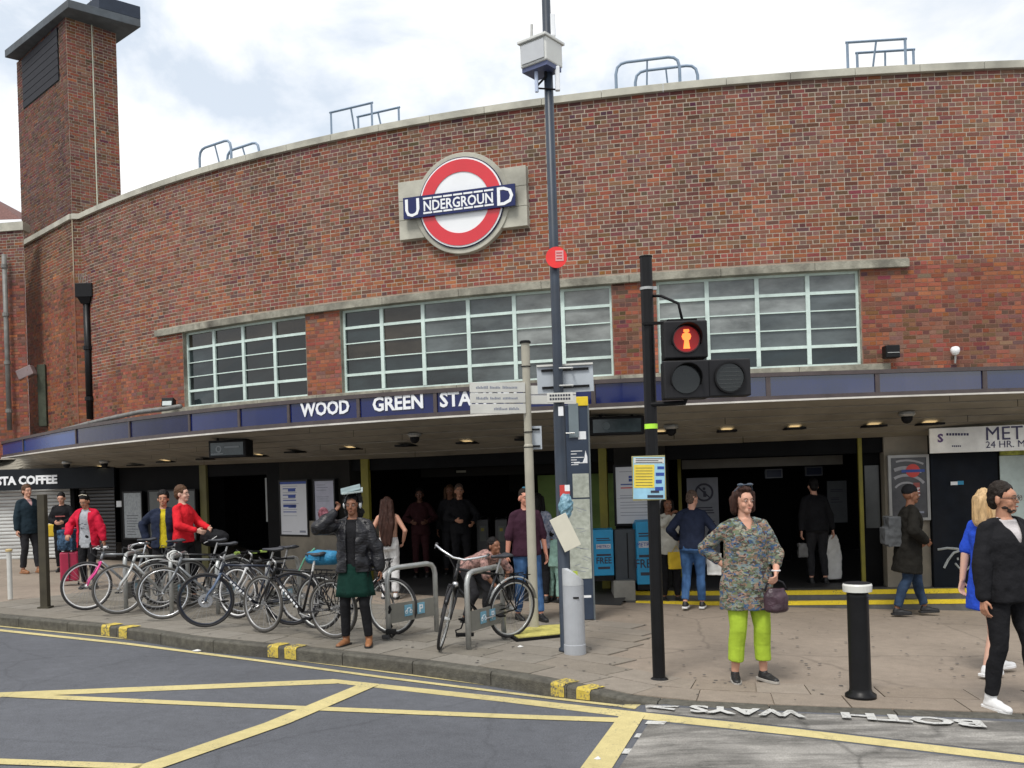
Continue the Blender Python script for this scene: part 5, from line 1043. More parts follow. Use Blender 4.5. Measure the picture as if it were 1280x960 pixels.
stand('cycle stand behind the drop-bar bicycle', (215, 768), (236, 757), 697)
# trodden gum and specks on the paving
random.seed(77); mb = MB(); M_gum = mat('trodden_gum', (.07, .065, .06), .9)
for k in range(420):
    px = random.uniform(20, 1290); p = on_g(px, random.uniform(745, 880)); q = int(np.argmin((kx-p[0])**2+(ky-p[1])**2))
    if p[1] < np.interp(p[0], kx, ky)+.25 or p[1] > G.P(g_(max(px, 60)), 0, .7)[1]: continue
    r = random.uniform(.008, .024); a0 = random.random()*3; mb.add([(p[0]+r*math.cos(a)*random.uniform(.7, 1), p[1]+r*math.sin(a), p[2]+.0045) for a in np.linspace(a0, a0+2*math.pi, 7)[:-1]], [(0, 1, 2, 3, 4, 5)])
o = mb.build('gum_spots', M_gum, None); o['kind'] = 'stuff'
# litter on the road and pavement
random.seed(21); lm = mat('litter_white', (.6, .6, .58), .8)
for i, (x, y, r, lb) in enumerate(((247, 814, .07, 'by the kerb under the disc-brake bicycle'), (75, 787, .04, 'in the gutter at the left'), (650, 809, .05, 'near the yellow mat'), (405, 901, .03, 'on the road'))):
    p = on_g(x, y, -.125 if i in (0, 1, 3) else 0) if i != 3 else np.array(road_pt(748, 950)); mb = MB(); a = [(r*math.cos(q)*random.uniform(.5, 1.1), r*math.sin(q)*random.uniform(.4, .8)) for q in np.linspace(0, 6.28, 7)[:-1]]
    mb.add([(x_, y_, 0) for x_, y_ in a]+[(0, 0, .018)], [(k, (k+1) % 6, 6) for k in range(6)]); o = mb.build('litter', lm); o.location = p+np.array([0, 0, .006]); tag(o, 'scrap of white paper '+lb, 'litter', 'scraps of litter')
# ================================================================== BICYCLES
M_tyre = mat('tyre_rubber', (.022, .021, .022), .8, var=.3); M_tyreb = mat('dusty_tyre', (.06, .056, .05), .85, var=.3, dirt=.2); M_tyrew = mat('pale_tyre', (.50, .50, .48), .6)
M_chrome = mat('bright_alloy', (.62, .63, .65), .25, metal=.8, var=.05); M_alloy = mat('dull_alloy', (.34, .34, .34), .4, metal=.6, var=.1); M_grip = mat('grip_rubber', (.03, .03, .032), .7)
def xf(P, M, o): return [tuple(np.asarray(M)@np.asarray(p, float)+np.asarray(o, float)) for p in P]
def wheel(t, c, M, tyre, rim, r=.34, disc_=False, sp=.0019):
    cir = lambda rr, n=36: [(rr*math.cos(q), 0, rr*math.sin(q)) for q in np.linspace(0, 2*math.pi, n, endpoint=False)]
    w = MB().tube(xf(cir(r-.017), M, c), .0175, 8, closed=True).build('wheel', tyre, t, smooth=True)
    MB().tube(xf(cir(r-.040), M, c), .0115, 6, closed=True, flat=1).build('rim', rim, w, smooth=True)
    mb = MB()
    for k in range(28):
        a = 2*math.pi*k/28; s = (-1)**k; a2 = a+(.5 if (k//2) % 2 else -.5); mb.tube(xf([(.022*math.cos(a2), s*.028, .022*math.sin(a2)), ((r-.045)*math.cos(a), 0, (r-.045)*math.sin(a))], M, c), sp, 3, caps=False)
    mb.build('spokes', M_alloy, w, kind='stuff'); MB().tube(xf([(0, -.045, 0), (0, -.03, 0), (0, .03, 0), (0, .045, 0)], M, c), [.012, .022, .022, .012], 10).build('hub', rim, w)
    if disc_:
        m2 = MB(); q = ringmesh(.045, .085, (np.zeros(3), np.array([1., 0, 0]), np.array([0, 0, 1.])), .003, 30); m2.v = xf([(p[0], -p[1]+.036*disc_, p[2]) for p in q.v], M, c); m2.f = q.f; 
        for k in range(6): a = k*math.pi/3; m2.tube(xf([(.015*math.cos(a), .036*disc_, .015*math.sin(a)), (.05*math.cos(a+.5), .036*disc_, .05*math.sin(a+.5))], M, c), .005, 4)
        m2.build('disc_rotor', M_chrome, w)
def guard(t, c, M, a0, a1, m_, r=.375):
    pts = [(r*math.cos(q), 0, r*math.sin(q)) for q in np.linspace(a0, a1, 16)]; rings = []
    for p, q in zip(pts, np.linspace(a0, a1, 16)):
        n = np.array([math.cos(q), 0, math.sin(q)]); P = np.array(p); rings.append(xf([P+np.array([0, -.026, 0])-n*.012, P+n*.003, P+np.array([0, .026, 0])-n*.012, P-n*.003], M, c))
    MB().solid(rings).build('mudguard', m_, t, smooth=True)
def bicycle(label, pf, pr, frame, fork=None, bars='flat', tyre=None, rim=None, steer=0, lean=0, guards=None, rack=False, disc_=0, saddle=True, hh=0, letters=None, basket=False, scale=1.0, seatpost=None, grip=None, light=False, fguard=None):
    f = on_g(*pf); r_ = on_g(*pr); v = f-r_; ang = math.atan2(v[1], v[0]); d = np.array([math.cos(ang), math.sin(ang), 0]); c = f-d*.52*scale
    t = thing('bicycle', label, 'bicycle', c, group='bicycles locked to the hoop stands'); t.rotation_euler = (lean, math.atan2(-(gz(*(c+d)[:2])-gz(*(c-d)[:2]))/2, 1), ang); t.scale = (scale,)*3
    fork = fork or frame; tyre = tyre or M_tyre; rim = rim or M_alloy; I = np.eye(3); R_ = .34; rh = np.array([-.515, 0, R_]); fh = np.array([.515, 0, R_]); bb = np.array([-.085, 0, .275]); hb = np.array([.335, 0, .675]); ht = np.array([.295, 0, .80+hh]); st = np.array([-.245, 0, .765])
    sa = hb-ht; sa = sa/np.linalg.norm(sa); S_ = np.array(Matrix.Rotation(-steer, 3, Vector(sa))); fx = lambda p: S_@(np.asarray(p, float)-hb)+hb
    wheel(t, rh, I, tyre, rim); wheel(t, fx(fh), S_, tyre, rim, disc_=disc_)
    mb = MB(); mb.tube([ht, hb+(hb-ht)*.1], .021, 10); mb.tube([bb, hb+(0, 0, .01)], .019, 10); mb.tube([bb, st], .016, 10); mb.tube([st+(0.0, 0, -.015), ht+(hb-ht)*.25], .0165, 10)
    for s in (-1, 1): mb.tube([st+(0, 0, -.03), rh+(0, s*.055, 0)], .0085, 6); mb.tube([bb+(0, s*.02, 0), bb+(-.06, s*.05, .01), rh+(0, s*.055, 0)], .0095, 6)
    mb.build('frame', frame, t, smooth=True)
    fk = MB()
    for s in (-1, 1): fk.tube([fx(p) for p in (hb+(.005, s*.05, -.02), hb+(.075, s*.052, -.16), fh+(-.03, s*.05, .08), fh+(0, s*.05, 0))], [.016, .015, .012, .010], 8)
    fk.tube([fx(hb+(.005, -.06, -.015)), fx(hb+(.005, .06, -.015))], .018, 8); fk.build('fork', fork, t, smooth=True)
    sp_t = st+np.array([-.045, 0, .16]); MB().tube([st, sp_t], .0135, 8).build('seatpost', seatpost or M_alloy, t)
    if saddle:
        m2 = MB(); pts = [(-.14, .075, .012), (-.11, .08, .02), (-.04, .055, .018), (.04, .026, .014), (.12, .018, .012)]; m2.solid([[(sp_t[0]+x+.01, w*math.cos(q), sp_t[2]+.03+h*1.3*math.sin(q)+(.012 if x < -.1 else 0)) for q in np.linspace(0, 2*math.pi, 10, endpoint=False)] for x, w, h in pts]); m2.build('saddle', mat('saddle_black', (.03, .032, .04), .5, var=.3), t, smooth=True)
    stem = ht+(0, 0, .045); tp = ht+(.06, 0, .075); B_ = MB(); B_.tube([fx(ht), fx(stem), fx(tp)], .014, 8); B_.build('stem', M_alloy, t, smooth=True)
    hbm = MB(); gm = MB()
    if bars == 'flat': P = [tp+(-.05, -.30, .0), tp+(-.01, -.12, 0), tp, tp+(-.01, .12, 0), tp+(-.05, .30, 0)]; col = M_blackm
    elif bars == 'swept': P = [tp+(-.20, -.29, .06), tp+(-.08, -.28, .07), tp+(.0, -.2, .05), tp+(.02, -.06, 0), tp+(.02, .06, 0), tp+(.0, .2, .05), tp+(-.08, .28, .07), tp+(-.20, .29, .06)]; col = M_chrome
    else: col = mat('white_bar_tape', (.60, .60, .58), .6)
    if bars == 'drop':
        for s in (-1, 1): hbm.tube([fx(p) for p in (tp, tp+(.0, s*.19, 0), tp+(.04, s*.205, -.005), tp+(.085, s*.21, -.03), tp+(.095, s*.21, -.075), tp+(.06, s*.21, -.125), tp+(-.03, s*.21, -.14))], .014, 8); gm.tube([fx(tp+(.08, s*.21, -.01)), fx(tp+(.12, s*.21, .04))], .014, 6); gm.tube([fx(tp+(.115, s*.21, .03)), fx(tp+(.135, s*.21, -.08))], .006, 4)
    else:
        hbm.tube([fx(p) for p in P], .0125, 8)
        for s in (0, 1): a, b_ = (P[0], P[1]) if s == 0 else (P[-1], P[-2]); gm.tube([fx(a), fx(a+(b_-a)*.55)], .0175, 8); gm.tube([fx(b_), fx(b_+(.07, 0, -.02)), fx(a+(b_-a)*.5+(.06, 0, -.025))], .006, 5)
    hbm.build('handlebar', col, t, smooth=True); gm.build('grips', grip or M_grip, t, kind='stuff')
    cb = MB(); cb.tube([fx(tp+(0, -.15, 0)), fx(tp+(.10, -.1, .02)), fx(tp+(.10, -.02, -.08)), hb+(.0, -.02, .02)], .004, 5); cb.tube([fx(tp+(0, .15, 0)), fx(tp+(.11, .1, .03)), fx(tp+(.09, .02, -.08)), hb+(0, .02, .02)], .004, 5); cb.build('brake_cable', M_grip, t)
    ck = MB(); q = ringmesh(.072, .09, (np.array([bb[0], -.05, bb[2]]), np.array([1., 0, 0]), np.array([0, 0, 1.])), .005, 28); ck.v = q.v; ck.f = q.f; 
    for k in range(5): a = k*1.2566; ck.tube([(bb[0], -.053, bb[2]), (bb[0]+.075*math.cos(a), -.053, bb[2]+.075*math.sin(a))], .006, 4)
    ck.build('chainring', M_alloy, t); ca = random.uniform(-.5, .5)
    for s in (-1, 1):
        e = bb+np.array([.17*math.cos(ca)*s, -.075*1 if s > 0 else .075, .17*math.sin(ca)*s]); MB().tube([bb+(0, e[1]*.8, 0), e], .009, 6).build('crank', M_alloy, t); MB().box(e+(0, e[1]*.6, 0), (.09, .07, .02)).build('pedal', M_blackm, t)
    ch = MB(); ch.tube([(bb[0], -.052, bb[2]+.085), (rh[0], -.052, rh[2]+.035)], .004, 4); ch.tube([(bb[0], -.052, bb[2]-.085), (rh[0]+.02, -.052, rh[2]-.06), (rh[0], -.052, rh[2]-.035)], .004, 4); ch.build('chain', M_blackm, t)
    m2 = ringmesh(.012, .04, (np.array([rh[0], -.048, rh[2]]), np.array([1., 0, 0]), np.array([0, 0, 1.])), .02, 18); m2.build('cassette', M_alloy, t)
    if guards: guard(t, rh, I, .25, 2.9, guards); guard(t, fx(fh), S_, .7, 2.6, fguard or guards)
    if rack:
        m2 = MB(); z = .735
        for s in (-1, 1): m2.tube([(-.30, s*.05, z), (-.70, s*.06, z)], .006, 5); m2.tube([(-.62, s*.06, z), rh+(0, s*.07, 0)], .006, 5); m2.tube([(-.45, s*.06, z), rh+(0, s*.07, 0)], .006, 5)
        for k in range(4): m2.tube([(-.34-k*.1, -.055, z), (-.34-k*.1, .055, z)], .005, 5)
        m2.build('rack', M_blackm, t)
    if light: MB().lathe([(.001, 0), (.028, .004), (.032, .03), (.02, .055)], fx(hb+(.075, 0, .02)), 12, rotm(0, R(-90), 0)).build('headlamp', M_chrome, t, smooth=True)
    if letters:
        a = bb+(hb-bb)*.18; ux = (hb-bb)/np.linalg.norm(hb-bb); uy = np.cross((0, 1, 0), ux)*-1
        m2 = MB()
        for s in (-1, 1):
            for k in range(7):
                o = bb+ux*(.10+k*.052)+np.array([0, s*.021, 0]); m2.box(o, (.034, .002, .022), np.stack([ux, [0, 1, 0], np.cross(ux, (0, 1, 0))], 1))
        m2.build('white_marks', M_white, t, kind='stuff')
    if basket: pass
    return t
fr_black = mat('gloss_black_frame', (.012, .012, .014), .25, spec=.5); fr_silver = mat('silver_frame_paint', (.50, .51, .50), .3, metal=.4, var=.06); fr_navy = mat('dark_navy_frame', (.015, .02, .035), .3); fr_grey = mat('grey_frame', (.18, .19, .2), .3, metal=.3); fr_pink = mat('hot_pink_fork', (.72, .05, .26), .35); fr_white = mat('white_frame', (.7, .7, .7), .3)
random.seed(14)
bicycle('grey bicycle with a hot pink fork, leftmost of the row', (108, 764.5), (184, 759), fr_grey, fork=fr_pink, rim=fr_white, bars='flat', lean=R(2), tyre=M_tyre, seatpost=M_chrome, grip=mat('white_grip', (.6, .6, .6), .6))
bicycle('silver bicycle with swept handlebars and brown-black tyres, second of the row', (148, 769.5), (215, 762), fr_silver, bars='swept', guards=None, tyre=M_tyreb, rim=M_alloy, steer=R(-22), lean=R(-3))
bicycle('dark bicycle with a silver mudguard partly hidden between the silver and the drop-bar bicycles', (196, 764), (262, 761), fr_black, bars='flat', guards=fr_silver, lean=R(3), rack=True)
bicycle('slim grey racing bicycle with white drop handlebars', (204, 776), (284, 771), fr_grey, bars='drop', tyre=M_tyreb, rim=M_chrome, steer=R(-12), lean=R(2))
bicycle('dark navy bicycle with a bright brake disc on its front wheel', (257, 786), (338, 784), fr_navy, fork=mat('steel_blue_fork', (.10, .14, .22), .3), disc_=1, bars='flat', steer=R(4), lean=R(-4), letters=True, rim=fr_navy)
bicycle('black bicycle with pale wheel rims and lime lights behind the white-lettered one', (296, 774), (347, 778), fr_black, fork=fr_white, bars='flat', rim=fr_white, lean=R(3), grip=mat('lime_grip', (.30, .42, .08), .5))
bicycle('black road bicycle with white lettering and white seat post under the blue bag', (329, 791.5), (402, 798), fr_black, bars='flat', tyre=M_tyreb, rim=M_alloy, letters=True, seatpost=fr_white, steer=R(-8), lean=R(-2), rack=True)
bicycle('black bicycle partly hidden behind the girl in the black jacket', (490, 792.5), (414, 787), fr_black, bars='flat', tyre=M_tyre, rim=fr_silver, lean=R(-3), rack=True)
hb_ = bicycle('black upright bicycle with silver handlebar and turned front wheel, rightmost of the row', (545, 812), (638, 799), fr_black, fork=fr_black, bars='swept', guards=fr_silver, fguard=fr_black, rack=True, steer=R(46), lean=R(-7), hh=.10, light=True, rim=fr_silver)
p = on_g(405, 797); q = L_(p, 404, 697); t = thing('cycle_bag', 'sky blue bag with a green strap on the rack behind the girl', 'bag', p+np.array([q[0], 0, q[2]-.09]), R(-25))
M_bag = mat('sky_blue_bag', (.012, .17, .33), .6, var=.3, scale=12, bump=.6)
m2 = MB(); m2.solid([[(x, w*math.cos(a)*1.0, .09+w*.8*math.sin(a)) for a in np.linspace(0, 2*math.pi, 12, endpoint=False)] for x, w in ((-.21, .03), (-.19, .09), (-.08, .115), (.06, .105), (.17, .10), (.21, .04))]); m2.build('bag_body', M_bag, t, smooth=True); MB().box((-.04, -.115, .10), (.16, .02, .07)).build('pocket', M_bag, t, bevel=.008); MB().tube([(-.10, -.02, .2), (-.2, -.09, .08), (-.27, -.1, -.05)], .010, 5).build('green_strap', mat('green_strap', (.12, .35, .22), .6), t)
# locks hanging on the stand
p = on_g(487, 799); t = thing('bicycle_lock', 'black chain lock hanging low on the cycle stand beside the girl', 'lock', p+np.array([0, -.05, .0]))
MB().tube([(0, 0, .42), (.03, -.03, .35), (-.02, 0, .25), (.03, .02, .15), (-.03, 0, .08), (.04, -.03, .04), (.09, -.02, .10)], .018, 7).build('chain', M_blackm, t, smooth=True); MB().box((.03, -.03, .10), (.12, .05, .06)).build('lock_body', M_black, t, bevel=.01); MB().box((-.03, -.02, .04), (.09, .06, .05)).build('pedal_cage', M_grip, t, bevel=.01)
p = on_g(584, 806); t = thing('bicycle_lock', 'small black clamp lock low on the nearest cycle stand', 'lock', p+np.array([-.02, -.04, .12])); MB().box((0, 0, 0), (.20, .05, .04)).build('clamp', M_black, t, bevel=.008); MB().tube([(-.09, 0, 0), (-.1, 0, .05), (-.04, 0, .07), (.05, .04, .3)], .01, 6).build('shackle', M_blackm, t)
# ================================================================== PEOPLE
def capsule(mb, a, b, ra, rb, seg=12, flat=1.0, side=None):
    a = np.asarray(a, float); b = np.asarray(b, float); d = b-a; L_ = np.linalg.norm(d); d = d/L_ if L_ > 1e-6 else np.array([0, 0, 1.])
    up = np.asarray(side, float) if side is not None else (np.array([0, 1., 0]) if abs(d[1]) < .9 else np.array([1., 0, 0])); u = np.cross(d, up); u /= np.linalg.norm(u); v = np.cross(d, u)
    rings = []
    for q in np.linspace(-80, 0, 4): rings.append((a+d*ra*math.sin(R(q)), ra*math.cos(R(q))))
    for q in np.linspace(0, 80, 4): rings.append((b+d*rb*math.sin(R(q)), rb*math.cos(R(q))))
    P = [[c+u*r*math.cos(t)+v*r*flat*math.sin(t) for t in np.linspace(0, 2*math.pi, seg, endpoint=False)] for c, r in rings]
    return mb.solid(P)
def ellip(mb, c, r, M=None, seg=14):
    c = np.asarray(c, float); P = []
    for q in np.linspace(-82, 82, 9):
        ring = np.array([(r[0]*math.cos(R(q))*math.cos(t), r[1]*math.cos(R(q))*math.sin(t), r[2]*math.sin(R(q))) for t in np.linspace(0, 2*math.pi, seg, endpoint=False)])
        if M is not None: ring = ring@np.asarray(M).T
        P.append(list(ring+c))
    return mb.solid(P)
def loft(mb, rings, X=None, seg=22, pw=1.0):
    """rings (x, y, z, rx, ry) in torso space, X maps them to person space"""
    P = []
    for x, y, z, rx, ry in rings:
        ring = []
        for t in np.linspace(0, 2*math.pi, seg, endpoint=False):
            c, s = math.cos(t), math.sin(t); ring.append(np.array([x+rx*math.copysign(abs(c)**pw, c), y+ry*math.copysign(abs(s)**pw, s), z]))
        P.append([X(p) for p in ring] if X else ring)
    return mb.solid(P)
def blob(mb, name, mat_, parent, voxel=.009, it=3, disp=0, freq=14, cut=None, thick=0, stretch=(1, 1, 1), seed=0, label=None, planar=False):
    me = bpy.data.meshes.new('tmp'); me.from_pydata(mb.v, [], mb.f); o = bpy.data.objects.new('tmp', me); COL.objects.link(o)
    r = o.modifiers.new('r', 'REMESH'); r.mode = 'VOXEL'; r.voxel_size = voxel
    s = o.modifiers.new('s', 'SMOOTH'); s.iterations = it; s.factor = .5
    dg = bpy.context.evaluated_depsgraph_get(); m2 = bpy.data.meshes.new_from_object(o.evaluated_get(dg)); bpy.data.objects.remove(o); bpy.data.meshes.remove(me)
    m2.name = name
    if disp:
        nm = np.array([v.normal[:] for v in m2.vertices]); co = np.array([v.co[:] for v in m2.vertices]); k = np.array([noise.noise(Vector((c[0]*freq*stretch[0]+seed, c[1]*freq*stretch[1], c[2]*freq*stretch[2]))) for c in co])
        k = np.where(k > 0, k, k*1.6); co += nm*(k*disp)[:, None]; m2.vertices.foreach_set('co', co.ravel())
    if cut:
        bm = bmesh.new(); bm.from_mesh(m2); bmesh.ops.delete(bm, geom=[v for v in bm.verts if cut(np.array(v.co[:]))], context='VERTS')
        bd = [v for v in bm.verts if v.is_boundary]
        for _ in range(10):
            new = {}
            for v in bd:
                nb_ = [e.other_vert(v).co for e in v.link_edges if e.is_boundary]
                if len(nb_) == 2: new[v] = (nb_[0]+nb_[1])*.3+v.co*.4
            for v, c_ in new.items(): v.co = c_
        bm.to_mesh(m2); bm.free()
    m2.materials.clear(); m2.materials.append(mat_); m2.polygons.foreach_set('use_smooth', [True]*len(m2.polygons)); m2.update()
    ob = bpy.data.objects.new(name, m2); COL.objects.link(ob); ob.parent = parent
    if thick: q = ob.modifiers.new('t', 'SOLIDIFY'); q.thickness = thick; q.offset = -1
    if label: ob['label'] = label
    return ob
def skinm(n, c): return mat('skin_'+n, c, .5, var=.10, scale=20, col2=(c[0]*1.08, c[1]*.96, c[2]*.92), spec=.35)
def cloth(n, c, rough=.85, var=.18, scale=9, bump=.5, bs=26, stretch=None, col2=None): return mat('cloth_'+n, c, rough, var=var, scale=scale, bump=bump, bscale=bs, spec=.2, stretch=stretch, col2=col2)
def ik(a, c, l1, l2, pole):
    a = np.asarray(a, float); c = np.asarray(c, float); d = c-a; D = np.linalg.norm(d); 
    if D > (l1+l2)*.999: c = a+d/D*(l1+l2)*.999; d = c-a; D = np.linalg.norm(d)
    x = (l1*l1-l2*l2+D*D)/(2*D); h = math.sqrt(max(l1*l1-x*x, 0)); e = d/D; p = np.asarray(pole, float); p = p-e*np.dot(p, e); p /= np.linalg.norm(p); return a+e*x+p*h, c
class Person:
    def __init__(s, label, foot_px, H=1.72, face=0, skin='light', feet=((-.11, .0, 0), (.11, -.03, 0)), hands=None, elbow=((-.6, .7, -.1), (.6, .7, -.1)), lean=0, side=0, turn=(0, 0), vox=.009, hipz=0, build=1.0, curl=(.5, .5), palm=None, ground=None, face_parts=True, hip=(0, 0), beard=None, glasses=False, barefeet=False, toe=(0, 0)):
        p = ground if ground is not None else on_g(*foot_px); s.t = thing('person', label, 'person', p, face); s.k = H/1.75; s.t.scale = (s.k,)*3; s.vox = vox; s.b = build
        s.lean, s.side = lean, side; s.hip0 = np.array([hip[0], hip[1], .92+hipz])
        s.Rt = rotm(lean, side, 0); s.X = lambda q: s.Rt@(np.asarray(q, float)-(0, 0, .92))+s.hip0
        s.Rh = s.Rt@rotm(turn[1]-lean*.6, 0, turn[0]); s.hc = s.X((0, -.005, 1.50)); s.XH = lambda q: s.Rh@(np.asarray(q, float)-(0, -.005, 1.515))*1.06+s.hc
        s.feet = [np.array([x, y, .085+z]) for x, y, z in feet]; s.toe = toe
        s.leg = [ik(s.hip0+(-.088, 0, -.0), s.feet[0], .43, .415, (0, -1, 0)), ik(s.hip0+(.088, 0, 0), s.feet[1], .43, .415, (0, -1, 0))]
        sx = .178*build**.5; hd = hands or ((-.27, .0, .80), (.27, .0, .80)); s.sh = [s.X((-sx, .005, 1.415)), s.X((sx, .005, 1.415))]
        s.arm = [ik(s.sh[i], hd[i], .285, .255, elbow[i]) for i in range(2)]
        S_ = {'light': (.56, .32, .23), 'pale': (.62, .40, .31), 'tan': (.42, .22, .14), 'brown': (.22, .105, .062), 'dark': (.11, .052, .034), 'ruddy': (.56, .27, .19)}[skin]; s.skin = skinm(skin, S_)
        B = MB(); b = build
        loft(B, [(0, 0, .84, .13*b, .10*b), (0, .005, .90, .165*b, .12*b), (0, 0, .98, .16*b, .118*b), (0, -.002, 1.08, .137*b, .104*b), (0, -.005, 1.22, .15*b, .112*b), (0, -.002, 1.33, .165, .11*b), (0, .005, 1.40, .145, .086), (0, .005, 1.44, .095, .068), (0, .0, 1.475, .06, .058)], s.X)
        capsule(B, s.X((0, .008, 1.43)), s.XH((0, .005, 1.56)), .060, .052)
        s.headprims(B)
        for i in range(2):
            el, wr = s.arm[i]; s0 = s.X(((-1, 1)[i]*(abs(.178*b**.5)-.020), .005, 1.40)); capsule(B, s0, el, .048, .038); capsule(B, el, wr, .041, .027); s.hand(B, i, curl[i], palm)
            kn, an = s.leg[i]; hj = s.hip0+((-.088, .088)[i], 0, 0); capsule(B, hj, kn, .084*b**.5, .052); capsule(B, kn, kn*.62+an*.38+np.array([0, .016, 0]), .050, .052); capsule(B, kn*.62+an*.38+np.array([0, .016, 0]), an, .050, .034)
            tv = s.toev(i); capsule(B, an+(0, .01, -.04), an+tv*.11+(0, 0, -.058), .030, .020)
        s.body = blob(B, 'body', s.skin, s.t, voxel=vox*.75, it=3)
        if face_parts: s.faceparts(beard, glasses)
    def toev(s, i): a = s.toe[i] if s.toe else 0; return np.array([math.sin(a), -math.cos(a), 0])
    def headprims(s, B):
        X, M = s.XH, s.Rh
        ellip(B, X((0, .012, 1.655)), (.076, .094, .100), M); ellip(B, X((0, -.018, 1.605)), (.060, .070, .088), M); ellip(B, X((0, -.055, 1.555)), (.034, .034, .032), M); ellip(B, X((0, -.05, 1.655)), (.058, .040, .05), M)
        capsule(B, X((0, -.082, 1.640)), X((0, -.099, 1.609)), .0075, .0115, 8)
        for q in (-1, 1): ellip(B, X((q*.076, .012, 1.622)), (.011, .02, .032), M, 8); ellip(B, X((q*.032, -.050, 1.602)), (.024, .030, .030), M, 8)
    def faceparts(s, beard, glasses):
        X, M, t = s.XH, s.Rh, s.t; mw = mat('eye_white', (.6, .58, .55), .3); mi = mat('eye_dark', (.02, .015, .012), .2); lipm = mat('lips_'+s.skin.name, tuple(c*q for c, q in zip(s.skin.node_tree.nodes['Color Ramp'].color_ramp.elements[0].color[:3], (.80, .48, .50))), .45)
        for q in (-1, 1):
            ellip(MB(), X((q*.031, -.0845, 1.638)), (.0115, .0050, .0042), M, 8).build('eye', mw, t, smooth=True); ellip(MB(), X((q*.031, -.0885, 1.638)), (.0052, .0028, .0044), M, 8).build('iris', mi, t, smooth=True)
            MB().tube([X((q*.014, -.090, 1.654)), X((q*.031, -.0925, 1.659)), X((q*.050, -.080, 1.654))], .0036, 5).build('eyebrow', mi, t)
        ellip(MB(), X((0, -.0915, 1.577)), (.023, .008, .0065), M, 8).build('lips', lipm, t, smooth=True)
        if glasses:
            mb = MB()
            for q in (-1, 1):
                mb.tube([X((q*.031+.024*math.cos(a), -.106, 1.638+.018*math.sin(a))) for a in np.linspace(0, 6.28, 12, endpoint=False)], .003, 4, closed=True); mb.tube([X((q*.055, -.104, 1.642)), X((q*.082, -.01, 1.640))], .003, 4)
            mb.tube([X((-.008, -.108, 1.642)), X((.008, -.108, 1.642))], .003, 4); mb.build('glasses', mat('spectacle_frame', (.05, .03, .02), .3), t)
        if beard:
            mb = MB(); ellip(mb, X((0, -.045, 1.553)), (.040, .046, .030), M); ellip(mb, X((0, -.022, 1.572)), (.061, .046, .026), M); blob(mb, 'beard', beard, t, .008, 1, disp=.003, freq=60)
    def hand(s, B, i, curl, palm):
        el, wr = s.arm[i]; d = wr-el; d /= np.linalg.norm(d); n = np.array([(1, -1)[i]*1.0, 0, 0]) if palm is None or palm[i] is None else np.asarray(palm[i], float)
        n = n-d*np.dot(n, d); n /= np.linalg.norm(n); w = np.cross(d, n); 
        if palm is None or palm[i] is None:
            if np.dot(w, (0, -1, 0)) < 0: w = -w
        for q in (-.024, 0, .024): capsule(B, wr+d*.02+w*q*.6, wr+d*.088+w*q, .016, .014, 8)
        for k, (q, l) in enumerate(((.031, .070), (.011, .080), (-.010, .074), (-.030, .058))):
            a = wr+d*.092+w*q; c1 = curl*.9; b1 = a+(d*math.cos(c1)+n*math.sin(c1))*l*.5; c2 = curl*2.0; b2 = b1+(d*math.cos(c2)+n*math.sin(c2))*l*.5+w*.002; capsule(B, a, b1, .0092, .0085, 7); capsule(B, b1, b2, .0085, .0075, 7)
        a = wr+d*.035+w*.030; b1 = a+(d*.6+w*.7+n*.3)*.035; capsule(B, a, b1, .012, .010, 7); capsule(B, b1, b1+(d*.85+n*.45)*.032, .010, .008, 7)
    # clothing -------------------------------------------------------
    def top(s, name, m, e=.018, hem=.86, sleeve=1.0, neck=1.46, flare=0, cut=None, sl_e=None, disp=.007, coatbody=None, thick=0, hx=0, wide=1.0, freq=13):
        B = MB(); b = s.b; e2 = e
        R_ = [(0, .0, 1.465, .07+e*.6, .062+e*.6), (0, .005, 1.44, .105+e*.4, .072+e*.6), (0, .005, 1.40, .150+e*.4, .090+e*.8), (0, -.002, 1.33, .170+e, .114*b+e), (0, -.005, 1.22, .155*b+e, .116*b+e), (0, -.002, 1.08, .148*b*wide+e, .110*b+e), (0, 0, .98, .163*b*wide+e, .122*b+e), (0, .0, .90, .170*b*wide+e+flare*.2, .126*b+e+flare*.2)]
        R_ = [r for r in R_ if r[2] > hem]; z0 = R_[-1]
        if hem < .9: R_.append((0, 0, hem, .168*b*wide+e+flare, .124*b+e+flare))
        else: R_.append((0, 0, hem, z0[3], z0[4]))
        loft(B, R_[::-1], s.X)
        for i in range(2):
            el, wr = s.arm[i]; r = (sl_e or e)
            q_ = (-1, 1)[i]; s0 = s.X((q_*(abs(.178*b**.5)-.022), .005, 1.400)); capsule(B, s.X((q_*.045, .01, 1.445)), s.X((q_*.135, .006, 1.418)), .040+r*.45, .042+r*.45)
            if sleeve < .1: continue
            if sleeve <= .5: capsule(B, s0, s.sh[i]+(el-s.sh[i])*sleeve*2, .050+r*.45, .048+r*.8)
            else: capsule(B, s0, s0*.45+el*.55, .050+r*.45, .048+r*.8); capsule(B, s0*.45+el*.55, el, .048+r*.8, .043+r*.9); capsule(B, el, el+(wr-el)*(sleeve-.5)*2*.97, .044+r, .030+r*.8)
        return blob(B, name, m, s.t, voxel=s.vox*1.1, it=3, disp=disp, freq=freq, cut=cut, thick=thick, seed=hash(name) % 7 if False else len(name))
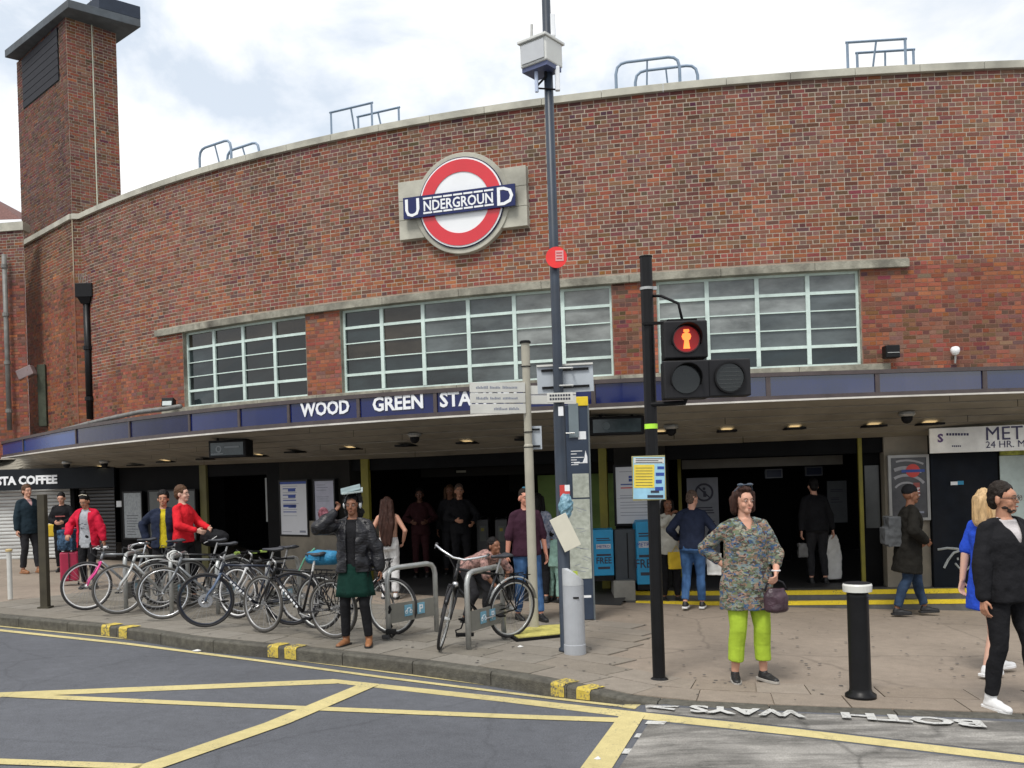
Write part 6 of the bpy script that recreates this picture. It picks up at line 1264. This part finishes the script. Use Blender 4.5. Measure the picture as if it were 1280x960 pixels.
    def trousers(s, name, m, e=.014, to=.93, waist=1.0, ankle=.050, disp=.006, knee=.070, thigh=.104):
        B = MB(); b = s.b; loft(B, [(0, 0, waist+.0, .158*b+e*.4, .116*b+e*.4), (0, .004, .93, .168*b+e, .124*b+e), (0, .008, .86, .160*b+e, .125*b+e), (0, .005, .82, .12*b, .095*b)][::-1], lambda q: s.Rt@(np.asarray(q, float)-(0, 0, .92))*np.array([1, 1, 1])+s.hip0)
        cuts = []
        for i in range(2):
            kn, an = s.leg[i]; hj = s.hip0+((-.088, .088)[i], 0, 0); capsule(B, hj, kn, thigh*b**.5, knee); en = kn+(an-kn)*to; mid = kn*.62+an*.38+np.array([0, .016, 0]); capsule(B, kn, mid, knee, max(ankle, knee*.97)); capsule(B, mid, en+(en-mid)*.12, max(ankle, knee*.97), ankle)
            cuts.append((en, (an-kn)/np.linalg.norm(an-kn)))
        cut = lambda p: p[2] < .5 and any(np.dot(p-e_, d_) > 0 and np.linalg.norm(p-e_) < .16 for e_, d_ in cuts)
        return blob(B, name, m, s.t, voxel=s.vox*1.1, it=3, disp=disp, freq=13, seed=3, cut=cut, thick=.004)
    def skirt(s, name, m, z1=1.0, z0=.55, r1=.16, r0=.25, folds=7):
        B = MB(); P = []
        for q in np.linspace(0, 1, 8):
            z = z1+(z0-z1)*q; ring = []
            for t in np.linspace(0, 2*math.pi, 56, endpoint=False): r = (r1+(r0-r1)*q)*(1+.07*q*math.sin(folds*t+1)); ring.append(s.hip0*np.array([1, 1, 0])+np.array([r*math.cos(t), r*.78*math.sin(t), z]))
            P.append(ring)
        return MB().solid(P).build(name, m, s.t, smooth=True)
    def shoes(s, m, sole=None, boot=0, scale=1.0, name='shoe', chunky=0):
        for i in range(2):
            an = s.leg[i][1]; tv = s.toev(i); B = MB(); z = np.array([0, 0, 1.]); lift = s.feet[i][2]-.085
            capsule(B, an+tv*-.02+z*-.045, an+tv*.07+z*-.048, .040*scale+chunky, .042*scale+chunky, flat=1, side=z); capsule(B, an+tv*.07+z*-.05, an+tv*.165+z*-.058, .042*scale+chunky, .032*scale+chunky, flat=.85, side=z)
            capsule(B, an+tv*-.01+z*-.02, an+tv*0+z*(.0+boot), .041*scale+chunky*.5, .046 if boot else .036)
            c0 = an+tv*.06; ob = blob(B, name, m, s.t, voxel=s.vox, it=2, cut=None)
            sm = MB(); w = [(-.075, .032), (-.06, .042), (0, .043), (.08, .048), (.14, .044), (.18, .030), (.195, .012)]; sd = np.cross(tv, z); P = [c+0 for c in []]
            L1 = [an+tv*x+sd*y-z*(.085) for x, y in w]+[an+tv*x-sd*y-z*(.085) for x, y in w[::-1]]; sm.solid([L1, [p+z*.026 for p in L1]]); sm.build('sole', sole or m, ob, bevel=.004)
    def hair(s, m, kind='short', grow=0, disp=.007, freq=36):
        B = MB(); X, M = s.XH, s.Rh
        ellip(B, X((0, .022, 1.676)), (.083+grow, .096+grow, .098+grow), M); ellip(B, X((0, .055, 1.63)), (.074+grow, .062+grow, .085), M)
        if kind == 'short':
            cut = lambda p: (lambda q: (q[1] < -.045 and q[2] < 1.695) or (q[2] < 1.635 and q[1] < .015))(s.iXH(p))
            return blob(B, 'hair', m, s.t, voxel=.008, it=2, disp=disp, freq=freq, cut=cut, thick=.006)
        if kind == 'bob':
            for q in (-1, 1): capsule(B, X((q*.080, .01, 1.69)), X((q*.088, .015, 1.56)), .036, .028); capsule(B, X((q*.05, .06, 1.65)), X((q*.055, .06, 1.55)), .05, .038)
            ellip(B, X((0, -.02, 1.735)), (.065, .06, .03), M)
        if kind == 'long':
            for q in (-.06, 0, .06): capsule(B, X((q, .06, 1.68)), s.X((q*1.5, .135, 1.30)), .05, .055); capsule(B, s.X((q*1.5, .135, 1.30)), s.X((q*.9, .165, .94)), .055, .030)
            for q in (-1, 1): capsule(B, X((q*.078, .02, 1.68)), s.X((q*.11, .09, 1.36)), .03, .035)
        if kind == 'shoulder':
            for q in (-1, 1): capsule(B, X((q*.078, .015, 1.68)), X((q*.090, .02, 1.50)), .034, .034)
            capsule(B, X((0, .07, 1.66)), X((0, .08, 1.48)), .075, .07)
        if kind == 'bun':
            ellip(B, X((0, .04, 1.785)), (.045, .045, .035), M)
            cut = lambda p: (lambda q: (q[1] < -.045 and q[2] < 1.70) or (q[2] < 1.64 and q[1] < .01))(s.iXH(p)); return blob(B, 'hair', m, s.t, voxel=.008, it=2, disp=disp, freq=freq, cut=cut, thick=.006)
        cut = lambda p: (lambda q: q[1] < -.048 and q[2] < 1.705 and abs(q[0]) < .062)(s.iXH(p))
        return blob(B, 'hair', m, s.t, voxel=.009, it=2, disp=disp*1.3, freq=freq*1.3, cut=cut, thick=.006, stretch=(1, 1, .16))
    def iXH(s, p): return s.Rh.T@(p-s.hc)/1.06+np.array([0, -.005, 1.515])
    def iX(s, p): return s.Rt.T@(p-s.hip0)+np.array([0, 0, .92])
    def open_front(s, w0, w1, z0=.85, z1=1.46): return lambda p: (lambda q: q[1] < -.03 and abs(q[0]) < w0+(w1-w0)*(q[2]-z0)/(z1-z0) and abs(q[0]) < .14)(s.iX(p))
H_dk = mat('hair_dark', (.018, .013, .010), .5, spec=.15, var=.4, scale=40, bump=.5, bscale=90); H_bk = mat('hair_black', (.008, .007, .007), .45, spec=.15, var=.4, scale=40, bump=.5, bscale=90); H_br = mat('hair_brown', (.085, .045, .025), .5, spec=.15, var=.35, scale=40, bump=.5, bscale=90, stretch=(1, 1, .2)); H_db = mat('hair_dark_brown', (.045, .022, .017), .45, spec=.15, var=.5, scale=40, bump=.6, bscale=90, stretch=(1, 1, .15)); H_bl = mat('hair_blonde', (.50, .33, .16), .5, var=.4, scale=40, bump=.5, bscale=90, stretch=(1, 1, .2)); H_gr = mat('hair_grey_brown', (.10, .07, .055), .6, spec=.15, var=.5, scale=50, bump=.5, bscale=90)
C_blk = cloth('black', (.010, .010, .012)); C_navy = cloth('navy', (.014, .020, .042)); C_dk = cloth('charcoal', (.022, .022, .025)); C_jean = cloth('denim', (.03, .085, .22), var=.5, scale=7, stretch=(1, 1, .35), col2=(.07, .16, .34)); C_jean2 = cloth('dark_denim', (.025, .045, .085), var=.45, scale=7); C_red = cloth('red', (.60, .015, .025)); C_wht = cloth('white', (.62, .62, .62), var=.06); C_grey = cloth('grey_marl', (.36, .38, .41)); C_mar = cloth('maroon', (.045, .016, .030)); C_leaf = cloth('lime', (.36, .50, .045), var=.10, bs=12)
S_wht = mat('white_rubber', (.72, .72, .72), .5); S_blk = mat('shoe_black', (.012, .012, .013), .5); S_brn = mat('tan_leather', (.26, .11, .045), .5, var=.25)
FA = R  # degrees
# ---- woman in green trousers
def tunic():
    m = bpy.data.materials.new('patterned_tunic'); m.use_nodes = True; t = m.node_tree; b = t.nodes['Principled BSDF']; b.inputs['Roughness'].default_value = .85; b.inputs['Specular IOR Level'].default_value = .2; N = t.nodes.new; L = t.links.new
    tc = N('ShaderNodeTexCoord'); nz = N('ShaderNodeTexNoise'); nz.inputs['Scale'].default_value = 22; nz.inputs['Detail'].default_value = 3; mp = N('ShaderNodeMapping'); mp.inputs['Scale'].default_value = (.8, .8, 1.5); L(tc.outputs['Object'], mp.inputs[0]); L(mp.outputs[0], nz.inputs[0])
    v = N('ShaderNodeTexVoronoi'); v.inputs['Scale'].default_value = 42; mx = N('ShaderNodeMix'); mx.data_type = 'VECTOR'; mx.inputs[0].default_value = .12; L(mp.outputs[0], mx.inputs['A']); L(nz.outputs['Color'], mx.inputs['B']); L(mx.outputs['Result'], v.inputs['Vector'])
    sep = N('ShaderNodeSeparateColor'); L(v.outputs['Color'], sep.inputs[0]); rp = N('ShaderNodeValToRGB'); rp.color_ramp.interpolation = 'CONSTANT'; e = rp.color_ramp.elements
    cols = [(.055, .060, .045), (.20, .13, .09), (.12, .15, .09), (.05, .10, .20), (.30, .20, .15), (.10, .11, .09), (.24, .24, .18), (.07, .045, .045), (.17, .22, .22)]
    e[0].position = 0; e[0].color = (*cols[0], 1); e[1].position = .12; e[1].color = (*cols[1], 1)
    for i, c in enumerate(cols[2:]): q = e.new(.23+i*.11); q.color = (*c, 1)
    L(sep.outputs[0], rp.inputs[0]); L(rp.outputs[0], b.inputs['Base Color']); bp = N('ShaderNodeBump'); bp.inputs['Strength'].default_value = .3; bp.inputs['Distance'].default_value = .02; n2 = N('ShaderNodeTexNoise'); n2.inputs['Scale'].default_value = 14; L(tc.outputs['Object'], n2.inputs[0]); L(n2.outputs[0], bp.inputs['Height']); L(bp.outputs[0], b.inputs['Normal']); return m
P = Person('woman in a patterned tunic and lime green trousers standing behind the signal pole', (937, 851), H=1.74, face=FA(6), skin='light', feet=((-.125, .02, 0), (.13, -.01, 0)), hands=((-.17, .05, 1.03), (.20, -.20, 1.00)), elbow=((-1, .6, -.1), (.7, .7, -.4)), turn=(R(12), 0), build=1.12, vox=.008, curl=(.6, .8), palm=((1, 0, 0), (-1, .3, -.2)), toe=(-.25, .3))
P.trousers('trousers', C_leaf, to=.74, ankle=.071, knee=.078, thigh=.110, waist=.98, disp=.0012); P.top('tunic', tunic(), e=.026, hem=.66, sleeve=.80, flare=.015, disp=.008, sl_e=.022, wide=1.12, cut=lambda p: (lambda q: q[1] < 0 and q[2] > 1.37 and abs(q[0]) < (q[2]-1.37)*.55)(P.iX(p)))
P.shoes(S_blk, sole=mat('shoe_sole_grey', (.35, .33, .30), .7)); P.hair(H_db, 'bob', disp=.008)
mb = MB(); [ellip(mb, P.XH((q*.045, -.03, 1.775)), (.034, .018, .014), P.Rh) for q in (-1, 1)]; mb.tube([P.XH((-.09, .0, 1.72)), P.XH((-.05, -.045, 1.775)), P.XH((.05, -.045, 1.775)), P.XH((.09, .0, 1.72))], .005, 5); mb.build('sunglasses', mat('sunglass_blue', (.05, .07, .10), .1), P.t)
w1 = P.arm[1][1]; MB().tube([w1+np.array([.034*math.cos(a), .034*math.sin(a), .01]) for a in np.linspace(0, 6.28, 12, endpoint=False)], .008, 5, closed=True).build('watch', mat('pale_watch', (.6, .6, .6), .3), P.t)
def attach(P, name, label, cat, q): 
    """a thing held or worn by a person: stays at top level, placed in world space"""
    M = Matrix.Translation(P.t.location) @ P.t.rotation_euler.to_matrix().to_4x4() @ Matrix.Scale(P.k, 4); w = M @ Vector([float(c) for c in q]); o = thing(name, label, cat, w, P.t.rotation_euler.z); o.scale = (P.k,)*3; return o
hb2 = attach(P, 'handbag', 'dark plum leather handbag held by the woman in green trousers', 'handbag', P.arm[1][1]+np.array([-.02, -.04, -.21]))
mb = MB(); loft(mb, [(0, 0, -.14, .085, .05), (0, 0, -.12, .11, .065), (0, 0, 0, .115, .06), (0, 0, .07, .075, .03)]); blob(mb, 'bag_body', mat('plum_leather', (.045, .022, .032), .35, var=.4, scale=8, bump=.4), hb2, .01, 3, disp=.008); MB().tube([(-.10, 0, .05), (-.08, 0, .12), (-.01, .01, .15), (.06, 0, .12), (.10, 0, .05)], .009, 6).build('handle', C_dk, hb2, smooth=True)
# ---- man in black jacket at the right
P = Person('man with glasses in a black jacket at the right edge', (1263, 886), H=1.78, face=FA(14), skin='tan', feet=((-.13, .05, 0), (.16, -.13, 0)), hands=((-.27, -.06, .83), (.29, .05, .84)), elbow=((-.5, .8, 0), (.5, .8, 0)), turn=(R(26), 0), vox=.008, beard=mat('dark_beard', (.02, .014, .011), .8), glasses=True, build=1.08)
P.trousers('trousers', C_blk, ankle=.05, knee=.066, thigh=.098); P.top('shirt', cloth('pale_tshirt', (.5, .47, .47)), e=.012, hem=.9, sleeve=.3); P.top('jacket', C_blk, e=.032, hem=.84, sleeve=.98, cut=P.open_front(-.10, .075, 1.05), thick=.008, disp=.010); P.shoes(S_wht, boot=.02, chunky=.006); P.hair(H_dk, 'short')
# ---- blonde woman in blue
P = Person('blonde woman in a bright blue dress behind the man in black at the right', (1240, 843), H=1.72, face=FA(110), skin='pale', feet=((-.09, .16, .02), (.09, -.20, 0)), hands=((-.23, -.04, .86), (.23, .1, .84)), vox=.010)
P.top('dress', cloth('royal_blue', (.02, .07, .50), var=.15), e=.022, hem=.62, sleeve=.42, flare=.04); P.hair(H_bl, 'shoulder'); P.shoes(S_wht)
# ---- man in long dark coat with rucksack
P = Person('man in a black beanie and long dark coat walking past the swirl poster', (1138, 769), H=1.76, face=FA(84), skin='brown', feet=((-.09, .20, .02), (.09, -.22, 0)), hands=((-.20, -.16, 1.02), (.20, -.16, 1.0)), lean=R(5), vox=.010)
P.trousers('jeans', C_jean2, ankle=.055); P.top('coat', cloth('dark_olive', (.011, .010, .008)), e=.040, hem=.58, sleeve=1.0, flare=.03, disp=.012); P.shoes(S_blk)
mb = MB(); ellip(mb, P.XH((0, .018, 1.685)), (.086, .105, .098), P.Rh); blob(mb, 'beanie', C_blk, P.t, .009, 2, cut=lambda p: (lambda q: q[2] < 1.645+.03*(q[1] < 0))(P.iXH(p)), thick=.006)
rk = attach(P, 'rucksack', 'small grey rucksack on the back of the man in the long dark coat', 'rucksack', P.X((.02, .215, 1.12))); mb = MB(); mb.box((0, 0, 0), (.28, .16, .40)); mb.box((0, .06, -.06), (.24, .14, .22)); blob(mb, 'bag_body', cloth('slate_grey', (.075, .08, .085)), rk, .010, 6, disp=.010); MB().tube([(-.08, -.08, .18), (-.1, -.19, .22), (-.12, -.26, .05)], .018, 5, flat=.4).build('strap', C_dk, rk); MB().tube([(.08, -.08, .18), (.1, -.19, .22), (.12, -.26, .05)], .018, 5, flat=.4).build('strap', C_dk, rk)
# ---- girl in black padded jacket
P = Person('girl in a black padded jacket and green dress holding a magazine on her head', (446, 807), H=1.66, face=FA(-4), skin='brown', feet=((-.13, .02, 0), (.15, -.02, 0)), hands=((-.20, -.10, 1.55), (.31, -.02, .86)), elbow=((-.7, -.5, -1), (.6, .7, 0)), vox=.009, toe=(-.3, .15), curl=(.9, .6), palm=((.3, .2, 1), None))
P.trousers('leggings', C_blk, e=.008, ankle=.048, knee=.064, thigh=.096, disp=.002); P.top('dress', cloth('black', (.010, .010, .012)), e=.014, hem=.90, sleeve=.35); P.skirt('skirt', cloth('bottle_green', (.003, .026, .019)), 1.0, .58, .165, .225)
P.top('jacket', mat('padded_black', (.008, .008, .011), .38, var=.5, scale=6, bump=.6, bscale=18, spec=.4, stretch=(1, 1, 2.5)), e=.045, hem=.86, sleeve=.97, cut=P.open_front(.045, .055, .85), thick=.012, disp=.016, freq=10); P.shoes(S_brn, sole=S_blk, boot=.10)
mb = MB(); X = P.XH; ellip(mb, X((0, .035, 1.675)), (.115, .125, .135), P.Rh); ellip(mb, X((0, .08, 1.55)), (.12, .08, .09), P.Rh); blob(mb, 'hood', cloth('fur_black', (.012, .012, .012)), P.t, .01, 2, disp=.012, freq=40, cut=lambda p: (lambda q: q[1] < -.03 and abs(q[0]) < .085 and 1.5 < q[2] < 1.78)(P.iXH(p)), thick=.01)
P.hair(H_bk, 'short')
mb = MB(); [ellip(mb, X((q*.088, .0, 1.635)), (.016, .036, .042), P.Rh) for q in (-1, 1)]; mb.tube([X((.088*math.cos(a), .0, 1.65+.13*math.sin(a))) for a in np.linspace(0, math.pi, 12)], .010, 6); mb.build('headphones', mat('pale_headphones', (.55, .58, .60), .3), P.t, smooth=True)
mg = attach(P, 'magazine', 'folded pale magazine held over the head of the girl in the black jacket', 'magazine', P.XH((.01, -.02, 1.79))); MB().box((0, 0, 0), (.24, .20, .02), rotm(.2, -.10, .2)).build('pages', mat('magazine_paper', (.34, .40, .40), .5, var=.2, scale=10), mg, bevel=.004); MB().box((-.02, .0, .022), (.23, .20, .012), rotm(.3, -.22, .2)).build('cover', mat('magazine_cover', (.16, .22, .23), .4, var=.3, scale=9), mg, bevel=.003)
rb = attach(P, 'red_pouch', 'small red patterned pouch in the raised hand of the girl in the black jacket', 'pouch', P.arm[0][1]+np.array([-.10, -.04, -.02])); mb = MB(); ellip(mb, (0, 0, 0), (.07, .05, .09)); blob(mb, 'pouch', cloth('red_print', (.20, .03, .04), var=.8, scale=25, col2=(.3, .12, .15)), rb, .01, 2, disp=.01)
# ---- long-haired woman seen from behind
P = Person('woman with very long dark hair in white trousers seen from behind', (488, 748), H=1.58, face=FA(176), skin='light', feet=((-.10, .03, 0), (.12, -.05, 0)), hands=((-.24, -.10, .98), (.24, -.12, .96)), vox=.010)
P.trousers('trousers', C_wht, ankle=.065, knee=.074, thigh=.10, waist=1.06); P.top('top', cloth('skin_top', (.45, .27, .20)), e=.006, hem=1.02, sleeve=.02, disp=.002); P.hair(H_db, 'long'); P.shoes(S_wht, sole=S_blk)
# ---- maroon shirt man by the fingerpost
P = Person('man in a maroon shirt and jeans behind the fingerpost', (661, 775), H=1.72, face=FA(22), skin='ruddy', feet=((-.11, .10, .0), (.12, -.14, 0)), hands=((-.27, .02, .86), (.25, -.08, .86)), vox=.010, build=1.1)
P.trousers('jeans', C_jean); P.top('shirt', C_mar, e=.020, hem=.86, sleeve=.60); P.shoes(S_blk); P.hair(H_dk, 'short', grow=-.003)
mb = MB(); [ellip(mb, P.XH((q*.035, -.07, 1.765)), (.028, .014, .014), P.Rh) for q in (-1, 1)]; mb.build('sunglasses', mat('sunglass_cyan', (.03, .16, .25), .1), P.t)
# ---- man in navy jumper and jeans from behind
P = Person('man in a navy jumper and blue jeans seen from behind walking to the entrance', (868, 761), H=1.69, face=FA(160), skin='light', feet=((-.10, -.10, 0), (.11, .14, .03)), hands=((-.22, -.20, 1.04), (.24, -.18, 1.02)), vox=.010, build=1.08, turn=(R(-25), R(12)), lean=R(6))
P.trousers('jeans', C_jean, ankle=.055); P.top('jumper', C_navy, e=.022, hem=.88, sleeve=.97); P.shoes(S_blk, sole=S_wht); P.hair(H_gr, 'short', grow=-.004)
cbg = attach(P, 'carrier_bag', 'white carrier bag hanging in front of the man in the navy jumper', 'bag', P.arm[0][1]+np.array([-.06, -.02, -.40])); mb = MB(); mb.box((0, 0, 0), (.22, .12, .32)); blob(mb, 'bag_body', mat('white_plastic_bag', (.60, .60, .58), .5), cbg, .012, 5, disp=.012)
# ---- woman in white top behind him
P = Person('woman in a cream top with her hand to her face beside the signal pole', (838, 752), H=1.58, face=FA(10), skin='brown', feet=((-.09, .03, 0), (.11, -.06, 0)), hands=((-.01, -.16, 1.46), (.20, -.14, 1.0)), elbow=((-1, -.2, -.6), (.6, .7, 0)), vox=.011)
P.trousers('trousers', C_blk); P.top('top', cloth('cream', (.55, .54, .48)), e=.022, hem=.80, sleeve=.9); P.shoes(S_blk); P.hair(H_bk, 'shoulder')
yb = attach(P, 'carrier_bag', 'bright yellow bag carried low beside the signal pole', 'bag', (.02, -.30, .72)); mb = MB(); mb.box((0, 0, 0), (.27, .08, .28)); blob(mb, 'bag_body', mat('yellow_bag', (.72, .50, .03), .5), yb, .01, 4, disp=.006); MB().tube([(-.07, 0, .14), (0, 0, .24), (.07, 0, .14)], .006, 5).build('handle', mat('yellow_bag', (.72, .50, .03), .5), yb)
# ---- left group
P = Person('middle-aged man in a dark jacket and trousers standing before the pale shutter', (37, 716), H=1.78, face=FA(58), skin='light', feet=((-.10, .05, 0), (.12, -.12, 0)), hands=((-.24, -.02, .84), (.22, -.04, .86)), vox=.011)
P.trousers('trousers', C_dk, ankle=.058); P.top('shirt', cloth('pink_shirt', (.5, .3, .3)), e=.012, hem=.9, sleeve=.3); P.top('jacket', cloth('dark_teal', (.012, .024, .034)), e=.034, hem=.78, sleeve=.97, cut=P.open_front(-.08, .05, 1.1), thick=.008); P.shoes(S_brn); P.hair(H_br, 'short', grow=.006)
P = Person('young man in a black sweatshirt behind the woman in the red coat', (80, 714), H=1.62, face=FA(10), skin='light', feet=((-.10, .02, 0), (.11, 0, 0)), hands=((-.09, -.24, 1.10), (.10, -.24, 1.10)), turn=(0, R(14)), vox=.011)
P.trousers('trousers', C_blk); P.top('sweatshirt', C_blk, e=.026, hem=.88, sleeve=.97); P.shoes(S_blk); P.hair(H_bk, 'short'); MB().box(P.X((0, -.158, 1.23)), (.20, .006, .025)).build('chest_print', mat('dull_red_stripe', (.3, .08, .07), .7), P.t)
P = Person('woman in an open red coat and grey t-shirt leaning on a pink suitcase', (112, 735), H=1.62, face=FA(-4), skin='tan', feet=((-.10, .02, 0), (.12, -.02, 0)), hands=((-.27, -.20, 1.02), (.33, -.04, .86)), turn=(0, R(24)), lean=R(3), vox=.011, palm=((0, 0, -1), None), curl=(.9, .5))
P.trousers('trousers', C_blk); P.top('tshirt', C_grey, e=.012, hem=.76, sleeve=.45); P.top('coat', cloth('crimson', (.52, .012, .04)), e=.042, hem=.76, sleeve=.96, cut=P.open_front(.135, .07, .76), thick=.012, disp=.012); P.shoes(S_blk); P.hair(H_bk, 'bun')
mb = MB(); mb.tube([P.XH((-.07, -.0, 1.745)), P.XH((0, -.02, 1.775)), P.XH((.07, -.0, 1.745))], .009, 6); mb.build('hairband', mat('cream_band', (.55, .5, .4), .7), P.t)
mp_ = MB(); [mp_.box(P.X((x, -.158, z)), (w, .004, .012)) for x, z, w in ((-.06, 1.20, .04), (-.01, 1.215, .04), (.05, 1.20, .05), (.0, 1.12, .07), (-.03, 1.135, .03))]; mp_.build('chest_print', M_ink, P.t, kind='stuff')
sc = on_g(88, 731); t = thing('suitcase', 'bright pink wheeled suitcase with extended handle beside the woman in the red coat', 'suitcase', sc, FA(20)); M_pk = mat('pink_shell', (.34, .015, .055), .35)
MB().box((0, 0, .33), (.30, .22, .52)).build('shell', M_pk, t, bevel=.03); MB().box((0, -.125, .33), (.012, .01, .5)).build('zip', C_dk, t)
for s in (-.14, .14): MB().lathe([(.03, -.012), (.03, .012)], (s, -.06, .03), 12, rotm(0, R(90), 0)).build('wheel', M_blackm, t); MB().tube([(s*.8, .10, .6), (s*.8, .10, 1.0)], .011, 6).build('handle_rod', M_pk, t)
MB().tube([(-.12, .10, 1.0), (.12, .10, 1.0)], .016, 8).build('grip', M_pk, t)
t2 = thing('rucksack', 'blue and black patterned rucksack resting on the pink suitcase', 'rucksack', sc+np.array([-.02, -.03, .80])); mb = MB(); mb.box((0, 0, 0), (.27, .18, .36)); ellip(mb, (-.02, -.07, -.06), (.12, .08, .13)); blob(mb, 'bag_body', cloth('blue_pattern', (.008, .015, .03), var=.9, scale=22, col2=(.07, .14, .24)), t2, .012, 7, disp=.012); MB().tube([(.03, -.02, .19), (.06, -.02, .26), (.10, -.02, .19)], .012, 5).build('loop', C_wht, t2)
o = on_y(67, 663, on_g(60, 712)[1]); t = thing('yellow_bag', 'bright yellow bag held between the two men before the pale shutter', 'bag', o); MB().box((0, 0, 0), (.34, .10, .26)).build('bag_body', mat('yellow_bag', (.72, .50, .03), .5), t, bevel=.02); MB().tube([(-.08, 0, .13), (0, 0, .22), (.08, 0, .13)], .008, 5).build('handle', mat('yellow_bag', (.72, .50, .03), .5), t)
P = Person('young man in a navy jacket over a yellow shirt walking behind the bicycles', (208, 752), H=1.68, face=FA(14), skin='tan', feet=((-.10, .05, 0), (.12, -.1, 0)), hands=((-.28, .10, .98), (.26, -.12, .84)), elbow=((-.8, .8, 0), (.6, .7, 0)), vox=.010)
P.trousers('trousers', C_blk); P.top('shirt', cloth('mustard', (.52, .42, .02)), e=.014, hem=.86, sleeve=.3); P.top('jacket', C_navy, e=.036, hem=.86, sleeve=.97, cut=P.open_front(.055, .03, .86), thick=.008, disp=.010); P.shoes(S_blk); P.hair(H_bk, 'short', grow=.010, disp=.009)
P = Person('young man in a bright red zip top turned to the right with a dark bag', (232, 752), H=1.76, face=FA(78), skin='pale', feet=((-.10, .05, 0), (.11, -.08, 0)), hands=((-.16, -.30, 1.08), (.12, -.34, 1.10)), vox=.010, turn=(R(6), 0))
P.trousers('trousers', C_blk); P.top('zip_top', C_red, e=.024, hem=.90, sleeve=.97); P.shoes(S_blk); P.hair(H_br, 'short', grow=.004)
hg = attach(P, 'holdall', 'black holdall with white marks held by the young man in red', 'bag', P.arm[1][1]+np.array([0, -.10, -.16])); mb = MB(); ellip(mb, (0, 0, 0), (.13, .24, .14)); blob(mb, 'bag_body', C_blk, hg, .012, 3, disp=.012); MB().tube([(-.135, -.12, .04), (-.14, -.02, -.02), (-.125, .1, -.06)], .008, 5).build('white_stripe', C_wht, hg)
# ---- people in the dim concourse
def dim(label, x, yfoot, H, face, top, bot, z=None, hands=None, skin='light', depth=None, hairm=H_bk, hair='short', sleeve=.95, **kw):
    if depth is None: g = on_z(x, yfoot, FL)
    else: g = on_y(x, yfoot, depth); g[2] = FL
    P = Person(label, None, H=H, face=FA(face), skin=skin, ground=g, hands=hands, vox=.012, **kw); P.trousers('trousers', bot); P.top('top', top, e=.024, hem=.84, sleeve=sleeve); P.shoes(S_blk)
    if hair: P.hair(hairm, hair)
    return P
P = dim('man in black with clasped hands standing in the dark middle doorway', 578, 737, 1.72, 8, C_blk, C_blk, hands=((-.10, -.24, 1.10), (.22, -.22, 1.05)), skin='tan', depth=G.P(g_(578), 0, -1.0)[1], hairm=H_gr)
dim('man in a maroon tracksuit barely visible in the dark middle doorway', 528, 732, 1.66, 0, cloth('dim_maroon', (.03, .008, .010)), cloth('dim_maroon', (.03, .008, .010)), skin='dark', hands=((-.16, -.2, 1.1), (.16, -.2, 1.1)), depth=G.P(g_(528), 0, -1.3)[1])
dim('woman behind the clasped-hands man in the dark middle doorway', 566, 733, 1.70, 0, C_dk, C_dk, skin='brown', hair='shoulder', hairm=H_br, depth=G.P(g_(560), 0, -2.0)[1])
P = dim('person in black padded jacket carrying a long white bag into the right doorway', 1024, 736, 1.66, 180, C_blk, C_dk, skin='light', lean=R(14), depth=G.P(g_(1020), 0, -.6)[1])
wb = attach(P, 'carrier_bag', 'long white carrier bag of the person entering the right doorway', 'bag', (-.27, -.05, .43)); mb = MB(); mb.solid([[(x*w, y, z) for x, y in ((-1, -.04), (1, -.04), (1, .04), (-1, .04))] for w, z in ((.12, -.38), (.13, 0), (.09, .28), (.05, .36))]); blob(mb, 'bag_body', mat('white_plastic_bag', (.60, .60, .58), .5), wb, .012, 4, disp=.012)
cb_ = attach(P, 'carrier_bag', 'small grey carrier bag of the person entering the right doorway', 'bag', (.24, -.05, .55)); mb = MB(); mb.box((0, 0, 0), (.16, .08, .24)); blob(mb, 'bag_body', mat('dim_plastic_bag', (.12, .12, .12), .5), cb_, .012, 4, disp=.012)
P = Person('person in a colourful shirt bending down behind the upright bicycle', (594, 778), H=1.5, face=FA(50), skin='brown', feet=((-.12, .1, 0), (.12, -.12, 0)), lean=R(68), hipz=-.10, hip=(0, .10), hands=((-.1, -.55, .55), (.14, -.50, .62)), elbow=((-.6, .3, .6), (.6, .3, .6)), vox=.011, face_parts=False, turn=(0, R(-30)))
P.trousers('trousers', C_dk); P.top('shirt', cloth('bright_print', (.10, .14, .16), var=.9, scale=20, col2=(.55, .32, .28)), e=.028, hem=.88, sleeve=.5); P.shoes(S_blk); P.hair(H_bk, 'short')
P = Person('child in a pale mint top holding an adult hand behind the lamp post', (694, 752), H=1.12, face=FA(150), skin='brown', feet=((-.10, .03, 0), (.12, -.05, 0)), hands=((.42, -.05, 1.30), (-.25, 0, .9))[::-1] if False else ((-.27, 0, .9), (.45, -.02, 1.35)), elbow=((-.6, .7, 0), (.5, .5, -.5)), vox=.011, face_parts=False)
P.trousers('trousers', cloth('mint', (.26, .42, .36))); P.top('top', cloth('mint', (.26, .42, .36)), e=.024, hem=.84, sleeve=.95); P.hair(H_bk, 'short'); P.shoes(S_blk)
P = Person('adult in a blue patterned shirt with pale pink sleeve behind the fingerpost', (676, 752), H=1.64, face=FA(165), skin='light', feet=((-.10, .03, 0), (.12, -.05, 0)), hands=((-.26, -.10, .88), (.26, 0, .9)), vox=.011, face_parts=False)
P.trousers('trousers', C_blk); P.top('shirt', cloth('pale_blue_print', (.15, .28, .48), var=.6, scale=24, col2=(.45, .45, .52)), e=.022, hem=.86, sleeve=.95); P.hair(H_bk, 'shoulder'); P.shoes(S_blk)
